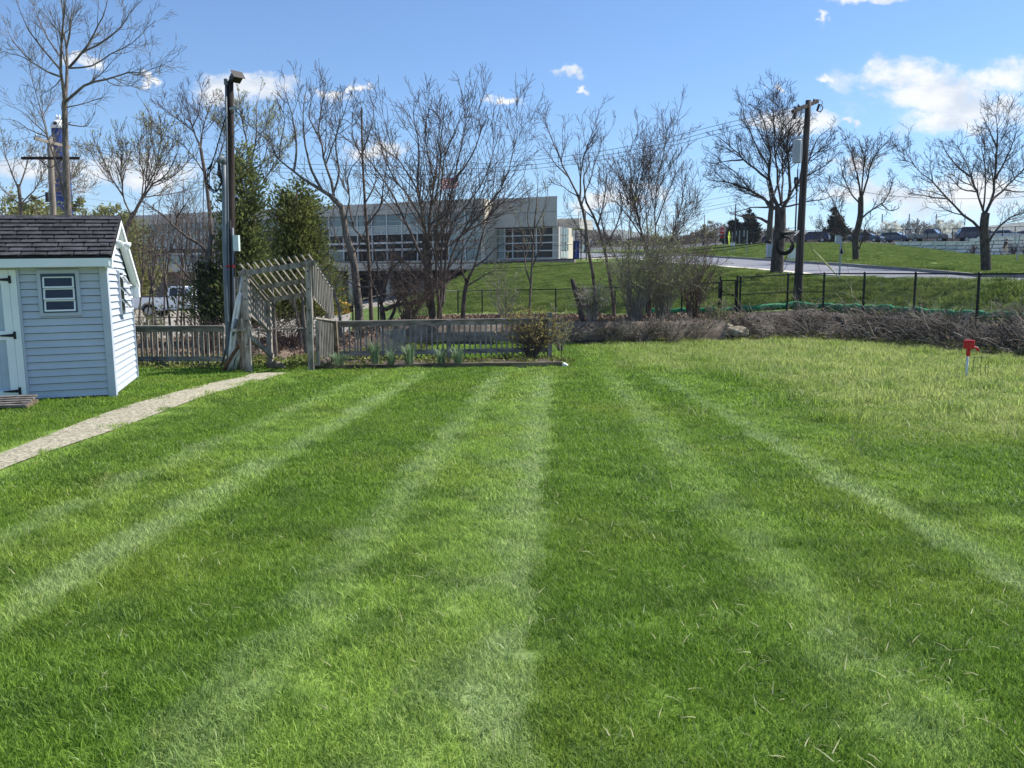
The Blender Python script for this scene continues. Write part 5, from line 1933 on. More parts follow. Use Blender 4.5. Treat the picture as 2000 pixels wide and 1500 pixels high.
make_tree('bare_tree', 'wide spreading bare tree in front of the grey block wall', 'tree', [
    (9.5, 7.5, [(1926, 533), (1925, 500), (1923, 470), (1922, 440), (1925, 416)]),
    (2.93, 1.0, [(1925, 416), (1940, 380), (1943, 340), (1947, 290), (1948, 250), (1944, 222)]),
    (2.80, 1.0, [(1918, 452), (1898, 430), (1874, 416), (1850, 388), (1825, 360), (1795, 335), (1774, 300)]),
    (2.42, 1.0, [(1923, 420), (1908, 375), (1895, 342), (1882, 310), (1870, 282)]),
    (2.42, 1.0, [(1932, 400), (1960, 370), (1985, 345), (2010, 318), (2040, 290)]),
    (2.42, 1.0, [(1930, 475), (1945, 450), (1968, 428), (1995, 416), (2030, 405)]),
    (2.04, .9, [(1945, 350), (1965, 310), (1980, 275), (1985, 240)]),
    (2.04, .9, [(1895, 345), (1870, 325), (1850, 300), (1838, 275)]),
    (1.78, .9, [(1850, 388), (1820, 385), (1795, 380), (1775, 378)]),
    (1.78, .9, [(1920, 410), (1925, 350), (1922, 300), (1925, 255)]),
    (1.66, .9, [(1947, 290), (1935, 260), (1925, 240), (1920, 228)]),
    (1.66, .9, [(1960, 370), (1990, 375), (2020, 372)]),
    (1.53, .9, [(1908, 375), (1880, 370), (1860, 350), (1830, 335)]),
], 40.0, 19, 'bark_black', 'twig_black', l1=(2.7, 40, .4), l2=(3.4, 42, .5), l3=(4.0, 46, .55), rmin=.0068, base_z=None, trop=(.5, .4, .3), depth=.7)

# thin saplings in the scrub behind the left fence
for i, (bx, tx, ty, Y, r_, lab) in enumerate([
    (393, 390, 440, 24, 1.7, 'pale straight sapling in front of the white pickup door'),
    (380, 372, 470, 24.6, 1.2, 'thin pale sapling just left of the straight one'),
    (333, 318, 430, 25, 1.5, 'brown sapling in front of the pickup bed'),
    (352, 366, 400, 27, 1.2, 'wispy sapling between the pickup bed and cab'),
    (305, 292, 440, 26, 1.3, 'leaning sapling at the tail of the pickup'),
    (285, 300, 455, 25, 1.2, 'sapling close to the right shed wall'),
    (416, 425, 400, 28, 1.3, 'tall thin sapling against the left cedar'),
    (360, 345, 380, 30, 1.3, 'faint tall sapling behind the scrub'),
    (320, 335, 400, 29, 1.2, 'bent faint sapling rising over the scrub'),
    (270, 280, 400, 31, 1.3, 'tall sapling showing just above the shed eave'),
    (404, 398, 330, 33, 1.3, 'tallest sapling left of the left cedar'),
    (372, 382, 420, 32, 1.2, 'faint sapling behind the pickup cab roof'),
    (298, 312, 390, 33, 1.2, 'faint sapling behind the long arching limb'),
    (345, 358, 350, 36, 1.3, 'farthest tall sapling in front of the school windows'),
]):
    mx = (bx + tx) / 2 + (4 if i % 2 else -4)
    make_tree('sapling', lab, 'sapling', [
        (r_ * 1.5, .6, [(bx, 640), (mx, (640 + ty) / 2), (tx, ty)]),
        (r_, .4, [(lerp([bx], [tx], .35)[0], 640 * .65 + ty * .35), (tx + (25 if i % 2 else -22), ty * .8 + 128), (tx + (34 if i % 2 else -30), ty + 40)]),
        (r_, .4, [(lerp([bx], [tx], .5)[0], 640 * .5 + ty * .5), (tx - (18 if i % 2 else -20), ty * .85 + 80), (tx - (26 if i % 2 else -24), ty + 15)]),
    ], Y, 100 + i, 'bark_grey' if i < 2 else 'bark_brown', 'twig_brown', group='saplings in the scrub behind the left fence', l1=(2.4, 45, .4), l2=(3.0, 45, .5), levels=2, rmin=.0045, buds=2, bud_mat='bud_tan', bud_size=.04, base_z=-.2)
for i, (bx, pts, Y, lab) in enumerate([
    (540, [(540, 705), (537, 660), (535, 600), (532, 560)], 19.5, 'slim grey trunk framed by the left half of the arbor opening'),
    (590, [(603, 700), (596, 660), (592, 600), (588, 540)], 19.0, 'dark leaning trunk framed by the right half of the arbor opening'),
    (575, [(588, 660), (582, 620), (575, 590), (568, 560)], 22.0, 'thin dark double trunk in the middle of the arbor opening'),
    (660, [(665, 640), (662, 600), (652, 570), (640, 545)], 23.0, 'short crooked trunk in front of the yellow plow blade'),
]):
    make_tree('small_tree', lab, 'tree', [
        ((4.5, 5, 2.6, 3.4)[i], 1.5, pts),
        (1.8, .6, [pts[-2], (pts[-2][0] + 18, pts[-2][1] - 35), (pts[-2][0] + 26, pts[-2][1] - 70)]),
        (1.8, .6, [pts[1], (pts[1][0] - 16, pts[1][1] - 40), (pts[1][0] - 22, pts[1][1] - 80)]),
    ], Y, 130 + i, 'bark_grey' if i in (0, 3) else 'bark_dark', 'twig_brown', group='small trunks behind the arbor', l1=(1.4, 50, .35), l2=(2.4, 45, .5), levels=2, rmin=.005, base_z=-.15)


# ------------------------------------------------------------------ evergreens
def evergreen(name, label, base, apex_h, prof_w, seed, n, m, size, bark='bark_brown', group=None, trunk_r=.12, low=.08, drop=-.15, aspect=.42, lumps=7, cat='tree', upb=.55):
    """crown of many small sprays; prof_w(t) gives the half width at height fraction t"""
    rng = np.random.default_rng(seed)
    base = np.array(base, float)
    t = thing(name, label, cat, base, 0, group)
    m_ = MB()
    m_.tube([base - [0, 0, .2], base + [0.02, 0, apex_h * .5], base + [0, 0, apex_h * .95]], [trunk_r, trunk_r * .6, .015], 8)
    m_.build('trunk', bark, t, world=True, smooth=True)
    # branch tips gathered into boughs
    nb = n // 46
    h = low + (1 - low) * (1 - np.sqrt(rng.uniform(0, 1, nb)))* .98
    a = rng.uniform(0, 2 * np.pi, nb)
    w = np.array([prof_w(x) for x in h])
    lobe = 1 + .22 * np.sin(a * 3 + h * lumps + seed) + .14 * np.sin(a * 7 + h * 19 + seed * 2)
    rr = w * lobe * rng.uniform(.35, 1.06, nb)
    tip = base + np.stack([np.cos(a) * rr, np.sin(a) * rr, h * apex_h], 1)
    root = base + np.stack([np.cos(a) * rr * .1, np.sin(a) * rr * .1, np.maximum(h * apex_h + drop * rr * 2.2, low * apex_h * .7)], 1)
    mid = (tip + root) / 2 + np.stack([np.zeros(nb), np.zeros(nb), -.05 * rr], 1)
    P = np.stack([root, mid, tip], 1)
    Rr = np.stack([np.full(nb, .02), np.full(nb, .012), np.full(nb, .005)], 1)
    merge_mesh('boughs', [tubes(P, Rr, 3)], bark, t)
    k = 46
    par = np.repeat(np.arange(nb), k)
    u = rng.uniform(.25, 1.05, len(par)) ** .7
    d = tip - root
    C = root[par] + d[par] * u[:, None]
    spread = (.10 + .10 * np.linalg.norm(d, axis=1))[par][:, None] * np.array([1, 1, .8])
    C = C + rng.normal(size=C.shape) * spread
    D = d / (np.linalg.norm(d, axis=1, keepdims=True) + 1e-6)
    V, q = leaf_quads(C, size, rng, aspect, up=upb, D=D[par])
    merge_mesh('crown', [(V, q)], m, t, smooth=False)
    return t


def cedar_w(t):
    return 1.12 * (1 - t) ** .62 * (0.75 + .25 * math.sin(t * 9)) * (0.62 if t < .1 else 1) + .06


evergreen('cedar_tree', 'tall dark cedar standing right behind the dark utility pole', gpt(482, 24.5), at(0, 272, 24.5)[2] + .25, lambda t: cedar_w(t) * 1.6, 21, 27000, 'cedar_green', .115, trunk_r=.14, low=.15)
evergreen('cedar_tree', 'shorter lighter green cedar rising above the arbor roof', gpt(588, 26.5), at(0, 338, 26.5)[2] + .3, lambda t: 2.05 * (1 - t) ** .55 * (.8 + .2 * math.sin(t * 7 + 1)) * (.6 if t < .15 else 1) + .05, 22, 34000, 'cedar_light', .11, trunk_r=.12, low=.2)
iv = np.random.default_rng(77)
# ivy clad trunk below the tall cedar
b_ = gpt(413, 23.8)
t = thing('ivy_trunk', 'ivy covered dark trunk left of the dark utility pole', 'tree', b_)
m = MB()
m.tube(resample([b_ - [0, 0, .2], b_ + [.03, 0, .9], b_ + [-.08, .1, 2.0], b_ + [.05, .2, 3.2]], 8), [.17, .15, .14, .13, .11, .09, .07, .05], 9)
m.build('trunk', 'bark_dark', t, world=True, smooth=True)
C = []
for i in range(2600):
    z = iv.uniform(0, 2.4)
    a = iv.uniform(0, 6.28)
    r_ = .17 + abs(iv.normal()) * .07
    C.append(b_ + [math.cos(a) * r_ - .04 * z, math.sin(a) * r_, z])
V, q = leaf_quads(np.array(C), .07, iv, .8)
merge_mesh('ivy', [(V, q)], 'ivy_leaf', t, smooth=False)

con = [(1427, 425, 132, 1.9, 'dark spruce with drooping tip beside the yellow crossing sign'),
       (1457, 410, 136, 2.6, 'dark spruce between the crossing sign and the broad bare tree'),
       (1622, 405, 140, 2.7, 'dark spruce standing alone behind the white sign board')]
for i, (px, py, Y, wd, lab) in enumerate(con):
    b_ = gpt(px, Y)
    evergreen('spruce_tree', lab, b_, at(0, py, Y)[2] - b_[2], lambda t, wd=wd: wd * (1 - t) ** .85 * (.85 + .15 * math.sin(t * 40)) + .08, 200 + i, 5200, 'conifer_dark', .55, group='spruces along the car park', trunk_r=.2, low=.06, aspect=.35, upb=.25)
for i, (px, py, Y, wd, lab) in enumerate([(28, 366, 62, 4.4, 'olive green leafy tree at the far left edge above the shed'),
                                          (86, 380, 60, 3.4, 'olive green leafy tree behind the pale utility pole'),
                                          (176, 384, 66, 3.6, 'olive green leafy tree right of the blue stack'),
                                          (236, 392, 70, 3.4, 'pale olive tree low behind the budding tree')]):
    b_ = gpt(px, Y)
    ht = at(0, py, Y)[2] - b_[2]
    evergreen('leafy_tree', lab, b_, ht, lambda t, wd=wd: wd * (math.sin(min(1, t * 1.02 + .02) * math.pi) ** .5) + .05, 220 + i, 22000, 'olive_leaf', .26, group='olive trees beyond the shed', trunk_r=.2, low=.1, aspect=.6, upb=.1)
for i, (px, y0, y1, Y, wd, lab) in enumerate([(1730, 430, 473, 165, 2.3, 'white flowering tree behind the dark hatchback'),
                                              (1824, 424, 472, 160, 1.6, 'narrow white flowering tree by the net pole above the grey pickup'),
                                              (1848, 426, 472, 165, 2.2, 'round white flowering tree left of the big dark van'),
                                              (1376, 425, 478, 150, 1.6, 'thin tan leaved tree by the left light pole')]):
    b_ = gpt(px, Y)
    ht = at(0, y0, Y)[2] - b_[2]
    evergreen('flowering_tree', lab, b_, ht, lambda t, wd=wd: wd * math.sin(min(1, t) ** .8 * math.pi) ** .7 + .1, 240 + i, 2300 if i < 3 else 900, 'blossom_white' if i < 3 else 'bud_tan', .32, group='small trees behind the car park' , trunk_r=.12, low=.28, aspect=.8, upb=.1)

# ------------------------------------------------------------------ shrubs and brush
def shrub(name, label, base, spread, height, nst, seed, stem, leaf, nleaf, lsize, arch=.35, r0=.008, group=None, lmat_up=.4, cat='shrub', twigs=(5, .35), rmin=.0035):
    rng = np.random.default_rng(seed)
    base = np.array(base, float)
    t = thing(name, label, cat, base, 0, group)
    n = 8
    a = rng.uniform(0, 2 * np.pi, nst)
    out = spread * rng.uniform(.15, 1.0, nst)
    hh = height * rng.uniform(.55, 1.05, nst) * (1 - .25 * (out / spread) ** 2)
    u = np.linspace(0, 1, n)
    o = out[:, None] * (u ** 1.3)[None] + .12 * spread * np.sqrt(rng.uniform(0, 1, nst))[:, None]
    z = hh[:, None] * (u * (1 + arch) - arch * u ** 2.4)[None]
    P = np.stack([np.cos(a)[:, None] * o, np.sin(a)[:, None] * o, z], 2) + base
    P[:, 1:] += rng.normal(size=P[:, 1:].shape) * .02 * height
    P[:, 0, 2] = base[2] - .05
    R = r0 * rng.uniform(.6, 1.3, nst)[:, None] * np.linspace(1, .35, n)[None]
    R = np.maximum(R, rmin)
    P2, R2 = spawn(P, R, rng, twigs[0] / height, .2, 42, twigs[1], 5, trop=.3, rmin=rmin, lmin=.12, lmax=.9)
    P3, R3 = spawn(P2, R2, rng, 4 / max(height, .8), .2, 42, .5, 4, trop=.2, rmin=rmin, lmin=.08, lmax=.4, kmax=5)
    merge_mesh('stems', [tubes(P, R, 4), tubes(P2, R2, 3), tubes(P3, R3, 3)], stem, t)
    if nleaf:
        C = along(np.concatenate([P3]), rng, nleaf, .1)
        V, q = leaf_quads(C, lsize, rng, .55, up=lmat_up)
        merge_mesh('leaves', [(V, q)], leaf, t, smooth=False)
    return t


shrub('garden_bush', 'rounded bush of brown stems and yellow buds at the picket fence end', onz(1040, 706) + [0, .25, .06], .74, 1.02, 75, 300, 'twig_brown', 'bud_yellow', 6, .036, arch=.1, r0=.009, twigs=(7, .4), rmin=.0026)
shrub('brush', 'pale green brush overhanging the concrete wall', gpt(1240, 22.7) + [0, 0, .0], 1.35, 2.5, 80, 301, 'twig_grey', 'shrub_leaf', 6, .05, arch=.5, r0=.010, twigs=(6, .42), rmin=.0038)
shrub('brush', 'green brush of fine stems to the right of the old post', gpt(1290, 23.2), 1.2, 2.5, 70, 302, 'twig_grey', 'shrub_leaf', 5, .05, arch=.5, r0=.010, twigs=(6, .42), rmin=.0038)
shrub('brush', 'brown brush between the concrete wall and the black gate', gpt(1352, 24.0), 1.15, 2.6, 70, 303, 'twig_brown', 'bud_tan', 2, .04, arch=.4, r0=.010, twigs=(6, .42), rmin=.0040)
shrub('brush', 'low green shrub left of the rounded tan boulder', gpt(1402, 23.1), .6, .85, 40, 304, 'twig_grey', 'shrub_leaf', 4, .05, arch=.3, r0=.008, rmin=.004)
shrub('brush', 'dry tangle at the foot of the old leaning post', gpt(1155, 22.0), .75, .95, 55, 305, 'vine_stem', 'bud_tan', 1, .03, arch=.9, r0=.008, rmin=.004)
for i, (px, sp, h_, lab) in enumerate([(1255, 1.0, .55, 'dry arching stems in the middle of the concrete wall'), (1192, .7, .55, 'grey stems bending over the wall right of the old post'),
                                       (1310, .9, .65, 'brown stems hanging on the wall under the brush'), (1365, .8, .65, 'dense dry stems at the right end of the concrete wall'),
                                       (1112, .6, .5, 'thin dry stems at the wall behind the garden stake')]):
    ys, zs = prof(px2s(px))
    shrub('brush', lab, np.array([px2s(px) * (ys[0] - .25), ys[0] - .25, 0]), sp, h_, 34, 340 + i, 'vine_stem', 'bud_tan', 1, .03, arch=1.1, r0=.007, rmin=.0038, twigs=(6, .45))
shrub('brush', 'leafy green scrub beside the right wall of the shed', gpt(292, 22.5), .7, 1.2, 45, 307, 'twig_grey', 'shrub_leaf', 4, .055, arch=.3, r0=.008, rmin=.0038)
shrub('brush', 'dark bare scrub under the left cedar', gpt(400, 20.5), .9, .9, 50, 309, 'twig_dark', 'ivy_leaf', 1, .04, arch=.4, r0=.008, rmin=.0036)
shrub('brush', 'brown undergrowth seen through the arbor', gpt(565, 23), 1.3, 1.0, 60, 310, 'twig_brown', 'bud_tan', 1, .04, arch=.5, r0=.009, rmin=.004)
shrub('brush', 'tangled bare undergrowth below the many stemmed tree', gpt(800, 23.8), 1.5, 2.0, 70, 311, 'twig_brown', 'bud_tan', 0, .04, arch=.5, r0=.010, twigs=(7, .4), rmin=.0042)
shrub('brush', 'wispy budding brush right of the picket fence end', gpt(1095, 19.0), .45, 1.0, 22, 312, 'twig_grey', 'bud_green', 3, .035, arch=.3, r0=.007, rmin=.003)
shrub('brush', 'thin budding stems above the right picket rail', gpt(985, 22.4), .9, 2.1, 26, 313, 'twig_grey', 'bud_green', 2, .04, arch=.2, r0=.008, rmin=.0036)
shrub('brush', 'leafy shoots on the fence verge at the right edge', gpt(1975, 19.6) + [0, .2, 0], .7, .7, 18, 314, 'twig_grey', 'bud_tan', 1, .04, arch=.2, r0=.007, rmin=.0035)
for i, (px, lab) in enumerate([(1968, 'small bare shrub at the block wall right of the walking person'), (1991, 'small bare shrub at the wall under the navy car'), (1890, 'small bare shrub at the wall left of the spreading tree')]):
    b_ = gpt(px, 93.4)
    shrub('wall_shrub', lab, b_, .7, 1.2, 26, 330 + i, 'twig_purple', 'bud_tan', 0, .05, arch=.1, r0=.02, group='bare shrubs along the block wall', rmin=.014, twigs=(3, .4))

# clumps of daffodil leaves in the bed
for i, (px, py, hh, wd, lab) in enumerate([(655, 716, .28, .34, 'leaf clump beside the right arbor post'), (728, 715, .52, .22, 'tallest leaf clump left of the fence middle'),
                                           (760, 716, .30, .22, 'low leaf clump right of the tallest one'), (797, 715, .42, .28, 'wide leaf clump halfway to the fence post'),
                                           (860, 715, .32, .22, 'leaf clump in front of the thick middle post'), (893, 715, .36, .26, 'leaf clump just right of the middle post')]):
    b_ = onz(px, py, .06) + [0, .25, .02]
    rg = np.random.default_rng(400 + i)
    n = 70
    V = np.zeros((n, 7, 3))
    a = rg.uniform(0, 6.28, n)
    root = np.stack([np.cos(a), np.sin(a), np.zeros(n)], 1) * rg.uniform(0, wd * .35, n)[:, None]
    d = np.stack([np.cos(a), np.sin(a), np.zeros(n)], 1)
    s = np.stack([-np.sin(a), np.cos(a), np.zeros(n)], 1) * .009
    H = hh * rg.uniform(.6, 1.1, n)[:, None]
    o = wd * rg.uniform(.1, .8, n)[:, None]
    up = np.array([0, 0, 1.0])
    for j, (t_, w_) in enumerate(((0, 1), (.45, 1), (.8, .8))):
        c_ = root + d * o * t_ ** 2 + up * H * (t_ - .12 * t_ ** 3)
        V[:, j * 2] = c_ - s * w_
        V[:, j * 2 + 1] = c_ + s * w_
    V[:, 6] = root + d * o * 1.1 + up * H * .86
    idx = np.arange(n)[:, None] * 7
    q = np.concatenate([np.concatenate([idx, idx + 1, idx + 3, idx + 2], 1), np.concatenate([idx + 2, idx + 3, idx + 5, idx + 4], 1)])
    tr = np.concatenate([idx + 4, idx + 5, idx + 6], 1)
    o_ = link('leaf_clump', np_mesh('leaf_clump', V.reshape(-1, 3), [q, tr], 'iris_leaf'), None, Matrix.Translation(Vector(b_)))
    tag(o_, 'blue green ' + lab, 'plant', 'daffodil leaf clumps in the timber edged bed')

# dry vines hanging over the bank on the right
rg = np.random.default_rng(500)
P = []
for i in range(8200):
    px = rg.uniform(1440, 2260)
    s = px2s(px)
    ys, zs = prof(s)
    y = ys[0] + rg.uniform(-.1, 1.15) - (.25 if rg.random() < .25 else 0)
    if math.sin(px * .045) + math.sin(px * .017 + 1 + y * 3) + rg.normal() * .6 < -.75:
        continue
    z = np.interp(y, [ys[0] - .4, ys[0], ys[1] + .2], [0, .0, zs[1] + .05]) + abs(rg.normal()) * (.08 + .05 * math.sin(px * .06))
    p0 = np.array([s * y, y, z])
    d = rg.normal(size=3) * np.array([1, .6, .5])
    d /= np.linalg.norm(d)
    ln = rg.uniform(.2, .75) if rg.random() < .85 else rg.uniform(.8, 1.4)
    side = rg.normal(size=3)
    side[2] = abs(side[2])
    pts = [p0]
    for k in range(4):
        d = d + side * .12 + np.array([0, -.05, -.20 * (k - 1)])
        d /= np.linalg.norm(d)
        q_ = pts[-1] + d * ln / 4
        q_[2] = max(q_[2], ground(q_[0], q_[1]) + .01)
        pts.append(q_)
    P.append(pts)
P = np.array(P)
R = np.full(P.shape[:2], .0042) * rg.uniform(.8, 1.7, len(P))[:, None]
vt = tag(merge_mesh('dry_vines', [tubes(P, R, 3)], 'vine_stem'), kind='stuff')
C = P[rg.integers(0, len(P), 5200), 2] + rg.normal(size=(5200, 3)) * .08
C[:, 2] = np.maximum(C[:, 2], .02)
V, q = leaf_quads(C, .06, rg, .7)
tag(merge_mesh('vine_leaves', [(V[:len(V) * 3 // 4], q[:len(q) * 3 // 4])], 'dry_leaf', smooth=False), kind='stuff')
tag(merge_mesh('ivy_leaves', [leaf_quads(C[:1900] + [0, -.1, -.05], .065, rg, .8)], 'ivy_leaf', smooth=False), kind='stuff')

# far-off wood behind the car park and left of the school
rg = np.random.default_rng(600)
C, sz = [], []
for i in range(30000):
    s = rg.uniform(px2s(1120), px2s(2150))
    Y = rg.uniform(190, 240)
    hmax = 3.4 + 1.4 * math.sin(s * 30) + 1.0 * math.sin(s * 77 + 2) + (1.6 if s < .13 else 0)
    z = ground(s * Y, Y) - 1 + hmax * rg.uniform(0, 1) ** .8
    C.append((s * Y, Y, z))
V, q = leaf_quads(np.array(C), .9, rg, .22, up=.9)
tag(merge_mesh('distant_woods', [(V, q)], 'far_wood', smooth=False), kind='stuff')
C = []
for i in range(9000):
    s = rg.uniform(-1.2, px2s(330))
    Y = rg.uniform(120, 150)
    hmax = 9 + 3 * math.sin(s * 26) + 2 * math.sin(s * 61 + 2)
    C.append((s * Y, Y, -1 + hmax * rg.uniform(0, 1) ** .8))
V, q = leaf_quads(np.array(C), .9, rg, .25, up=.9)
tag(merge_mesh('distant_woods', [(V, q)], 'far_wood', smooth=False), kind='stuff')

# ------------------------------------------------------------------ school beyond the slope
ANG = math.radians(-26.1)
school = thing('school_building', 'long grey school with a glazed curtain wall and gym block on the rise', 'school', (-2.5, 75, 0), ANG)


def sbox(name, m, x0, x1, y0, y1, z0, z1):
    return box_part(name, m, school, ((x0 + x1) / 2, (y0 + y1) / 2, (z0 + z1) / 2), (x1 - x0, y1 - y0, z1 - z0))


LF = -51.0
sbox('wall', 'school_panel', LF, -.02, .25, 14, 2.7, 7.95)
# upper metal panels, joint by joint
x = -.0
i = 0
while x > LF:
    wd = 5.1
    for (z0, z1) in ((7.96, 8.40), (8.42, 8.95)):
        sbox('wall_panel', 'school_panel', max(x - wd + .03, LF), x, -.06 if z0 > 8.4 else -.03, .24, z0, z1)
    x -= wd
sbox('parapet', 'mullion_white', LF, 0, -.09, .2, 8.955, 9.02)
sbox('roof', 'school_panel', LF, -.01, .25, 14, 8.6, 8.9)
sbox('ledge', 'school_ledge', LF, -.01, -.55, .24, 2.72, 3.46)
sbox('ledge_cap', 'school_cream', LF, -.01, -.60, .24, 3.465, 3.54)
COLW = 1.70
ncol = 29
rows_ = [(3.62, 4.55, 'low'), (4.76, 5.22, 'mid'), (5.40, 6.08, 'dark'), (6.17, 6.86, 'spandrel'), (6.94, 7.90, 'teal')]
rngB = np.random.default_rng(9)
for c_ in range(ncol):
    x1 = -.28 - c_ * COLW
    x0 = x1 - COLW + .09
    for (z0, z1, kd) in rows_:
        if c_ < 2:
            m_ = {'low': 'pane_teal', 'mid': 'pane_pale', 'dark': 'pane_pale', 'spandrel': 'pane_pale', 'teal': 'pane_teal'}[kd]
        elif c_ > 18:
            m_ = {'low': 'pane_teal', 'mid': 'pane_dark', 'dark': 'pane_pale', 'spandrel': 'pane_pale', 'teal': 'pane_teal'}[kd]
        else:
            m_ = {'low': 'pane_dark', 'mid': 'pane_dark', 'dark': 'pane_dark', 'spandrel': 'pane_pale' if c_ < 9 or rngB.random() < .6 else 'pane_dark', 'teal': 'pane_teal'}[kd]
            if kd == 'low' and rngB.random() < .2:
                m_ = 'pane_teal'
        sbox('window_pane', m_, x0, x1, .10, .14, z0, z1)
        if kd in ('mid',) and c_ >= 2:
            sbox('window_bar', 'mullion_white', x0, x1, .02, .13, z1 + .005, z1 + .17)
            sbox('window_bar', 'mullion_white', x0, x1, .02, .13, z0 - .18, z0 - .005)
    sbox('mullion', 'mullion_white', x0 - .085, x0 - .005, -.02, .2, 3.56, 7.94)
for z0, z1 in ((6.09, 6.16), (6.87, 6.93), (3.55, 3.61)):
    sbox('transom', 'mullion_white', LF + .2, -.28, .0, .16, z0, z1)
sbox('end_wall', 'school_cream', -.25, .12, -.10, 2.6, 2.6, 8.94)
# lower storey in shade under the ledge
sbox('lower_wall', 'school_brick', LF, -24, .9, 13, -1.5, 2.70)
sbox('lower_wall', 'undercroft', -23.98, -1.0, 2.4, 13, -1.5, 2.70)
for k in range(6):
    sbox('pier', 'school_ledge', -23.6 + k * 4.4, -23.2 + k * 4.4, -.3, .3, -1.4 if k < 5 else -.2, 2.71)
for k in range(6):
    sbox('louver_slat', 'mullion_white', -19.0, -15.6, -.45, -.35, 1.35 + k * .22, 1.43 + k * .22)
for k in range(5):
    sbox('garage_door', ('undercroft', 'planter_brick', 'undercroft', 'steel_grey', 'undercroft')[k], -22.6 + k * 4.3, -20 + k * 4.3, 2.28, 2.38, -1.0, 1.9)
# gym block to the right, set back
GY = 2.25
for nm_, m_, xa, xb, za, zb, dy in (('wall_panel', 'school_panel', .14, 3.2, 6.52, 7.75, 0), ('wall_panel', 'school_panel', 3.23, 6.3, 6.52, 7.75, 0),
                                   ('wall_panel', 'school_panel', .14, 6.3, 7.78, 9.02, .01), ('parapet', 'mullion_white', .14, 6.33, 9.025, 9.10, .04)):
    xe = xb - .43 * 8 if xb > 4 else xb
    pl_ = [(xa if xa < 1 else xa - (.0), GY - .45 - dy), (xb, GY - .45 - dy), (xe, GY + 7.5), (min(xa, xe - .2), GY + 7.5)]
    b = MB()
    b.add([(x, y, za) for x, y in pl_] + [(x, y, zb) for x, y in pl_], [(3, 2, 1, 0), (4, 5, 6, 7), (0, 1, 5, 4), (1, 2, 6, 5), (2, 3, 7, 6), (3, 0, 4, 7)])
    b.build(nm_, m_, school)
gx = [.2, .95, 1.75, 4.1, 5.75]
gz = [3.75, 4.42, 5.12, 5.78, 6.5]
for a in range(4):
    for b in range(4):
        m_ = 'pane_pale' if a == 0 else 'pane_dark'
        sbox('window_pane', m_, gx[a] + .05, gx[a + 1] - .05, GY + .10, GY + .14, gz[b] + .05, gz[b + 1] - .05)
for z in gz[:-1]:
    sbox('transom', 'mullion_white', .2, 6.2, GY - .02, GY + .18, z - .05, z + .05)
for x in gx[1:]:
    sbox('mullion', 'mullion_white', x - .05, x + .05, GY - .01, GY + .17, 3.80, 6.5)
sbox('corner_pillar', 'school_panel', 5.81, 6.28, GY + .0, GY + .4, 3.2, 6.51)
sbox('wall', 'pane_dark', .2, 5.8, GY + 1.5, GY + 2, 3.2, 6.5)
sbox('wall_base', 'school_panel', .14, 6.3, GY + .0, GY + 1.4, 3.0, 3.69)
for k in range(3):
    for b in range(4):
        sbox('window_pane', 'pane_teal' if b else 'pane_pale', 6.24, 6.29, GY + .5 + k * .62, GY + 1.05 + k * .62, gz[b] + .05, gz[b + 1] - .05)
    sbox('mullion', 'mullion_white', 6.22, 6.33, GY + .44 + k * .62, GY + .49 + k * .62, 3.7, 6.5)
sbox('side_wall', 'school_cream', 6.0, 6.27, GY + 2.0, GY + 3.4, 3.2, 6.5)
sbox('planter_wall', 'planter_brick', .4, 8.6, .2, .6, 2.6, 3.62)
sbox('canopy', 'school_panel', 4.6, 6.75, GY + 3.6, 9.5, 6.55, 7.45)
for k in range(5):
    sbox('canopy_post', 'blue_paint' if k == 2 else 'black_metal', 5.2 + k * .34, 5.28 + k * .34, 6.2 + k * .5, 6.28 + k * .5, 3.6, 6.54)
sbox('entrance_door', 'blue_paint', 5.2, 6.1, 7.6, 7.7, 3.8, 5.5)
mbr = MB()
for k in range(7):
    mbr.tube([(.2 + k * .14, -.2 - k * .28, 3.4 - k * .25), (.2 + k * .14, -.2 - k * .28, 4.2 - k * .25)], .03, 5)
mbr.tube([(.2, -.2, 4.2), (1.04, -1.88, 2.7)], .035, 5)
mbr.build('stair_railing', 'mullion_white', school)

# flag on its pole behind the school roof
fpos = at(897, 600, 104)
fz = {y: at(897, y, 104)[2] for y in (336, 342, 367)}
flag = thing('flagpole', 'flagpole with a striped flag flying left above the school roof', 'flagpole', (fpos[0], 104, 2))
m = MB()
m.tube([(0, 0, 0), (0, 0, fz[336] - 2)], [.09, .05], 8)
m.build('pole', 'steel_grey', flag)
m = MB()
m.tube([(0, 0, fz[336] - 2), (0, 0, fz[336] - 1.9), (0, 0, fz[336] - 1.8)], [.04, .09, .03], 8)
m.build('finial', 'guy_yellow', flag)
FW, FH = 2.3, 1.35
def fpt(u, v):
    """u 0 at the pole, v 0 at the bottom"""
    return (-.05 - u * FW * .95, .22 * math.sin(u * 7) * u + .1 * math.sin(v * 3), fz[342] - 2 - FH + v * FH - u * .62 - .1 * math.sin(u * 6))
for k in range(13):
    v0, v1 = k / 13, (k + 1) / 13
    m = MB()
    u0 = 0.40 if k >= 6 else 0
    for j in range(10):
        a, b = u0 + (1 - u0) * j / 10, u0 + (1 - u0) * (j + 1) / 10
        m.quad(fpt(a, v0), fpt(b, v0), fpt(b, v1), fpt(a, v1))
    m.build('stripe', 'flag_red' if k % 2 == 0 else 'flag_white', flag)
m = MB()
for j in range(5):
    a, b = .4 * j / 5, .4 * (j + 1) / 5
    m.quad(fpt(a, 6 / 13), fpt(b, 6 / 13), fpt(b, 1), fpt(a, 1))
m.build('canton', 'flag_blue', flag)
m = MB()
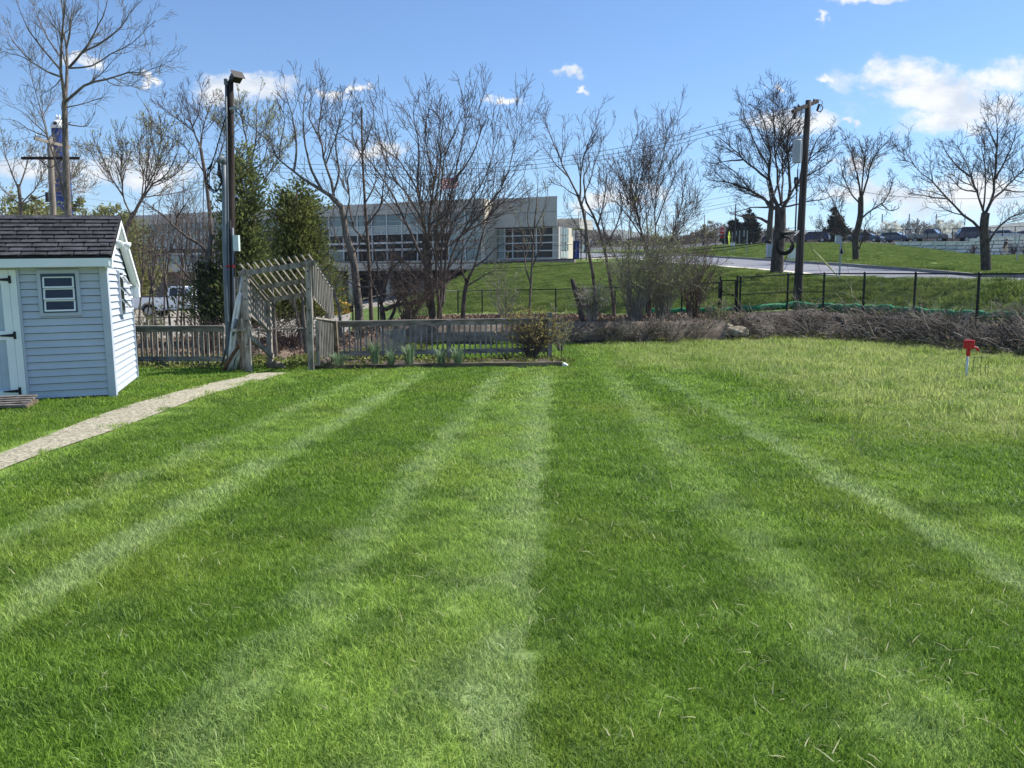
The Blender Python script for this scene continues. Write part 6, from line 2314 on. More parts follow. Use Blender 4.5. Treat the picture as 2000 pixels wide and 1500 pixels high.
for r_ in range(9):
    for c_ in range(6 if r_ % 2 == 0 else 5):
        u, v = .033 + (c_ + (0 if r_ % 2 == 0 else .5)) * .066, 6 / 13 + (r_ + .5) / 9 * 7 / 13
        for s_ in (-1, 1):
            p = np.array(fpt(u, v)) + [0, s_ * .012, 0]
            pts_ = []
            for q_ in range(10):
                rr_ = .034 if q_ % 2 == 0 else .014
                pts_.append(p + [rr_ * math.sin(q_ * math.pi / 5), 0, rr_ * math.cos(q_ * math.pi / 5)])
            m.add(pts_, [tuple(range(10))])
m.build('stars', 'flag_white', flag)

# ------------------------------------------------------------------ chain link fences
def chain_link(name, label, pts, h, m, pitch, wr, group=None, post_r=.03, rail_r=.022, extra=(), heights=None, post_mat=None):
    """pts: ground points of the posts"""
    pts = [np.array(p, float) for p in pts]
    t = thing(name, label, 'fence', pts[0], 0, group)
    pm = post_mat or m
    up = np.array([0, 0, 1.0])
    for p in pts:
        b = MB()
        b.tube([p - up * .15, p + up * (h + .03)], post_r, 8)
        b.tube([p + up * (h + .03), p + up * (h + .055)], [post_r * 1.2, post_r * .5], 8)
        b.build('post', pm, t, world=True, smooth=False)
    for a, c in zip(pts[:-1], pts[1:]):
        b = MB()
        b.tube([a + up * h, c + up * h], rail_r, 6)
        b.build('top_rail', pm, t, world=True)
        L = np.linalg.norm((c - a)[:2])
        H0 = h - .04
        segs = []
        nn = int((L + H0) / pitch)
        for k in range(nn):
            o = -H0 + k * pitch
            for sg in (1, -1):
                # line u - o = z  (slope one), mirrored for the other set
                z0, z1 = max(0, -o), min(H0, L - o)
                if z1 - z0 < .02:
                    continue
                u0, u1 = o + z0, o + z1
                if sg < 0:
                    u0, u1 = L - u0, L - u1
                p = a + (c - a) * (u0 / L) + up * (z0 + .03)
                q_ = a + (c - a) * (u1 / L) + up * (z1 + .03)
                segs.append((p, q_))
        P = np.array(segs)
        o_ = merge_mesh('mesh_panel', [tubes(P, np.full(P.shape[:2], wr), 3)], m, t, smooth=False)
        o_['kind'] = 'stuff'
    for (i, j, zr) in extra:
        b = MB()
        b.tube([pts[i] + up * zr, pts[j] + up * zr], rail_r * .8, 6)
        b.build('brace_rail', pm, t, world=True)
    return t


fpx = [1443, 1535, 1605, 1683, 1782, 1905, 2045, 2200]
def e2(px, dy=0.0):
    ys, zs = prof(px2s(px))
    return gpt(px, ys[2] + dy)
chain_link('chain_link_fence', 'black chain link fence along the top of the vine covered bank', [e2(p) for p in fpx], 1.2, 'black_metal', .075, .0024, extra=((0, 1, .62), (1, 2, .62)), post_r=.034)
# gate beside it
ga, gb = e2(1404, .2), e2(1437)
gt = thing('chain_link_gate', 'narrow black chain link gate at the end of the bank', 'gate', ga)
up3 = np.array([0, 0, 1.0])
for p in (ga, gb):
    b = MB()
    b.tube([p - up3 * .1, p + up3 * 1.25], .036, 8)
    b.build('post', 'black_metal', gt, world=True)
fa_, fb_ = lerp(ga, gb, .09), lerp(ga, gb, .9)
for z in (.12, .62, 1.10):
    b = MB()
    b.tube([fa_ + up3 * z, fb_ + up3 * z], .02, 6)
    b.build('gate_rail', 'black_metal', gt, world=True)
for p in (fa_, fb_):
    b = MB()
    b.tube([p + up3 * .12, p + up3 * 1.10], .02, 6)
    b.build('gate_stile', 'black_metal', gt, world=True)
b = MB()
b.tube([fa_ + up3 * .75, fb_ + up3 * .55], .012, 5)
b.build('gate_brace', 'black_metal', gt, world=True)
segs = []
L_ = np.linalg.norm(fb_ - fa_)
for k in range(int((L_ + .98) / .07)):
    o = -.98 + k * .07
    z0, z1 = max(0, -o), min(.98, L_ - o)
    if z1 - z0 > .02:
        for sg in (0, 1):
            u0, u1 = (o + z0) / L_, (o + z1) / L_
            if sg:
                u0, u1 = 1 - u0, 1 - u1
            segs.append((lerp(fa_, fb_, u0) + up3 * (z0 + .12), lerp(fa_, fb_, u1) + up3 * (z1 + .12)))
P = np.array(segs)
merge_mesh('mesh_panel', [tubes(P, np.full(P.shape[:2], .003), 3)], 'black_metal', gt, smooth=False)['kind'] = 'stuff'
chain_link('chain_link_fence', 'black chain link fence crossing the foot of the grass slope behind the trees', [e2(p, .1) for p in (1402, 1330, 1262, 1200, 1138, 1085, 1035, 988, 942, 895, 845, 795, 740, 690)], 1.05, 'black_metal', .12, .0024, post_r=.03)
old = [at(px, py, Y) for px, py, Y in ((268, 700, 17.9), (332, 700, 18.0), (395, 700, 18.1), (455, 700, 18.1), (507, 705, 18.2), (599, 704, 18.3), (700, 702, 18.6), (790, 700, 18.9))]
for p in old:
    p[2] = ground(p[0], p[1])
chain_link('chain_link_fence', 'old rusty chain link fence behind the picket fence and arbor', old, .68, 'rusty_pole', .10, .002, post_r=.022, rail_r=.018, post_mat='pole_wood_pale')
# pale wire panel standing behind the pickets
wp_ = thing('wire_screen', 'pale grey wire panel standing behind the picket fence', 'wire screen', at(768, 690, 18.0))
a0, a1 = at(745, 690, 18.0), at(790, 688, 18.1)
segs = []
for k in range(26):
    segs.append((lerp(a0, a1, k / 25), lerp(a0, a1, k / 25) + up3 * .52))
for k in range(26):
    segs.append((a0 + up3 * .02 * k, a1 + up3 * .02 * k))
P = np.array(segs)
merge_mesh('wire_grid', [tubes(P, np.full(P.shape[:2], .0035), 3)], 'wire_pale', wp_, smooth=False)
for p in (a0, a1):
    b = MB()
    b.tube([p - up3 * .1, p + up3 * .56], .012, 6)
    b.build('frame_post', 'wire_pale', wp_, world=True)

# green erosion sock behind the fence
pts = []
rg = np.random.default_rng(31)
for px in np.linspace(1262, 2250, 120):
    ys, zs = prof(px2s(px))
    p = gpt(px, ys[2] + .27 + .05 * math.sin(px * .03))
    p[2] += .105 + .02 * math.sin(px * .11) + .012 * math.sin(px * .37)
    pts.append(p)
m = MB()
m.tube(pts, [.095 + .014 * math.sin(i * 1.7) + .008 * math.sin(i * .6) for i in range(len(pts))], 10)
tag(m.build('erosion_sock', 'sock_green', smooth=True), 'long bright green erosion sock lying along the black fence', 'erosion sock')

# ------------------------------------------------------------------ poles and wires
PB = np.array([at(449.5, 690, 15.6)[0], 15.6, -.05])
PTOP = at(448.5, 160, 15.6)
lp = thing('utility_pole', 'dark weathered utility pole with a floodlight on top beside the arbor', 'utility pole', PB)
m = MB()
m.tube(resample([PB - [0, 0, .3], lerp(PB, PTOP, .5) + [.015, 0, 0], PTOP], 14), np.linspace(.085, .068, 14), 12)
m.build('pole', 'pole_wood_dark', lp, world=True, smooth=True)
def pp(px, py, dy=0.0):
    return at(px, py, 15.6 + dy)
m = MB()
m.tube(resample([pp(447, 705, -.13), pp(440, 520, -.13), pp(437, 318, -.13)], 8), .042, 10)
m.tube([pp(447.5, 690, -.13), pp(447.3, 684, -.13)], .05, 10)
m.build('conduit', 'conduit_grey', lp, world=True, smooth=True)
m = MB()
m.tube([pp(437, 321, -.13), pp(436, 312, -.15), pp(433, 309, -.19), pp(428, 312, -.24), pp(426, 318, -.26)], [.044, .054, .058, .052, .03], 12)
m.build('weatherhead', 'conduit_grey', lp, world=True, smooth=True)
for (a, c, r_, mt) in ((pp(449, 660, -.13), pp(441, 165, -.09), .018, 'conduit_grey'), (pp(458, 640, -.09), pp(454, 445, -.09), .024, 'conduit_grey'),
                      (pp(455, 668, -.115), pp(447.5, 540, -.115), .014, 'black_cable'), (pp(452, 660, -.12), pp(450, 430, -.115), .012, 'black_cable')):
    m = MB()
    m.tube(resample([a, lerp(a, c, .5), c], 6), r_, 8)
    m.build('conduit' if mt != 'black_cable' else 'cable', mt, lp, world=True, smooth=True)
m = MB()
m.box(pp(441, 160, -.10), (.055, .06, .11))
m.build('junction_box', 'conduit_grey', lp, world=True, bevel=.006)
for py in (520,):
    for px in (440.5, 447, 455.5):
        m = MB()
        m.tube([pp(px, py - 2, -.125), pp(px, py + 2, -.125)], .046 if px < 442 else .026, 10)
        m.build('red_strap', 'lens_red', lp, world=True)
m = MB()
m.bar(pp(435, 213, -.05), pp(450, 213, -.05), .03, .05)
m.bar(pp(449, 212, -.10), pp(463, 211, -.14), .03, .035)
m.tube([pp(462, 211, -.14), pp(462, 208, -.14)], .035, 8)
m.build('bracket', 'steel_grey', lp, world=True)
mb_ = box_part('meter_box', 'box_mint', lp, pp(462, 475, -.10), (.10, .10, .29), world=True)
m = MB()
m.tube(resample([pp(461, 490, -.10), pp(459, 500, -.1), pp(458, 540, -.1)], 6), .012, 6)
m.build('cable', 'black_cable', lp, world=True)
m = MB()
m.tube([pp(449, 164, 0), pp(450, 158, -.02), pp(453, 156, -.05)], .04, 8)
M_ = Matrix.Translation(Vector(pp(461, 152, -.06))) @ Matrix.Rotation(math.radians(-40), 4, 'Z') @ Matrix.Rotation(math.radians(-38), 4, 'Y')
m.box((0, 0, 0), (.14, .18, .11), M_)
m.add([M_ @ Vector(v) for v in ((.07, -.11, -.075), (.07, .11, -.075), (.07, .11, .075), (.07, -.11, .075), (.085, -.12, -.085), (.085, .12, -.085), (.085, .12, .085), (.085, -.12, .085))],
      [(3, 2, 1, 0), (4, 5, 6, 7), (0, 1, 5, 4), (1, 2, 6, 5), (2, 3, 7, 6), (3, 0, 4, 7)])
m.build('floodlight', 'lamp_brown', lp, world=True)
# slack service cable loops at the weatherhead
for k in range(3):
    m = MB()
    o = k * 2.6
    m.tube(resample([pp(427 + k, 317, -.25), pp(426 + o, 335, -.30), pp(432 + o * .4, 356, -.30), pp(420 + k, 377 - o, -.28), pp(404 + o, 362, -.26), pp(402 + o * 1.5, 335, -.2), pp(412 + k, 322, -.12), pp(420, 300, -.1), pp(433, 255, -.07), pp(444, 215, -.08)][:10 if k < 2 else 7], 26), .010, 6)
    m.build('service_cable', 'black_cable', lp, world=True, smooth=True)


def wire(label, pts, r, m='wire_dark', sagn=24, name='overhead_wire', group='overhead wires'):
    b = MB()
    b.tube(resample([np.array(p) for p in pts], sagn), r, 5)
    return tag(b.build(name, m, smooth=True), label, 'wire', group)


# transformer pole on the right
RB = gpt(1555, 28.9)
RT = at(1579, 196, 28.9)
rp_ = thing('utility_pole', 'tall brown utility pole with a grey transformer behind the black fence', 'utility pole', RB)
m = MB()
m.tube(resample([RB - [0, 0, .3], lerp(RB, RT, .5) + [-.02, 0, 0], RT], 12), np.linspace(.155, .095, 12), 12)
m.build('pole', 'pole_wood', rp_, world=True, smooth=True)
def rr(px, py, dy=0.0):
    return at(px, py, 28.9 + dy)
bar_part('crossarm', 'pole_wood_dark', rp_, rr(1548, 218, -1.0), rr(1597, 198, .7), .09, .11)
m = MB()
m.bar(rr(1550, 219, -.9), rr(1572, 210, -.12), .10, .05)
for (px, py, dy) in ((1553, 210, -.8), (1560, 207, -.5), (1590, 196, .5), (1556, 214, -.7)):
    m.tube([rr(px, py + 6, dy), rr(px, py, dy), rr(px, py - 3, dy)], [.02, .045, .02], 8)
m.tube([rr(1553, 219, -.9), rr(1552, 232, -.95)], .05, 7)
m.build('insulator', 'black_plastic', rp_, world=True)
m = MB()
m.tube([rr(1600, 204, .5), rr(1596, 216, .45)], .04, 8)
m.tube(resample([rr(1590, 194, .5), rr(1604, 196, .5), rr(1606, 203, .5), rr(1602, 210, .5)], 8), .012, 5)
m.tube(resample([rr(1601, 204, .5), rr(1607, 208, .5), rr(1604, 217, .5), rr(1597, 218, .5)], 8), .018, 5)
m.build('fuse_cutout', 'lamp_brown', rp_, world=True)
tc_ = rr(1557, 296, -.25)
m = MB()
m.tube([tc_ + [0, 0, z] for z in (-.37, -.36, .33, .36, .39)], [.13, .15, .15, .155, .12], 16)
m.tube([tc_ + [0, 0, .39], tc_ + [.02, 0, .5]], .03, 8)
for a_ in (-.6, .2, 1.0):
    m.bar(tc_ + [.152 * math.sin(a_), -.152 * math.cos(a_), -.3], tc_ + [.152 * math.sin(a_), -.152 * math.cos(a_), .28], .03, .02, up=(math.sin(a_), -math.cos(a_), 0))
tf = m.build('transformer', 'transformer_grey', rp_, world=True, smooth=False)
m = MB()
for z in (-.22, .25):
    m.bar(tc_ + [0, .1, z], rr(1566, 296, 0) + [0, 0, z], .06, .06)
m.build('transformer_bracket', 'steel_grey', rp_, world=True)
m = MB()
m.tube(resample([rr(1556, 350, -.2), rr(1553, 360, -.3), rr(1556, 372, -.2)], 6), .035, 6)
m.box(rr(1555, 352, -.18), (.12, .1, .2))
m.build('cable_clamp', 'black_plastic', rp_, world=True)
m = MB()
m.tube(resample([rr(1562, 312, -.2), rr(1558, 330, -.25), rr(1557, 350, -.2)], 6), .012, 5)
m.tube(resample([rr(1556, 600, -.17), rr(1566, 420, -.15), rr(1572, 300, -.12)], 6), .012, 5)
m.build('cable', 'black_cable', rp_, world=True)
# coil of telephone cable hanging from the pole
cc = rr(1531, 477, -1.3)
coil = thing('cable_coil', 'coil of thick black cable hanging left of the transformer pole', 'cable coil', cc)
for k in range(6):
    m = MB()
    rx, rz = .235 + .012 * k, .27 + .008 * (k % 3)
    cy = .02 * (k - 2.5)
    pts = [cc + [rx * math.cos(t) + .01 * k, cy + .02 * math.sin(t * 2 + k), rz * math.sin(t) - .012 * k] for t in np.linspace(0, 2 * math.pi, 25)]
    m.tube(pts, .017, 6, cap=False)
    m.build('loop', 'black_cable', coil, world=True, smooth=True)
m = MB()
pts = [cc + [.20 * math.cos(t), -.05, -.09 + .16 * math.sin(t)] for t in np.linspace(math.pi * .95, 2.1 * math.pi, 16)]
m.tube(pts, .016, 6)
m.tube(resample([cc + [-.13, 0, -.2], cc + [-.10, 0, -.42], cc + [.13, 0, -.62], cc + [-.05, 0, -.92], cc + [-.27, 0, -.86], cc + [-.16, 0, -.68], cc + [.04, 0, -.55], cc + [.14, 0, -.3]], 26), .009, 5)
m.build('loose_loop', 'black_cable', coil, world=True, smooth=True)
m = MB()
m.tube([rr(1522, 459, -1.3), rr(1530, 456, -1.3), rr(1546, 453, -1.0), rr(1551, 454, -.7)], [.05, .075, .07, .04], 9)
m.tube([rr(1495, 473, -1.5), rr(1500, 471, -1.5), rr(1506, 474, -1.5)], [.03, .06, .05], 8)
m.tube([rr(1503, 466, -1.5), rr(1503, 474, -1.5)], .03, 6)
m.build('splice_case', 'black_plastic', coil, world=True, smooth=True)
m = MB()
m.tube([rr(1551, 455, -.7), rr(1561, 450, -.15)], .012, 5)
m.tube([rr(1551, 460, -.7), rr(1561, 452, -.15)], .010, 5)
m.build('suspension_wire', 'steel_grey', coil, world=True)

LP = np.array([at(104, 500, 36)[0], 36, ground(at(104, 500, 36)[0], 36)])
LT = at(97, 268, 36)
l2 = thing('utility_pole', 'pale wooden utility pole with two crossarms behind the shed roof', 'utility pole', LP)
m = MB()
m.tube(resample([LP - [0, 0, .2], lerp(LP, LT, .5), LT], 10), np.linspace(.16, .11, 10), 10)
m.build('pole', 'pole_wood_pale', l2, world=True, smooth=True)
def ll(px, py, dy=0.0):
    return at(px, py, 36 + dy)
bar_part('crossarm', 'pole_wood_pale', l2, ll(67, 270, -.9), ll(137, 288, .9), .09, .11)
bar_part('crossarm', 'pole_wood_dark', l2, ll(42, 309, -.15), ll(155, 309, -.15), .10, .11)
m = MB()
for (px, py, dy) in ((70, 266, -.85), (92, 268, -.1), (132, 283, .8), (150, 303, -.15), (58, 305, -.15)):
    m.tube([ll(px, py + 2, dy), ll(px, py - 2, dy), ll(px, py - 5, dy)], [.02, .05, .02], 8)
m.build('insulator', 'steel_grey', l2, world=True)
m = MB()
m.bar(ll(77, 312, -.16), ll(98, 328, -.16), .03, .03)
m.bar(ll(120, 312, -.16), ll(100, 328, -.16), .03, .03)
m.build('arm_brace', 'pole_wood_dark', l2, world=True)
m = MB()
m.box(ll(92, 385, -.2), (.10, .1, .40))
m.build('pole_box', 'black_plastic', l2, world=True)

# blue stack
bs_ = at(133, 500, 105)
stk = thing('blue_stack', 'tall blue steel stack with a white domed cap beyond the shed', 'stack', (bs_[0], 105, 0))
ztop = at(0, 252, 105)[2]
m = MB()
m.tube([(0, 0, 0), (-.0, 0, ztop * .5), (-.1, 0, ztop)], [.98, .95, .86], 24)
m.build('shaft', 'stack_blue', stk, smooth=True)
m = MB()
m.tube([(-.1, 0, ztop), (-.1, 0, ztop + .05), (-.1, 0, ztop + .3), (-.1, 0, ztop + .75), (-.1, 0, ztop + 1.05)], [.9, .96, .95, .75, .35], 24)
for dx in (-.2, .15):
    m.tube([(-.1 + dx, 0, ztop + .9), (-.1 + dx, 0, ztop + 1.7)], [.22, .08], 8)
m.build('cap', 'white_paint', stk, smooth=True)
m = MB()
m.tube([(-.05, -.80, ztop + .55), (-.05, -.98, ztop + .5)], .22, 10)
m.build('vent', 'black_plastic', stk)

# wires: (x, y in the picture and distance) at the right pole, along the span, and at the far end
D = lambda px, Yr=28.9, Yl=36: Yr + (Yl - Yr) * (1575 - px) / 1475.0
for k, (dy, dd) in enumerate(((0, -.5), (9, 0), (17, .5))):
    wire('%s of the three thin wires rising to the transformer pole crossarm' % ('topmost', 'middle', 'lowest')[k],
         [rr(1572 - 3 * k, 205 + dy * .6, dd)] + [at(px, py + dy, D(px) + dd) for px, py in ((1480, 226), (1395, 246), (1280, 275), (1150, 299), (1000, 316), (800, 324), (520, 318), (300, 302))] + [ll(72 + 28 * k, 266 + 8 * k, -.8 + .8 * k)], .008, 'wire_dark', 40)
wire('thick upper black cable sagging from the coil across the school front', [rr(1500, 473, -1.5)] + [at(px, py, D(px)) for px, py in ((1390, 485), (1250, 497), (1100, 507), (950, 513), (800, 514), (650, 511), (450, 496), (270, 478))] + [ll(103, 452)], .017, 'black_cable', 40)
wire('second thick black cable just under the first one', [rr(1500, 476, -1.4)] + [at(px, py, D(px) + .2) for px, py in ((1400, 490), (1250, 505), (1100, 517), (950, 525), (800, 527), (650, 522), (450, 508), (270, 490))] + [ll(103, 462)], .010, 'black_cable', 40)
wire('thin dark wire above the two thick cables', [rr(1561, 444)] + [at(px, py, D(px) + .1) for px, py in ((1400, 461), (1130, 477), (900, 486), (650, 486), (400, 470))] + [ll(103, 430)], .008, 'wire_dark', 40)
for k, py in enumerate((0, 13, 20)):
    wire('%s pale wire strung in front of the school windows' % ('upper', 'middle', 'lower')[k], [rr(1566, 352 + py)] + [at(px, y + py, D(px) - .1 * k) for px, y in ((1380, 391), (1200, 414), (1000, 428), (800, 432), (650, 429), (400, 414))] + [ll(102, 380 + py)], .0065, 'wire_pale', 40)
wire('black service wire slanting down from the dark pole bracket', [pp(458, 213, -.1), at(500, 255, 18), at(560, 305, 24), at(625, 368, 33), at(720, 445, 70)], .009, 'black_cable', 30)
wire('thin slack wire slanting from the dark pole below the bracket', [pp(456, 265, -.05), at(500, 318, 18), at(560, 385, 24), at(640, 455, 36), at(720, 480, 70)], .005, 'wire_dark', 30)
for k, (py, y2) in enumerate(((266, 262), (285, 300), (307, 309))):
    wire('%s wire leaving the pale pole to the left' % ('highest', 'sagging', 'lowest')[k], [ll(70 if k < 2 else 45, py + (1 if k else 0), -.8 if k < 2 else -.15), at(10, y2 + 14, 40), at(-80, y2 + 10, 48)], .008, 'wire_dark' if k < 2 else 'wire_pale', 12)
wire('dark wire from the right pole past the narrow crowned tree', [rr(1568, 330), at(1680, 373, 30), at(1790, 386, 31), at(1900, 388, 32), at(2010, 383, 33), at(2200, 360, 36)], .009, 'wire_dark', 24)

# guy wires, guard, bag
wire('guy wire running down to the crest beside the yellow guard', [rr(1563, 448), at(1588, 488, 29.2), at(1648, 551, 29.8)], .006, 'wire_dark', 8, group='guy wires')
wire('steep thin guy wire left of the sign post', [rr(1567, 430), at(1587, 488, 29.0), at(1606, 540, 29.2)], .005, 'wire_dark', 8, group='guy wires')
wire('guy wire holding the dark bag near the narrow crowned tree', [rr(1571, 300), at(1640, 455, 29.6), at(1660, 548, 30.0)], .005, 'wire_dark', 8, group='guy wires')
g0, g1 = at(1588, 488, 29.17), at(1648, 551, 29.77)
gg = thing('guy_guard', 'yellow and white plastic tube slanting over a guy wire', 'guy guard', g1)
m = MB()
m.tube([g0, lerp(g0, g1, .62)], .024, 8)
m.build('upper_tube', 'guy_yellow', gg, world=True, smooth=True)
m = MB()
m.tube([lerp(g0, g1, .62), g1], .025, 8)
m.build('lower_tube', 'guy_white', gg, world=True, smooth=True)
bp_ = at(1644, 482, 29.6)
m = MB()
m.add([bp_, bp_ + [-.07, -.04, -.21], bp_ + [.02, -.09, -.24], bp_ + [.09, -.02, -.20], bp_ + [.02, .07, -.22], bp_ + [.01, 0, -.255]],
      [(0, 1, 2), (0, 2, 3), (0, 3, 4), (0, 4, 1), (1, 5, 2), (2, 5, 3), (3, 5, 4), (4, 5, 1)])
m.tube([bp_ + [0, 0, -.02], bp_ + [0, 0, .12]], .008, 5)
tag(m.build('hanging_bag', 'bag_dark'), 'dark green triangular bag hanging on a guy wire', 'bag')

# ------------------------------------------------------------------ signs, cabinets
def sign_post(p, h, r=.035, m='steel_grey', parent=None, lean=0.0):
    b = MB()
    b.bar(p - [0, 0, .2], p + [lean, 0, h], r * 1.6, r * 1.6, up=(0, 1, 0))
    return b.build('post', m, parent, world=True)


sp = gpt(1410, 88)
st = thing('stop_sign', 'red octagonal stop sign on a post across the road', 'sign', sp)
sign_post(sp, at(0, 444, 88)[2] - sp[2], parent=st)
sc_ = at(1410, 451, 88)
for (r_, y_, m_, nm) in ((.385, -.06, 'sign_white', 'border'), (.355, -.075, 'sign_red', 'face')):
    m = MB()
    m.tube([sc_ + [0, y_, 0], sc_ + [0, y_ - .012, 0]], r_, 8)
    o = m.build(nm, m_, st, world=True)
    Mr = Matrix.Translation(Vector(sc_ - np.array(MW[st.name].translation)))
    o.matrix_basis = Mr @ Matrix.Rotation(math.radians(22.5), 4, 'Y') @ Mr.inverted()
text_part('lettering', 'STOP', .36, 'sign_white', st, wmat(st, Matrix.Translation(Vector(sc_ + [0, -.095, 0])) @ Matrix.Rotation(math.pi / 2, 4, 'X')), sx=.86)
box_part('small_plate', 'sign_red', st, at(1410, 463, 88) + [0, -.05, 0], (.4, .012, .15), world=True)

yp = gpt(1424, 80)
ys_ = thing('crossing_sign', 'yellow green pedestrian crossing sign seen nearly edge on', 'sign', yp)
sign_post(yp, at(0, 453, 80)[2] - yp[2], parent=ys_)
zc = at(1424, 463, 80)
Rz = Matrix.Translation(Vector(zc + [0, -.05, 0])) @ Matrix.Rotation(math.radians(64), 4, 'Z')
m = MB()
D_ = .58
m.add([Rz @ Vector(v) for v in ((-D_, 0, 0), (0, 0, -D_), (D_, 0, 0), (0, 0, D_), (-D_, .012, 0), (0, .012, -D_), (D_, .012, 0), (0, .012, D_))],
      [(0, 1, 2, 3), (7, 6, 5, 4), (0, 4, 5, 1), (1, 5, 6, 2), (2, 6, 7, 3), (3, 7, 4, 0)])
m.build('diamond', 'sign_lime', ys_, world=True)
m = MB()
def fl_(pts):
    m.add([Rz @ Vector((x, -.012, z)) for x, z in pts], [tuple(range(len(pts)))])
fl_([(.06 * math.cos(a), .25 + .06 * math.sin(a)) for a in np.linspace(0, 2 * math.pi, 10)[:-1]])
fl_([(-.07, .17), (-.05, -.05), (.06, -.05), (.08, .16)])
fl_([(-.05, -.05), (-.16, -.30), (-.10, -.31), (.02, -.05)])
fl_([(.0, -.05), (.10, -.30), (.16, -.29), (.07, -.05)])
fl_([(-.07, .16), (-.18, .0), (-.14, -.02), (-.05, .08)])
fl_([(.08, .15), (.18, .02), (.14, .0), (.06, .08)])
m.build('walking_figure', 'sign_black', ys_, world=True)
zc2 = at(1424, 474, 80)
Rz2 = Matrix.Translation(Vector(zc2 + [0, -.05, 0])) @ Matrix.Rotation(math.radians(64), 4, 'Z')
m = MB()
m.box((0, 0, 0), (.60, .012, .34), Rz2)
m.build('arrow_plate', 'sign_lime', ys_, world=True)
m = MB()
m.add([Rz2 @ Vector((x, -.012, z)) for x, z in ((-.05, .12), (.02, .10), (-.10, -.02), (-.04, -.10), (-.22, -.12), (-.20, .05), (-.15, .0))], [tuple(range(7))])
m.build('arrow', 'sign_black', ys_, world=True)
wp2 = gpt(1430, 84)
ws = thing('notice_sign', 'small white notice low behind the yellow crossing sign', 'sign', wp2)
sign_post(wp2, at(0, 474, 84)[2] - wp2[2], .025, parent=ws)
box_part('plate', 'sign_white', ws, at(1430.5, 478, 84) + [0, -.04, 0], (.42, .012, .42), world=True)
for px, y0, Y, lab in ((1438, 450, 100, 'grey post right of the yellow crossing sign'), (1453, 450, 78, 'tall grey sign post left of the grey cabinet')):
    p = gpt(px, Y)
    t = thing('sign_post', lab, 'post', p, group='bare grey posts')
    sign_post(p, at(0, y0, Y)[2] - p[2], .045, parent=t)
    box_part('plate', 'steel_grey', t, at(px, y0 + 6, Y) + [0, -.05, 0], (.10, .012, .6), world=True)
p = gpt(1634, 31)
t = thing('road_sign', 'grey road sign seen edge on standing at the near kerb', 'sign', p)
sign_post(p, at(0, 462, 31)[2] - p[2], .032, parent=t)
box_part('plate', 'steel_grey', t, at(1636.5, 468, 31) + [0, -.06, 0], (.16, .02, .30), world=True, rot=Matrix.Rotation(.1, 4, 'Y'))
p = gpt(1629, 112)
t = thing('white_sign', 'white board on a post behind the edge on road sign', 'sign', p)
sign_post(p, at(0, 455, 112)[2] - p[2], .04, parent=t)
box_part('board', 'sign_white', t, at(1636.5, 468, 112), (.80, .04, 1.15), world=True)
p = gpt(1975, 62)
p[0] += .0
t = thing('no_parking_sign', 'white no parking fire lane sign on a post at the right', 'sign', p)
sign_post(p, at(0, 457, 62)[2] - p[2], .04, parent=t, lean=.10)
c_ = at(1982, 464.5, 62) + [0, -.08, 0]
box_part('plate', 'sign_white', t, c_, (.36, .012, .54), world=True)
for txt, dz, sz, m_, sx in (('NO', .17, .15, 'sign_red', 1.2), ('PARKING', .03, .10, 'sign_red', .72), ('FIRE', -.10, .10, 'sign_black', .8), ('LANE', -.20, .10, 'sign_black', .8)):
    text_part('lettering', txt, sz, m_, t, wmat(t, Matrix.Translation(Vector(c_ + [0, -.012, dz])) @ Matrix.Rotation(math.pi / 2, 4, 'X')), sx=sx)
p = gpt(1142, 128)
t = thing('white_sign', 'small white sign on a post by the far end of the road', 'sign', p)
sign_post(p, 1.9, .04, parent=t)
box_part('board', 'sign_white', t, at(1141, 483, 128) + [0, -.06, 0], (.55, .03, .75), world=True)

p = gpt(1500, 61)
t = thing('utility_cabinet', 'tall grey utility cabinet beyond the road left of the broad tree', 'cabinet', p)
box_part('plinth', 'black_plastic', t, (0, 0, .09), (.66, .52, .18))
box_part('body', 'cabinet_grey', t, (0, 0, .68), (.62, .48, 1.0))
box_part('lid', 'cabinet_grey', t, (0, 0, 1.20), (.68, .54, .05))
for dz in (.9, .55):
    box_part('door_seam', 'steel_grey', t, (0, -.243, dz), (.5, .006, .015))
box_part('side_stile', 'steel_grey', t, (-.27, -.245, .68), (.05, .012, .98))
p = gpt(1542, 58)
t = thing('utility_cabinet', 'low beige utility box beyond the road behind the hanging coil', 'cabinet', p)
box_part('body', 'cabinet_beige', t, (0, 0, .36), (.56, .45, .78))
box_part('lid', 'cabinet_beige', t, (0, 0, .77), (.60, .49, .05))
box_part('door_panel', 'white_paint', t, (.0, -.23, .36), (.46, .012, .62))

# ------------------------------------------------------------------ block retaining wall at the car park
bw = thing('block_wall', 'pale grey concrete block retaining wall below the parked cars', 'wall', gpt(1905, 95))
CH = .405
def wall_line(px):
    ys, zs = prof(px2s(px))
    return np.array([px2s(px) * ys[6], ys[6], zs[6]])
def wall_top(px):
    w = wall_line(px)
    base = np.interp(px, [1700, 1740, 1880, 1886, 1890, 2200], [6.75, 6.68, 6.20, 6.20, 6.20, 6.45])
    return base
rgb = np.random.default_rng(12)
for course in range(-1, 6):
    px = 1741.0 + (course % 3) * 6
    while px < 2190:
        wlen = rgb.choice([13, 17, 21, 24])
        q = px + wlen
        if course == -1 and px < 1884:
            px = 1884
            q = px + wlen
        a, b = wall_line(px), wall_line(q)
        za = wall_top((px + q) / 2) - course * CH
        zm = za - CH / 2
        if za > min(a[2], b[2]) - .05:
            a2, b2 = np.array([a[0], a[1], zm]), np.array([b[0], b[1], zm])
            off = rgb.uniform(-.02, .02)
            bar_part('block', 'block_concrete', bw, lerp(a2, b2, .045) + [0, off, 0], lerp(a2, b2, .955) + [0, off, 0], .5, CH - .075)
        px = q
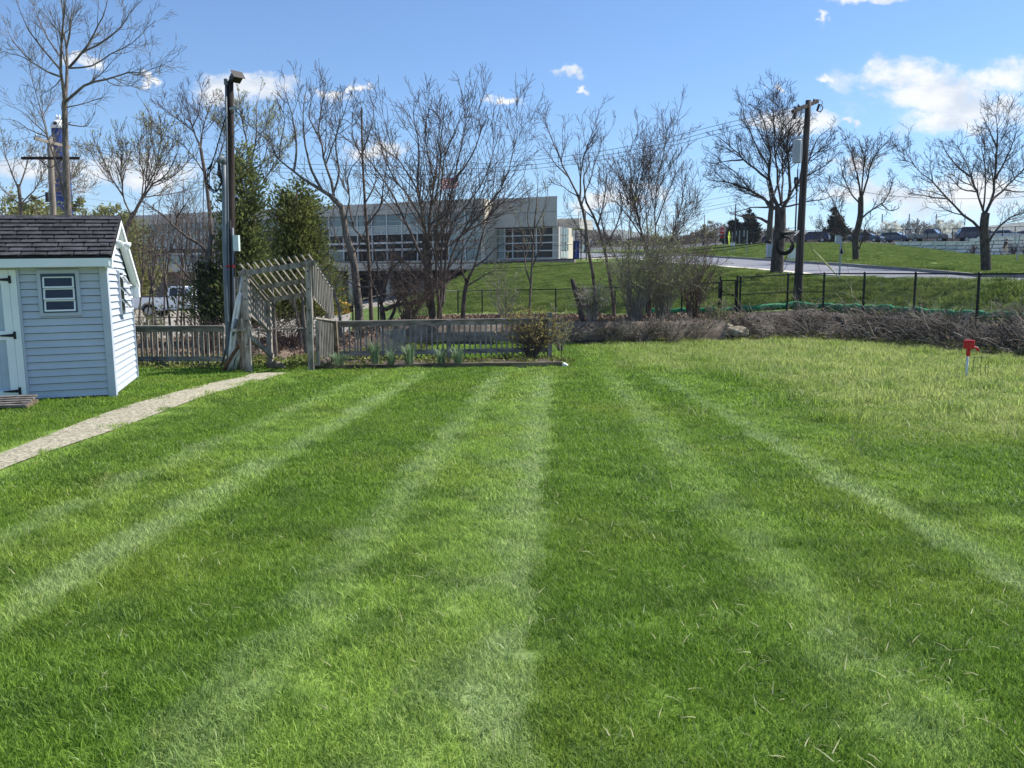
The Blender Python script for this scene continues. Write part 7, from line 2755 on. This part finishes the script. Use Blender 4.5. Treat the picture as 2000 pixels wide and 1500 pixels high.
for px in range(1741, 2190, 26):
    q = px + 26
    up_ = CH if px >= 1884 else 0
    a, b = wall_line(px), wall_line(q)
    z = wall_top(px) + up_ + .05
    bar_part('coping_block', 'block_concrete', bw, [a[0], a[1], z], lerp([a[0], a[1], z], [b[0], b[1], wall_top(q) + up_ + .05], .985), .56, .11)
m = MB()
for px in range(1741, 2190, 10):
    a, b = wall_line(px), wall_line(px + 10)
    t0 = wall_top(px) - .03 + (CH if px >= 1884 else 0)
    m.add([(a[0], a[1] + .1, a[2] - .5), (b[0], b[1] + .1, b[2] - .5), (b[0], b[1] + .1, t0), (a[0], a[1] + .1, t0)], [(0, 1, 2, 3)])
m.build('backing', 'joint_dark', bw, world=True)

# ------------------------------------------------------------------ car park fence, light poles, ball nets
cpf = [gpt(px, np.interp(px, [1150, 1300, 1410, 1553, 1700, 1905, 2100], [146, 134, 124, 119, 115, 104, 100])) for px in range(1152, 2110, 24)]
chain_link('chain_link_fence', 'black chain link fence along the front of the car park', cpf, 1.75, 'black_metal', .55, .008, post_r=.05, rail_r=.035)
for i, (px, y0, Y, r_, lab) in enumerate([(1429, 398, 118, .11, 'dark light pole rising beside the yellow crossing sign'), (1545, 330, 125, .13, 'tall dark light pole between the broad tree and transformer pole'),
                                          (1370, 419, 150, .08, 'thin dark pole at the tan leaved tree'), (1310, 420, 150, .08, 'thin dark pole behind the clump of bare stems'), (1141, 414, 118, .10, 'dark pole beside the far end of the school')]):
    p = gpt(px, Y)
    t = thing('light_pole', lab, 'light pole', p, group='dark poles around the car park')
    h = at(0, y0, Y)[2] - p[2]
    m = MB()
    m.tube([(0, 0, -.2), (0, 0, h)], [r_, r_ * .7], 8)
    m.build('pole', 'black_metal', t)
    m = MB()
    m.tube([(0, 0, 0), (0, 0, .5)], r_ * 1.8, 8)
    m.build('base', 'joint_dark', t)
npx = [(1711, 418), (1763, 418), (1779, 426), (1815, 418), (1870, 418)]
tops_ = []
for i, (px, y0) in enumerate(npx):
    Y = 172 if px != 1779 else 205
    p = gpt(px, Y)
    h = at(0, y0, Y)[2] - p[2]
    t = thing('net_pole', ('net pole nearest the narrow crowned tree', 'net pole right of the dark hatchback', 'shorter net pole set farther back', 'net pole above the grey pickup', 'net pole at the rear of the big dark van')[i] + ', tall and grey', 'pole', p, group='tall ball net poles')
    m = MB()
    m.tube([(0, 0, -.2), (0, 0, h)], [.16, .12], 8)
    m.build('pole', 'steel_grey', t)
    m = MB()
    m.tube([(0, 0, h), (0, 0, h + .1)], [.16, .03], 8)
    m.build('cap', 'steel_grey', t)
    if px != 1779:
        tops_.append((p, h))
for k, ((p, h), (q, g)) in enumerate(zip(tops_[:-1], tops_[1:])):
    segs = []
    for i in range(41):
        u = i / 40
        sag = .9 * math.sin(u * math.pi)
        a = lerp(p, q, u)
        segs.append((a + up3 * .2, a + up3 * (h - .8 - sag)))
    for j in range(18):
        v = j / 17
        for i in range(8):
            u0, u1 = i / 8, (i + 1) / 8
            z = [(.2 + (h - 1.0 - .9 * math.sin(u * math.pi)) * v) for u in (u0, u1)]
            segs.append((lerp(p, q, u0) + up3 * z[0], lerp(p, q, u1) + up3 * z[1]))
    P = np.array(segs)
    o = merge_mesh('ball_net', [tubes(P, np.full(P.shape[:2], .010), 3)], 'net_mesh', smooth=False)
    tag(o, 'sagging ball net stretched %s' % ('left of the dark hatchback', 'over the hatchback and pickup', 'over the two flowering trees')[k], 'net', 'ball nets behind the car park')

# ------------------------------------------------------------------ vehicles
def car(name, label, kind, paint, loc, rotz, group='cars in the car park', L=4.5, W=1.8, H=1.5):
    t = thing(name, label, 'car' if kind != 'pickup' else 'pickup truck', loc, rotz, group)
    prof_ = {
        'sedan': [(-.5, .30), (-.5, .62), (-.46, .72), (-.30, .75), (-.17, 1.0), (.10, 1.0), (.27, .70), (.45, .60), (.5, .45), (.5, .25)],
        'hatch': [(-.5, .30), (-.5, .62), (-.47, .75), (-.40, .96), (-.30, 1.0), (.08, 1.0), (.27, .70), (.45, .58), (.5, .42), (.5, .25)],
        'suv': [(-.5, .30), (-.5, .62), (-.47, .70), (-.42, .97), (-.36, 1.0), (.10, 1.0), (.25, .70), (.46, .62), (.5, .45), (.5, .25)],
        'pickup': [(-.5, .36), (-.5, .60), (-.49, .62), (-.11, .62), (-.09, .97), (-.05, 1.0), (.13, 1.0), (.25, .66), (.45, .60), (.5, .50), (.5, .28)],
    }[kind]
    belt = .66 if kind != 'pickup' else .64
    P = [(x * L, z * H) for x, z in prof_]
    n = len(P)
    def yy(z):
        return W / 2 * (1 - .16 * max(0, (z / H - belt) / (1 - belt))) * (.96 if z < .35 * H else 1)
    vs = [(x, yy(z), z) for x, z in P] + [(x, -yy(z), z) for x, z in P]
    b = MB()
    b.add(vs, [tuple(range(n)), tuple(range(2 * n - 1, n - 1, -1))] + [(i, (i + 1) % n, (i + 1) % n + n, i + n) for i in range(n)])
    b.build('body', paint, t, bevel=.035)
    # side windows
    ks = {'sedan': [[(-.245, .73), (-.155, .95), (-.03, .95), (-.03, .73)], [(-.015, .73), (-.015, .95), (.085, .95), (.215, .73)]],
          'hatch': [[(-.40, .73), (-.35, .94), (-.10, .95), (-.10, .73)], [(-.08, .73), (-.08, .95), (.065, .95), (.215, .73)]],
          'suv': [[(-.42, .72), (-.385, .94), (-.20, .95), (-.20, .72)], [(-.185, .72), (-.185, .95), (-.04, .95), (-.04, .72)], [(-.025, .72), (-.025, .95), (.085, .95), (.20, .72)]],
          'pickup': [[(-.085, .68), (-.07, .94), (.02, .95), (.02, .68)], [(.035, .68), (.035, .95), (.12, .95), (.21, .68)]]}[kind]
    for poly in ks:
        for sgn in (1, -1):
            b = MB()
            p1 = [(x * L, sgn * (yy(z * H) + .012), z * H) for x, z in poly]
            p2 = [(x * L, sgn * (yy(z * H) - .03), z * H) for x, z in poly]
            b.add(p1 + p2, [(0, 1, 2, 3), (7, 6, 5, 4)] + [(i, (i + 1) % 4, (i + 1) % 4 + 4, i + 4) for i in range(4)])
            b.build('side_window', 'dark_glass', t)
    def slab(nm, i, j, f0, f1, m_):
        (xa, za), (xb, zb) = P[i], P[j]
        dx, dz = xb - xa, zb - za
        nl = math.hypot(dx, dz)
        nx, nz = dz / nl, -dx / nl
        if nz < 0:
            nx, nz = -nx, -nz
        q_ = []
        for f in (f0, f1):
            x, z = xa + dx * f, za + dz * f
            y = yy(z) * .92
            q_ += [(x, -y, z), (x, y, z)]
        b = MB()
        b.add([(x + nx * .012, y, z + nz * .012) for x, y, z in q_] + [(x - nx * .02, y, z - nz * .02) for x, y, z in q_],
              [(0, 1, 3, 2), (6, 7, 5, 4), (0, 4, 5, 1), (1, 5, 7, 3), (3, 7, 6, 2), (2, 6, 4, 0)])
        b.build(nm, m_, t)
    if kind == 'pickup':
        slab('windshield', 6, 7, .10, .92, 'windscreen')
        slab('rear_window', 3, 4, .25, .92, 'dark_glass')
        box_part('bed_floor', 'black_plastic', t, (-.30 * L, 0, .625 * H), (.36 * L, W * .84, .02))
    else:
        slab('windshield', 5, 6, .10, .92, 'windscreen')
        slab('rear_window', 3 if kind == 'sedan' else 2, 4 if kind == 'sedan' else 3, .10, .92, 'dark_glass')
    for x in (-.31 * L, .31 * L):
        for sgn in (1, -1):
            wr = .33 if kind in ('sedan', 'hatch') else .38
            b = MB()
            b.tube([(x, sgn * (W / 2 - .20), wr), (x, sgn * (W / 2 - .01), wr), (x, sgn * (W / 2 + .012), wr)], [wr, wr, wr * .92], 16)
            w_ = b.build('wheel', 'tyre', t)
            b = MB()
            b.tube([(x, sgn * (W / 2 + .013), wr), (x, sgn * (W / 2 + .022), wr)], wr * .62, 10)
            b.build('rim', 'rim', w_)
    for sgn in (1, -1):
        box_part('headlight', 'lens_clear', t, (.488 * L, sgn * W * .36, .50 * H), (.07, .30, .12))
        box_part('taillight', 'lens_red', t, (-.492 * L, sgn * W * .40, .56 * H), (.06, .22, .16))
        box_part('mirror', paint, t, (.17 * L, sgn * (W / 2 + .09), .70 * H), (.12, .16, .12))
    box_part('front_bumper', 'black_plastic', t, (.497 * L, 0, .26 * H), (.08, W * .86, .16))
    box_part('rear_bumper', 'black_plastic', t, (-.497 * L, 0, .32 * H), (.08, W * .9, .14))
    return t


def cpos(px, Y):
    return gpt(px, Y)
car('parked_car', 'navy and silver car half hidden behind the grey cabinet and cable coil', 'suv', 'car_navy', cpos(1506, 126), math.radians(100), H=1.6, L=4.6)
car('parked_car', 'dark navy wagon showing its tail right of the transformer pole', 'suv', 'car_navy', cpos(1580, 128), math.radians(150), H=1.65, L=4.7)
car('parked_car', 'dark sedan behind the narrow crowned tree', 'sedan', 'car_dark_blue', cpos(1682, 122), math.radians(-42), L=4.6, H=1.42)
car('parked_car', 'dark blue hatchback left of the grey pickup', 'hatch', 'car_dark_blue', cpos(1740, 126), math.radians(-50), L=4.2, H=1.5)
car('parked_pickup', 'grey pickup truck parked between the hatchback and the big dark van', 'pickup', 'car_grey', cpos(1805, 122), math.radians(-46), L=5.5, H=1.85, W=1.95)
car('parked_car', 'big dark navy van parked right above the block wall step', 'suv', 'car_navy', cpos(1897, 109), math.radians(-14), L=4.9, H=1.95, W=1.95)
car('parked_car', 'silver car low behind the wall right of the spreading tree', 'sedan', 'car_silver', cpos(1948, 107), math.radians(-30), L=4.5, H=1.4)
car('parked_car', 'navy car at the right edge behind the no parking sign', 'suv', 'car_navy', cpos(2004, 109), math.radians(165), L=4.7, H=1.75)
car('parked_car', 'red car in the gravel yard glimpsed through the arbor', 'hatch', 'car_red', cpos(563, 59), math.radians(-170), L=4.2, H=1.45, group='vehicles in the gravel yard')

# white township pickup
tk = thing('pickup_truck', 'white pickup truck parked in the gravel yard behind the scrub', 'pickup truck', gpt(358, 55), math.radians(-4), group='vehicles in the gravel yard')
TL = 5.9
bodyp = [(-2.95, .62), (-2.95, 1.30), (-.55, 1.33), (-.52, 1.36), (-.44, 1.95), (-.36, 2.04), (.62, 2.05), (1.28, 1.42), (2.65, 1.30), (2.86, 1.18), (2.92, .72), (2.60, .55)]
def arch(cx, r, z0):
    return [(cx + r * math.cos(a), .48 + r * math.sin(a)) for a in np.linspace(0, math.pi, 9)]
low = [(2.60, .55)] + arch(1.95, .50, .4) + arch(-1.80, .52, .4) + [(-2.55, .60)]
poly = bodyp[:-1] + low
b = MB()
ty = lambda z: .98 if z < 1.4 else .98 - .16 * (z - 1.4) / .65
n = len(poly)
b.add([(x, ty(z), z) for x, z in poly] + [(x, -ty(z), z) for x, z in poly], [tuple(range(n)), tuple(range(2 * n - 1, n - 1, -1))] + [(i, (i + 1) % n, (i + 1) % n + n, i + n) for i in range(n)])
b.build('body', 'truck_white', tk)
for pl in ([(-.36, 1.40), (-.34, 1.88), (.18, 1.92), (.18, 1.40)], [(.24, 1.40), (.24, 1.92), (.55, 1.93), (1.02, 1.43)]):
    for sgn in (1, -1):
        b = MB()
        b.add([(x, sgn * (ty(z) + .012), z) for x, z in pl] + [(x, sgn * (ty(z) - .03), z) for x, z in pl], [(0, 1, 2, 3), (7, 6, 5, 4)] + [(i, (i + 1) % 4, (i + 1) % 4 + 4, i + 4) for i in range(4)])
        b.build('side_window', 'dark_glass', tk)
b = MB()
b.add([(.68, -.84, 2.00), (.68, .84, 2.00), (1.22, .90, 1.47), (1.22, -.90, 1.47), (.66, -.84, 1.97), (.66, .84, 1.97), (1.20, .90, 1.44), (1.20, -.90, 1.44)],
      [(0, 1, 2, 3), (7, 6, 5, 4), (0, 4, 5, 1), (1, 5, 6, 2), (2, 6, 7, 3), (3, 7, 4, 0)])
b.build('windshield', 'windscreen', tk)
for x in (-1.80, 1.95):
    for sgn in (1, -1):
        b = MB()
        b.tube([(x, sgn * .70, .43), (x, sgn * .96, .43), (x, sgn * .985, .43)], [.43, .43, .40], 20)
        w_ = b.build('wheel', 'tyre', tk)
        b = MB()
        b.tube([(x, sgn * .986, .43), (x, sgn * .995, .43)], .25, 12)
        b.build('rim', 'rim', w_)
for x in (-.47, 1.08):
    box_part('door_seam', 'black_plastic', tk, (x, -.988, 1.02), (.02, .012, .76))
box_part('door_handle', 'black_plastic', tk, (-.12, -1.0, 1.24), (.24, .03, .05))
box_part('mirror', 'black_plastic', tk, (.98, -1.12, 1.50), (.10, .20, .26))
box_part('bed_cover', 'black_plastic', tk, (-1.75, 0, 1.345), (2.36, 1.84, .05))
box_part('rear_bumper', 'rim', tk, (-3.0, 0, .60), (.14, 1.8, .20))
box_part('front_bumper', 'rim', tk, (2.95, 0, .62), (.14, 1.86, .26))
box_part('fender_vent', 'black_plastic', tk, (1.30, -.99, 1.10), (.05, .012, .42))
for sgn in (1, -1):
    box_part('headlight', 'lens_clear', tk, (2.84, sgn * .74, 1.02), (.12, .34, .22))
    box_part('taillight', 'lens_red', tk, (-2.96, sgn * .86, 1.05), (.05, .16, .40))
box_part('headache_rack', 'black_metal', tk, (-.66, 0, 1.70), (.06, 1.66, .56))
text_part('door_lettering', 'Twp', .27, 'sign_black', tk, Matrix.Translation((.30, -.996, 1.10)) @ Matrix.Rotation(math.pi / 2, 4, 'X'))
text_part('door_number', '10', .17, 'sign_black', tk, Matrix.Translation((.48, -.996, .88)) @ Matrix.Rotation(math.pi / 2, 4, 'X'))
box_part('running_board', 'black_plastic', tk, (.2, -.98, .50), (1.7, .14, .07))

# yellow loader with a plow blade
pl = thing('plow_loader', 'yellow loader with a wide plow blade under the school ledge', 'loader', gpt(656, 55), 0, group='vehicles in the gravel yard')
b = MB()
pv = []
for x in (-.52, .98):
    for a in np.linspace(-.7, .8, 7):
        pv.append((x + (.10 if x > 0 else -.10) * (a > .5), .9 - .45 * math.cos(a) - .6, .42 + .5 * math.sin(a)))
b.add(pv + [(x, y + .04, z) for x, y, z in pv], [(i, i + 1, i + 8, i + 7) for i in range(6)] + [(i + 14, i + 21, i + 22, i + 15) for i in range(6)])
b.build('plow_blade', 'plow_yellow', pl)
box_part('cutting_edge', 'rusty_pole', pl, (.23, -.08, .06), (1.5, .05, .14))
b = MB()
b.prism([(-.6, .35), (-.6, .95), (.1, .95), (.5, .70), (.5, .35)], .7, 2.2)
b.build('body', 'plow_yellow', pl)
b = MB()
b.prism([(-.5, .96), (-.45, 1.7), (.05, 1.7), (.12, .96)], .9, 2.0)
b.build('cab', 'dark_glass', pl)
box_part('cab_roof', 'plow_yellow', pl, (-.2, 1.45, 1.74), (.8, 1.3, .08))
for y in (.6, 2.3):
    for x in (-.45, .4):
        b = MB()
        b.tube([(x, y - .12, .34), (x, y + .12, .34)], .34, 14)
        b.build('wheel', 'tyre', pl)

# ------------------------------------------------------------------ person walking along the wall
def skin_body(name, verts, edges, radii, m, parent, root=0, sub=2):
    me = bpy.data.meshes.new(name)
    me.from_pydata([tuple(v) for v in verts], edges, [])
    setmat(me, m)
    o = link(name, me, parent)
    md = o.modifiers.new('skin', 'SKIN')
    md.use_smooth_shade = True
    if not me.skin_vertices:
        return o
    for i, r_ in enumerate(radii):
        me.skin_vertices[0].data[i].radius = (r_ if isinstance(r_, tuple) else (r_, r_))
        me.skin_vertices[0].data[i].use_root = (i == root)
    s = o.modifiers.new('sub', 'SUBSURF')
    s.levels = s.render_levels = sub
    return o


pg = gpt(1951, 93.2)
pers = thing('person', 'person in a dark top and pale trousers walking right along the block wall', 'person', pg + [0, 0, .03], 0)
V = [(0, 0, .92), (.02, 0, 1.10), (.06, 0, 1.30), (.09, 0, 1.43), (.115, 0, 1.50),               # 0-4 pelvis..neck
     (.13, 0, 1.58), (.145, 0, 1.66), (.14, 0, 1.72),                                             # 5-7 head
     (.0, -.09, .88), (.16, -.10, .50), (.18, -.10, .09), (.30, -.11, .045),                       # 8-11 front leg
     (-.02, .09, .88), (-.10, .10, .50), (-.34, .10, .17), (-.27, .10, .05),                      # 12-15 rear leg
     (.08, -.19, 1.41), (-.03, -.23, 1.17), (.06, -.24, .94), (.09, -.24, .86),                   # 16-19 arm
     (.08, .19, 1.41), (.12, .23, 1.17), (.30, .22, 1.02), (.37, .21, .99)]                       # 20-23 arm
E_ = [(0, 1), (1, 2), (2, 3), (3, 4), (4, 5), (5, 6), (6, 7), (0, 8), (8, 9), (9, 10), (10, 11), (0, 12), (12, 13), (13, 14), (14, 15),
      (3, 16), (16, 17), (17, 18), (18, 19), (3, 20), (20, 21), (21, 22), (22, 23)]
Rr = [.13, .115, .13, .10, .05, .075, .095, .07, .085, .058, .04, .035, .085, .058, .04, .035, .055, .042, .032, .035, .055, .042, .032, .035]
skin_body('body', V, E_, Rr, 'skin', pers)
sv = [V[i] for i in (0, 1, 2, 3, 16, 17, 20, 21)]
skin_body('shirt', [(-.02, 0, .86)] + sv, [(0, 1), (1, 2), (2, 3), (3, 4), (4, 5), (5, 6), (4, 7), (7, 8)], [(.155, .185), (.15, .18), (.14, .165), (.15, .18), (.125, .15), .075, .06, .075, .06], 'shirt_dark', pers, root=1)
tv = [V[i] for i in (0, 8, 9, 10, 12, 13, 14)]
skin_body('trousers', tv, [(0, 1), (1, 2), (2, 3), (0, 4), (4, 5), (5, 6)], [.14, .105, .08, .062, .105, .08, .062], 'trouser_beige', pers)
bs = bmesh.new()
bmesh.ops.create_uvsphere(bs, u_segments=14, v_segments=10, radius=.112)
for v in bs.verts:
    if v.co.z < -.02 and v.co.x > -.03:
        v.co *= .55
me = bpy.data.meshes.new('hair')
bs.to_mesh(me)
bs.free()
setmat(me, 'hair_dark')
link('hair', me, pers, Matrix.Translation((.125, 0, 1.66)))
for i in (11, 15):
    b = MB()
    x, y, z = V[i]
    b.box((x - .03, y, .045), (.25, .085, .08))
    b.build('shoe', 'sign_black', pers, bevel=.02)

# ------------------------------------------------------------------ red topped stake and wire hoop on the lawn
sb = onz(1887, 740)
hs = thing('yard_hydrant', 'red headed white pipe standing on the lawn by the bank', 'hydrant', sb)
st_ = at(1890, 694, sb[1])
m = MB()
m.tube([sb - [0, 0, .05], st_], .019, 10)
m.build('pipe', 'pvc_pipe', hs, world=True, smooth=True)
def hp(px, py, dy=0.0):
    return at(px, py, sb[1] + dy)
m = MB()
m.tube([hp(1890.5, 696), hp(1890.8, 692), hp(1891.2, 686), hp(1893.5, 681), hp(1897.5, 679)], [.022, .034, .034, .026, .02], 12)
m.tube(resample([hp(1893, 682), hp(1899, 678.5), hp(1906, 678.5), hp(1909.5, 682), hp(1910, 686)], 10), [.016, .015, .014, .013, .013, .014, .016, .02, .022, .018], 10)
m.build('elbow', 'red_plastic', hs, world=True, smooth=True)
hc = hp(1892.5, 673)
m = MB()
ring = []
for k, (z, r_) in enumerate(((-.066, .078), (-.055, .084), (.05, .088), (.066, .080), (.068, .05))):
    for j in range(24):
        a = 2 * math.pi * j / 24
        f = 1 - .16 * (j % 3 == 1)
        ring.append(hc + [r_ * f * math.cos(a), r_ * f * math.sin(a), z])
m.add(ring, [(k * 24 + j, k * 24 + (j + 1) % 24, (k + 1) * 24 + (j + 1) % 24, (k + 1) * 24 + j) for k in range(4) for j in range(24)] + [tuple(range(24))[::-1], tuple(96 + j for j in range(24))])
m.build('head', 'red_plastic', hs, world=True)
m = MB()
m.tube([hc + [0, 0, .069], hc + [0, 0, .074]], .085, 24)
m.build('head_cap', 'sign_red', hs, world=True)
m = MB()
m.tube([hp(1899, 678), hp(1911, 678)], .006, 6)
m.build('handle_pin', 'shed_white', hs, world=True)
wh = thing('wire_hoop', 'thin green wire plant cage beside the red headed pipe', 'plant cage', onz(1913, 740))
wc = onz(1914, 740)
m = MB()
for a in (-1, -.35, .3, 1):
    x = .125 * a
    m.tube([wc + [x, -.08 * math.sqrt(1 - min(1, a * a)), -.03], wc + [x, -.08 * math.sqrt(1 - min(1, a * a)), .42]], .0035, 5)
m.build('upright', 'wire_green', wh, world=True)
for z in (.02, .19, .36):
    m = MB()
    m.tube([wc + [.127 * math.cos(t), .082 * math.sin(t), z] for t in np.linspace(0, 2 * math.pi, 21)], .003, 5, cap=False)
    m.build('ring', 'wire_green', wh, world=True)
m = MB()
m.tube(resample([onz(1838, 735), onz(1850, 731) + [0, 0, .06], onz(1862, 736) + [0, 0, .01], onz(1890, 739) + [0, 0, .015], onz(1925, 741) + [0, 0, .01]], 14), .0035, 5)
tag(m.build('loose_wire', 'wire_green', smooth=True), 'loose wire lying in the grass left of the red headed pipe', 'wire')

# ------------------------------------------------------------------ the air: thin haze over the whole place
air = bpy.data.materials.new('air')
air.use_nodes = True
an = air.node_tree
an.nodes.clear()
ao = an.nodes.new('ShaderNodeOutputMaterial')
av = an.nodes.new('ShaderNodeVolumePrincipled')
av.inputs['Color'].default_value = (0.82, 0.88, 0.95, 1)
av.inputs['Density'].default_value = 0.00016
an.links.new(av.outputs[0], ao.inputs['Volume'])
MATS['air'] = air
hz = MB().box((0, 1250, 62.5), (6400, 2760, 135)).build('haze', 'air')
tag(hz, kind='stuff')
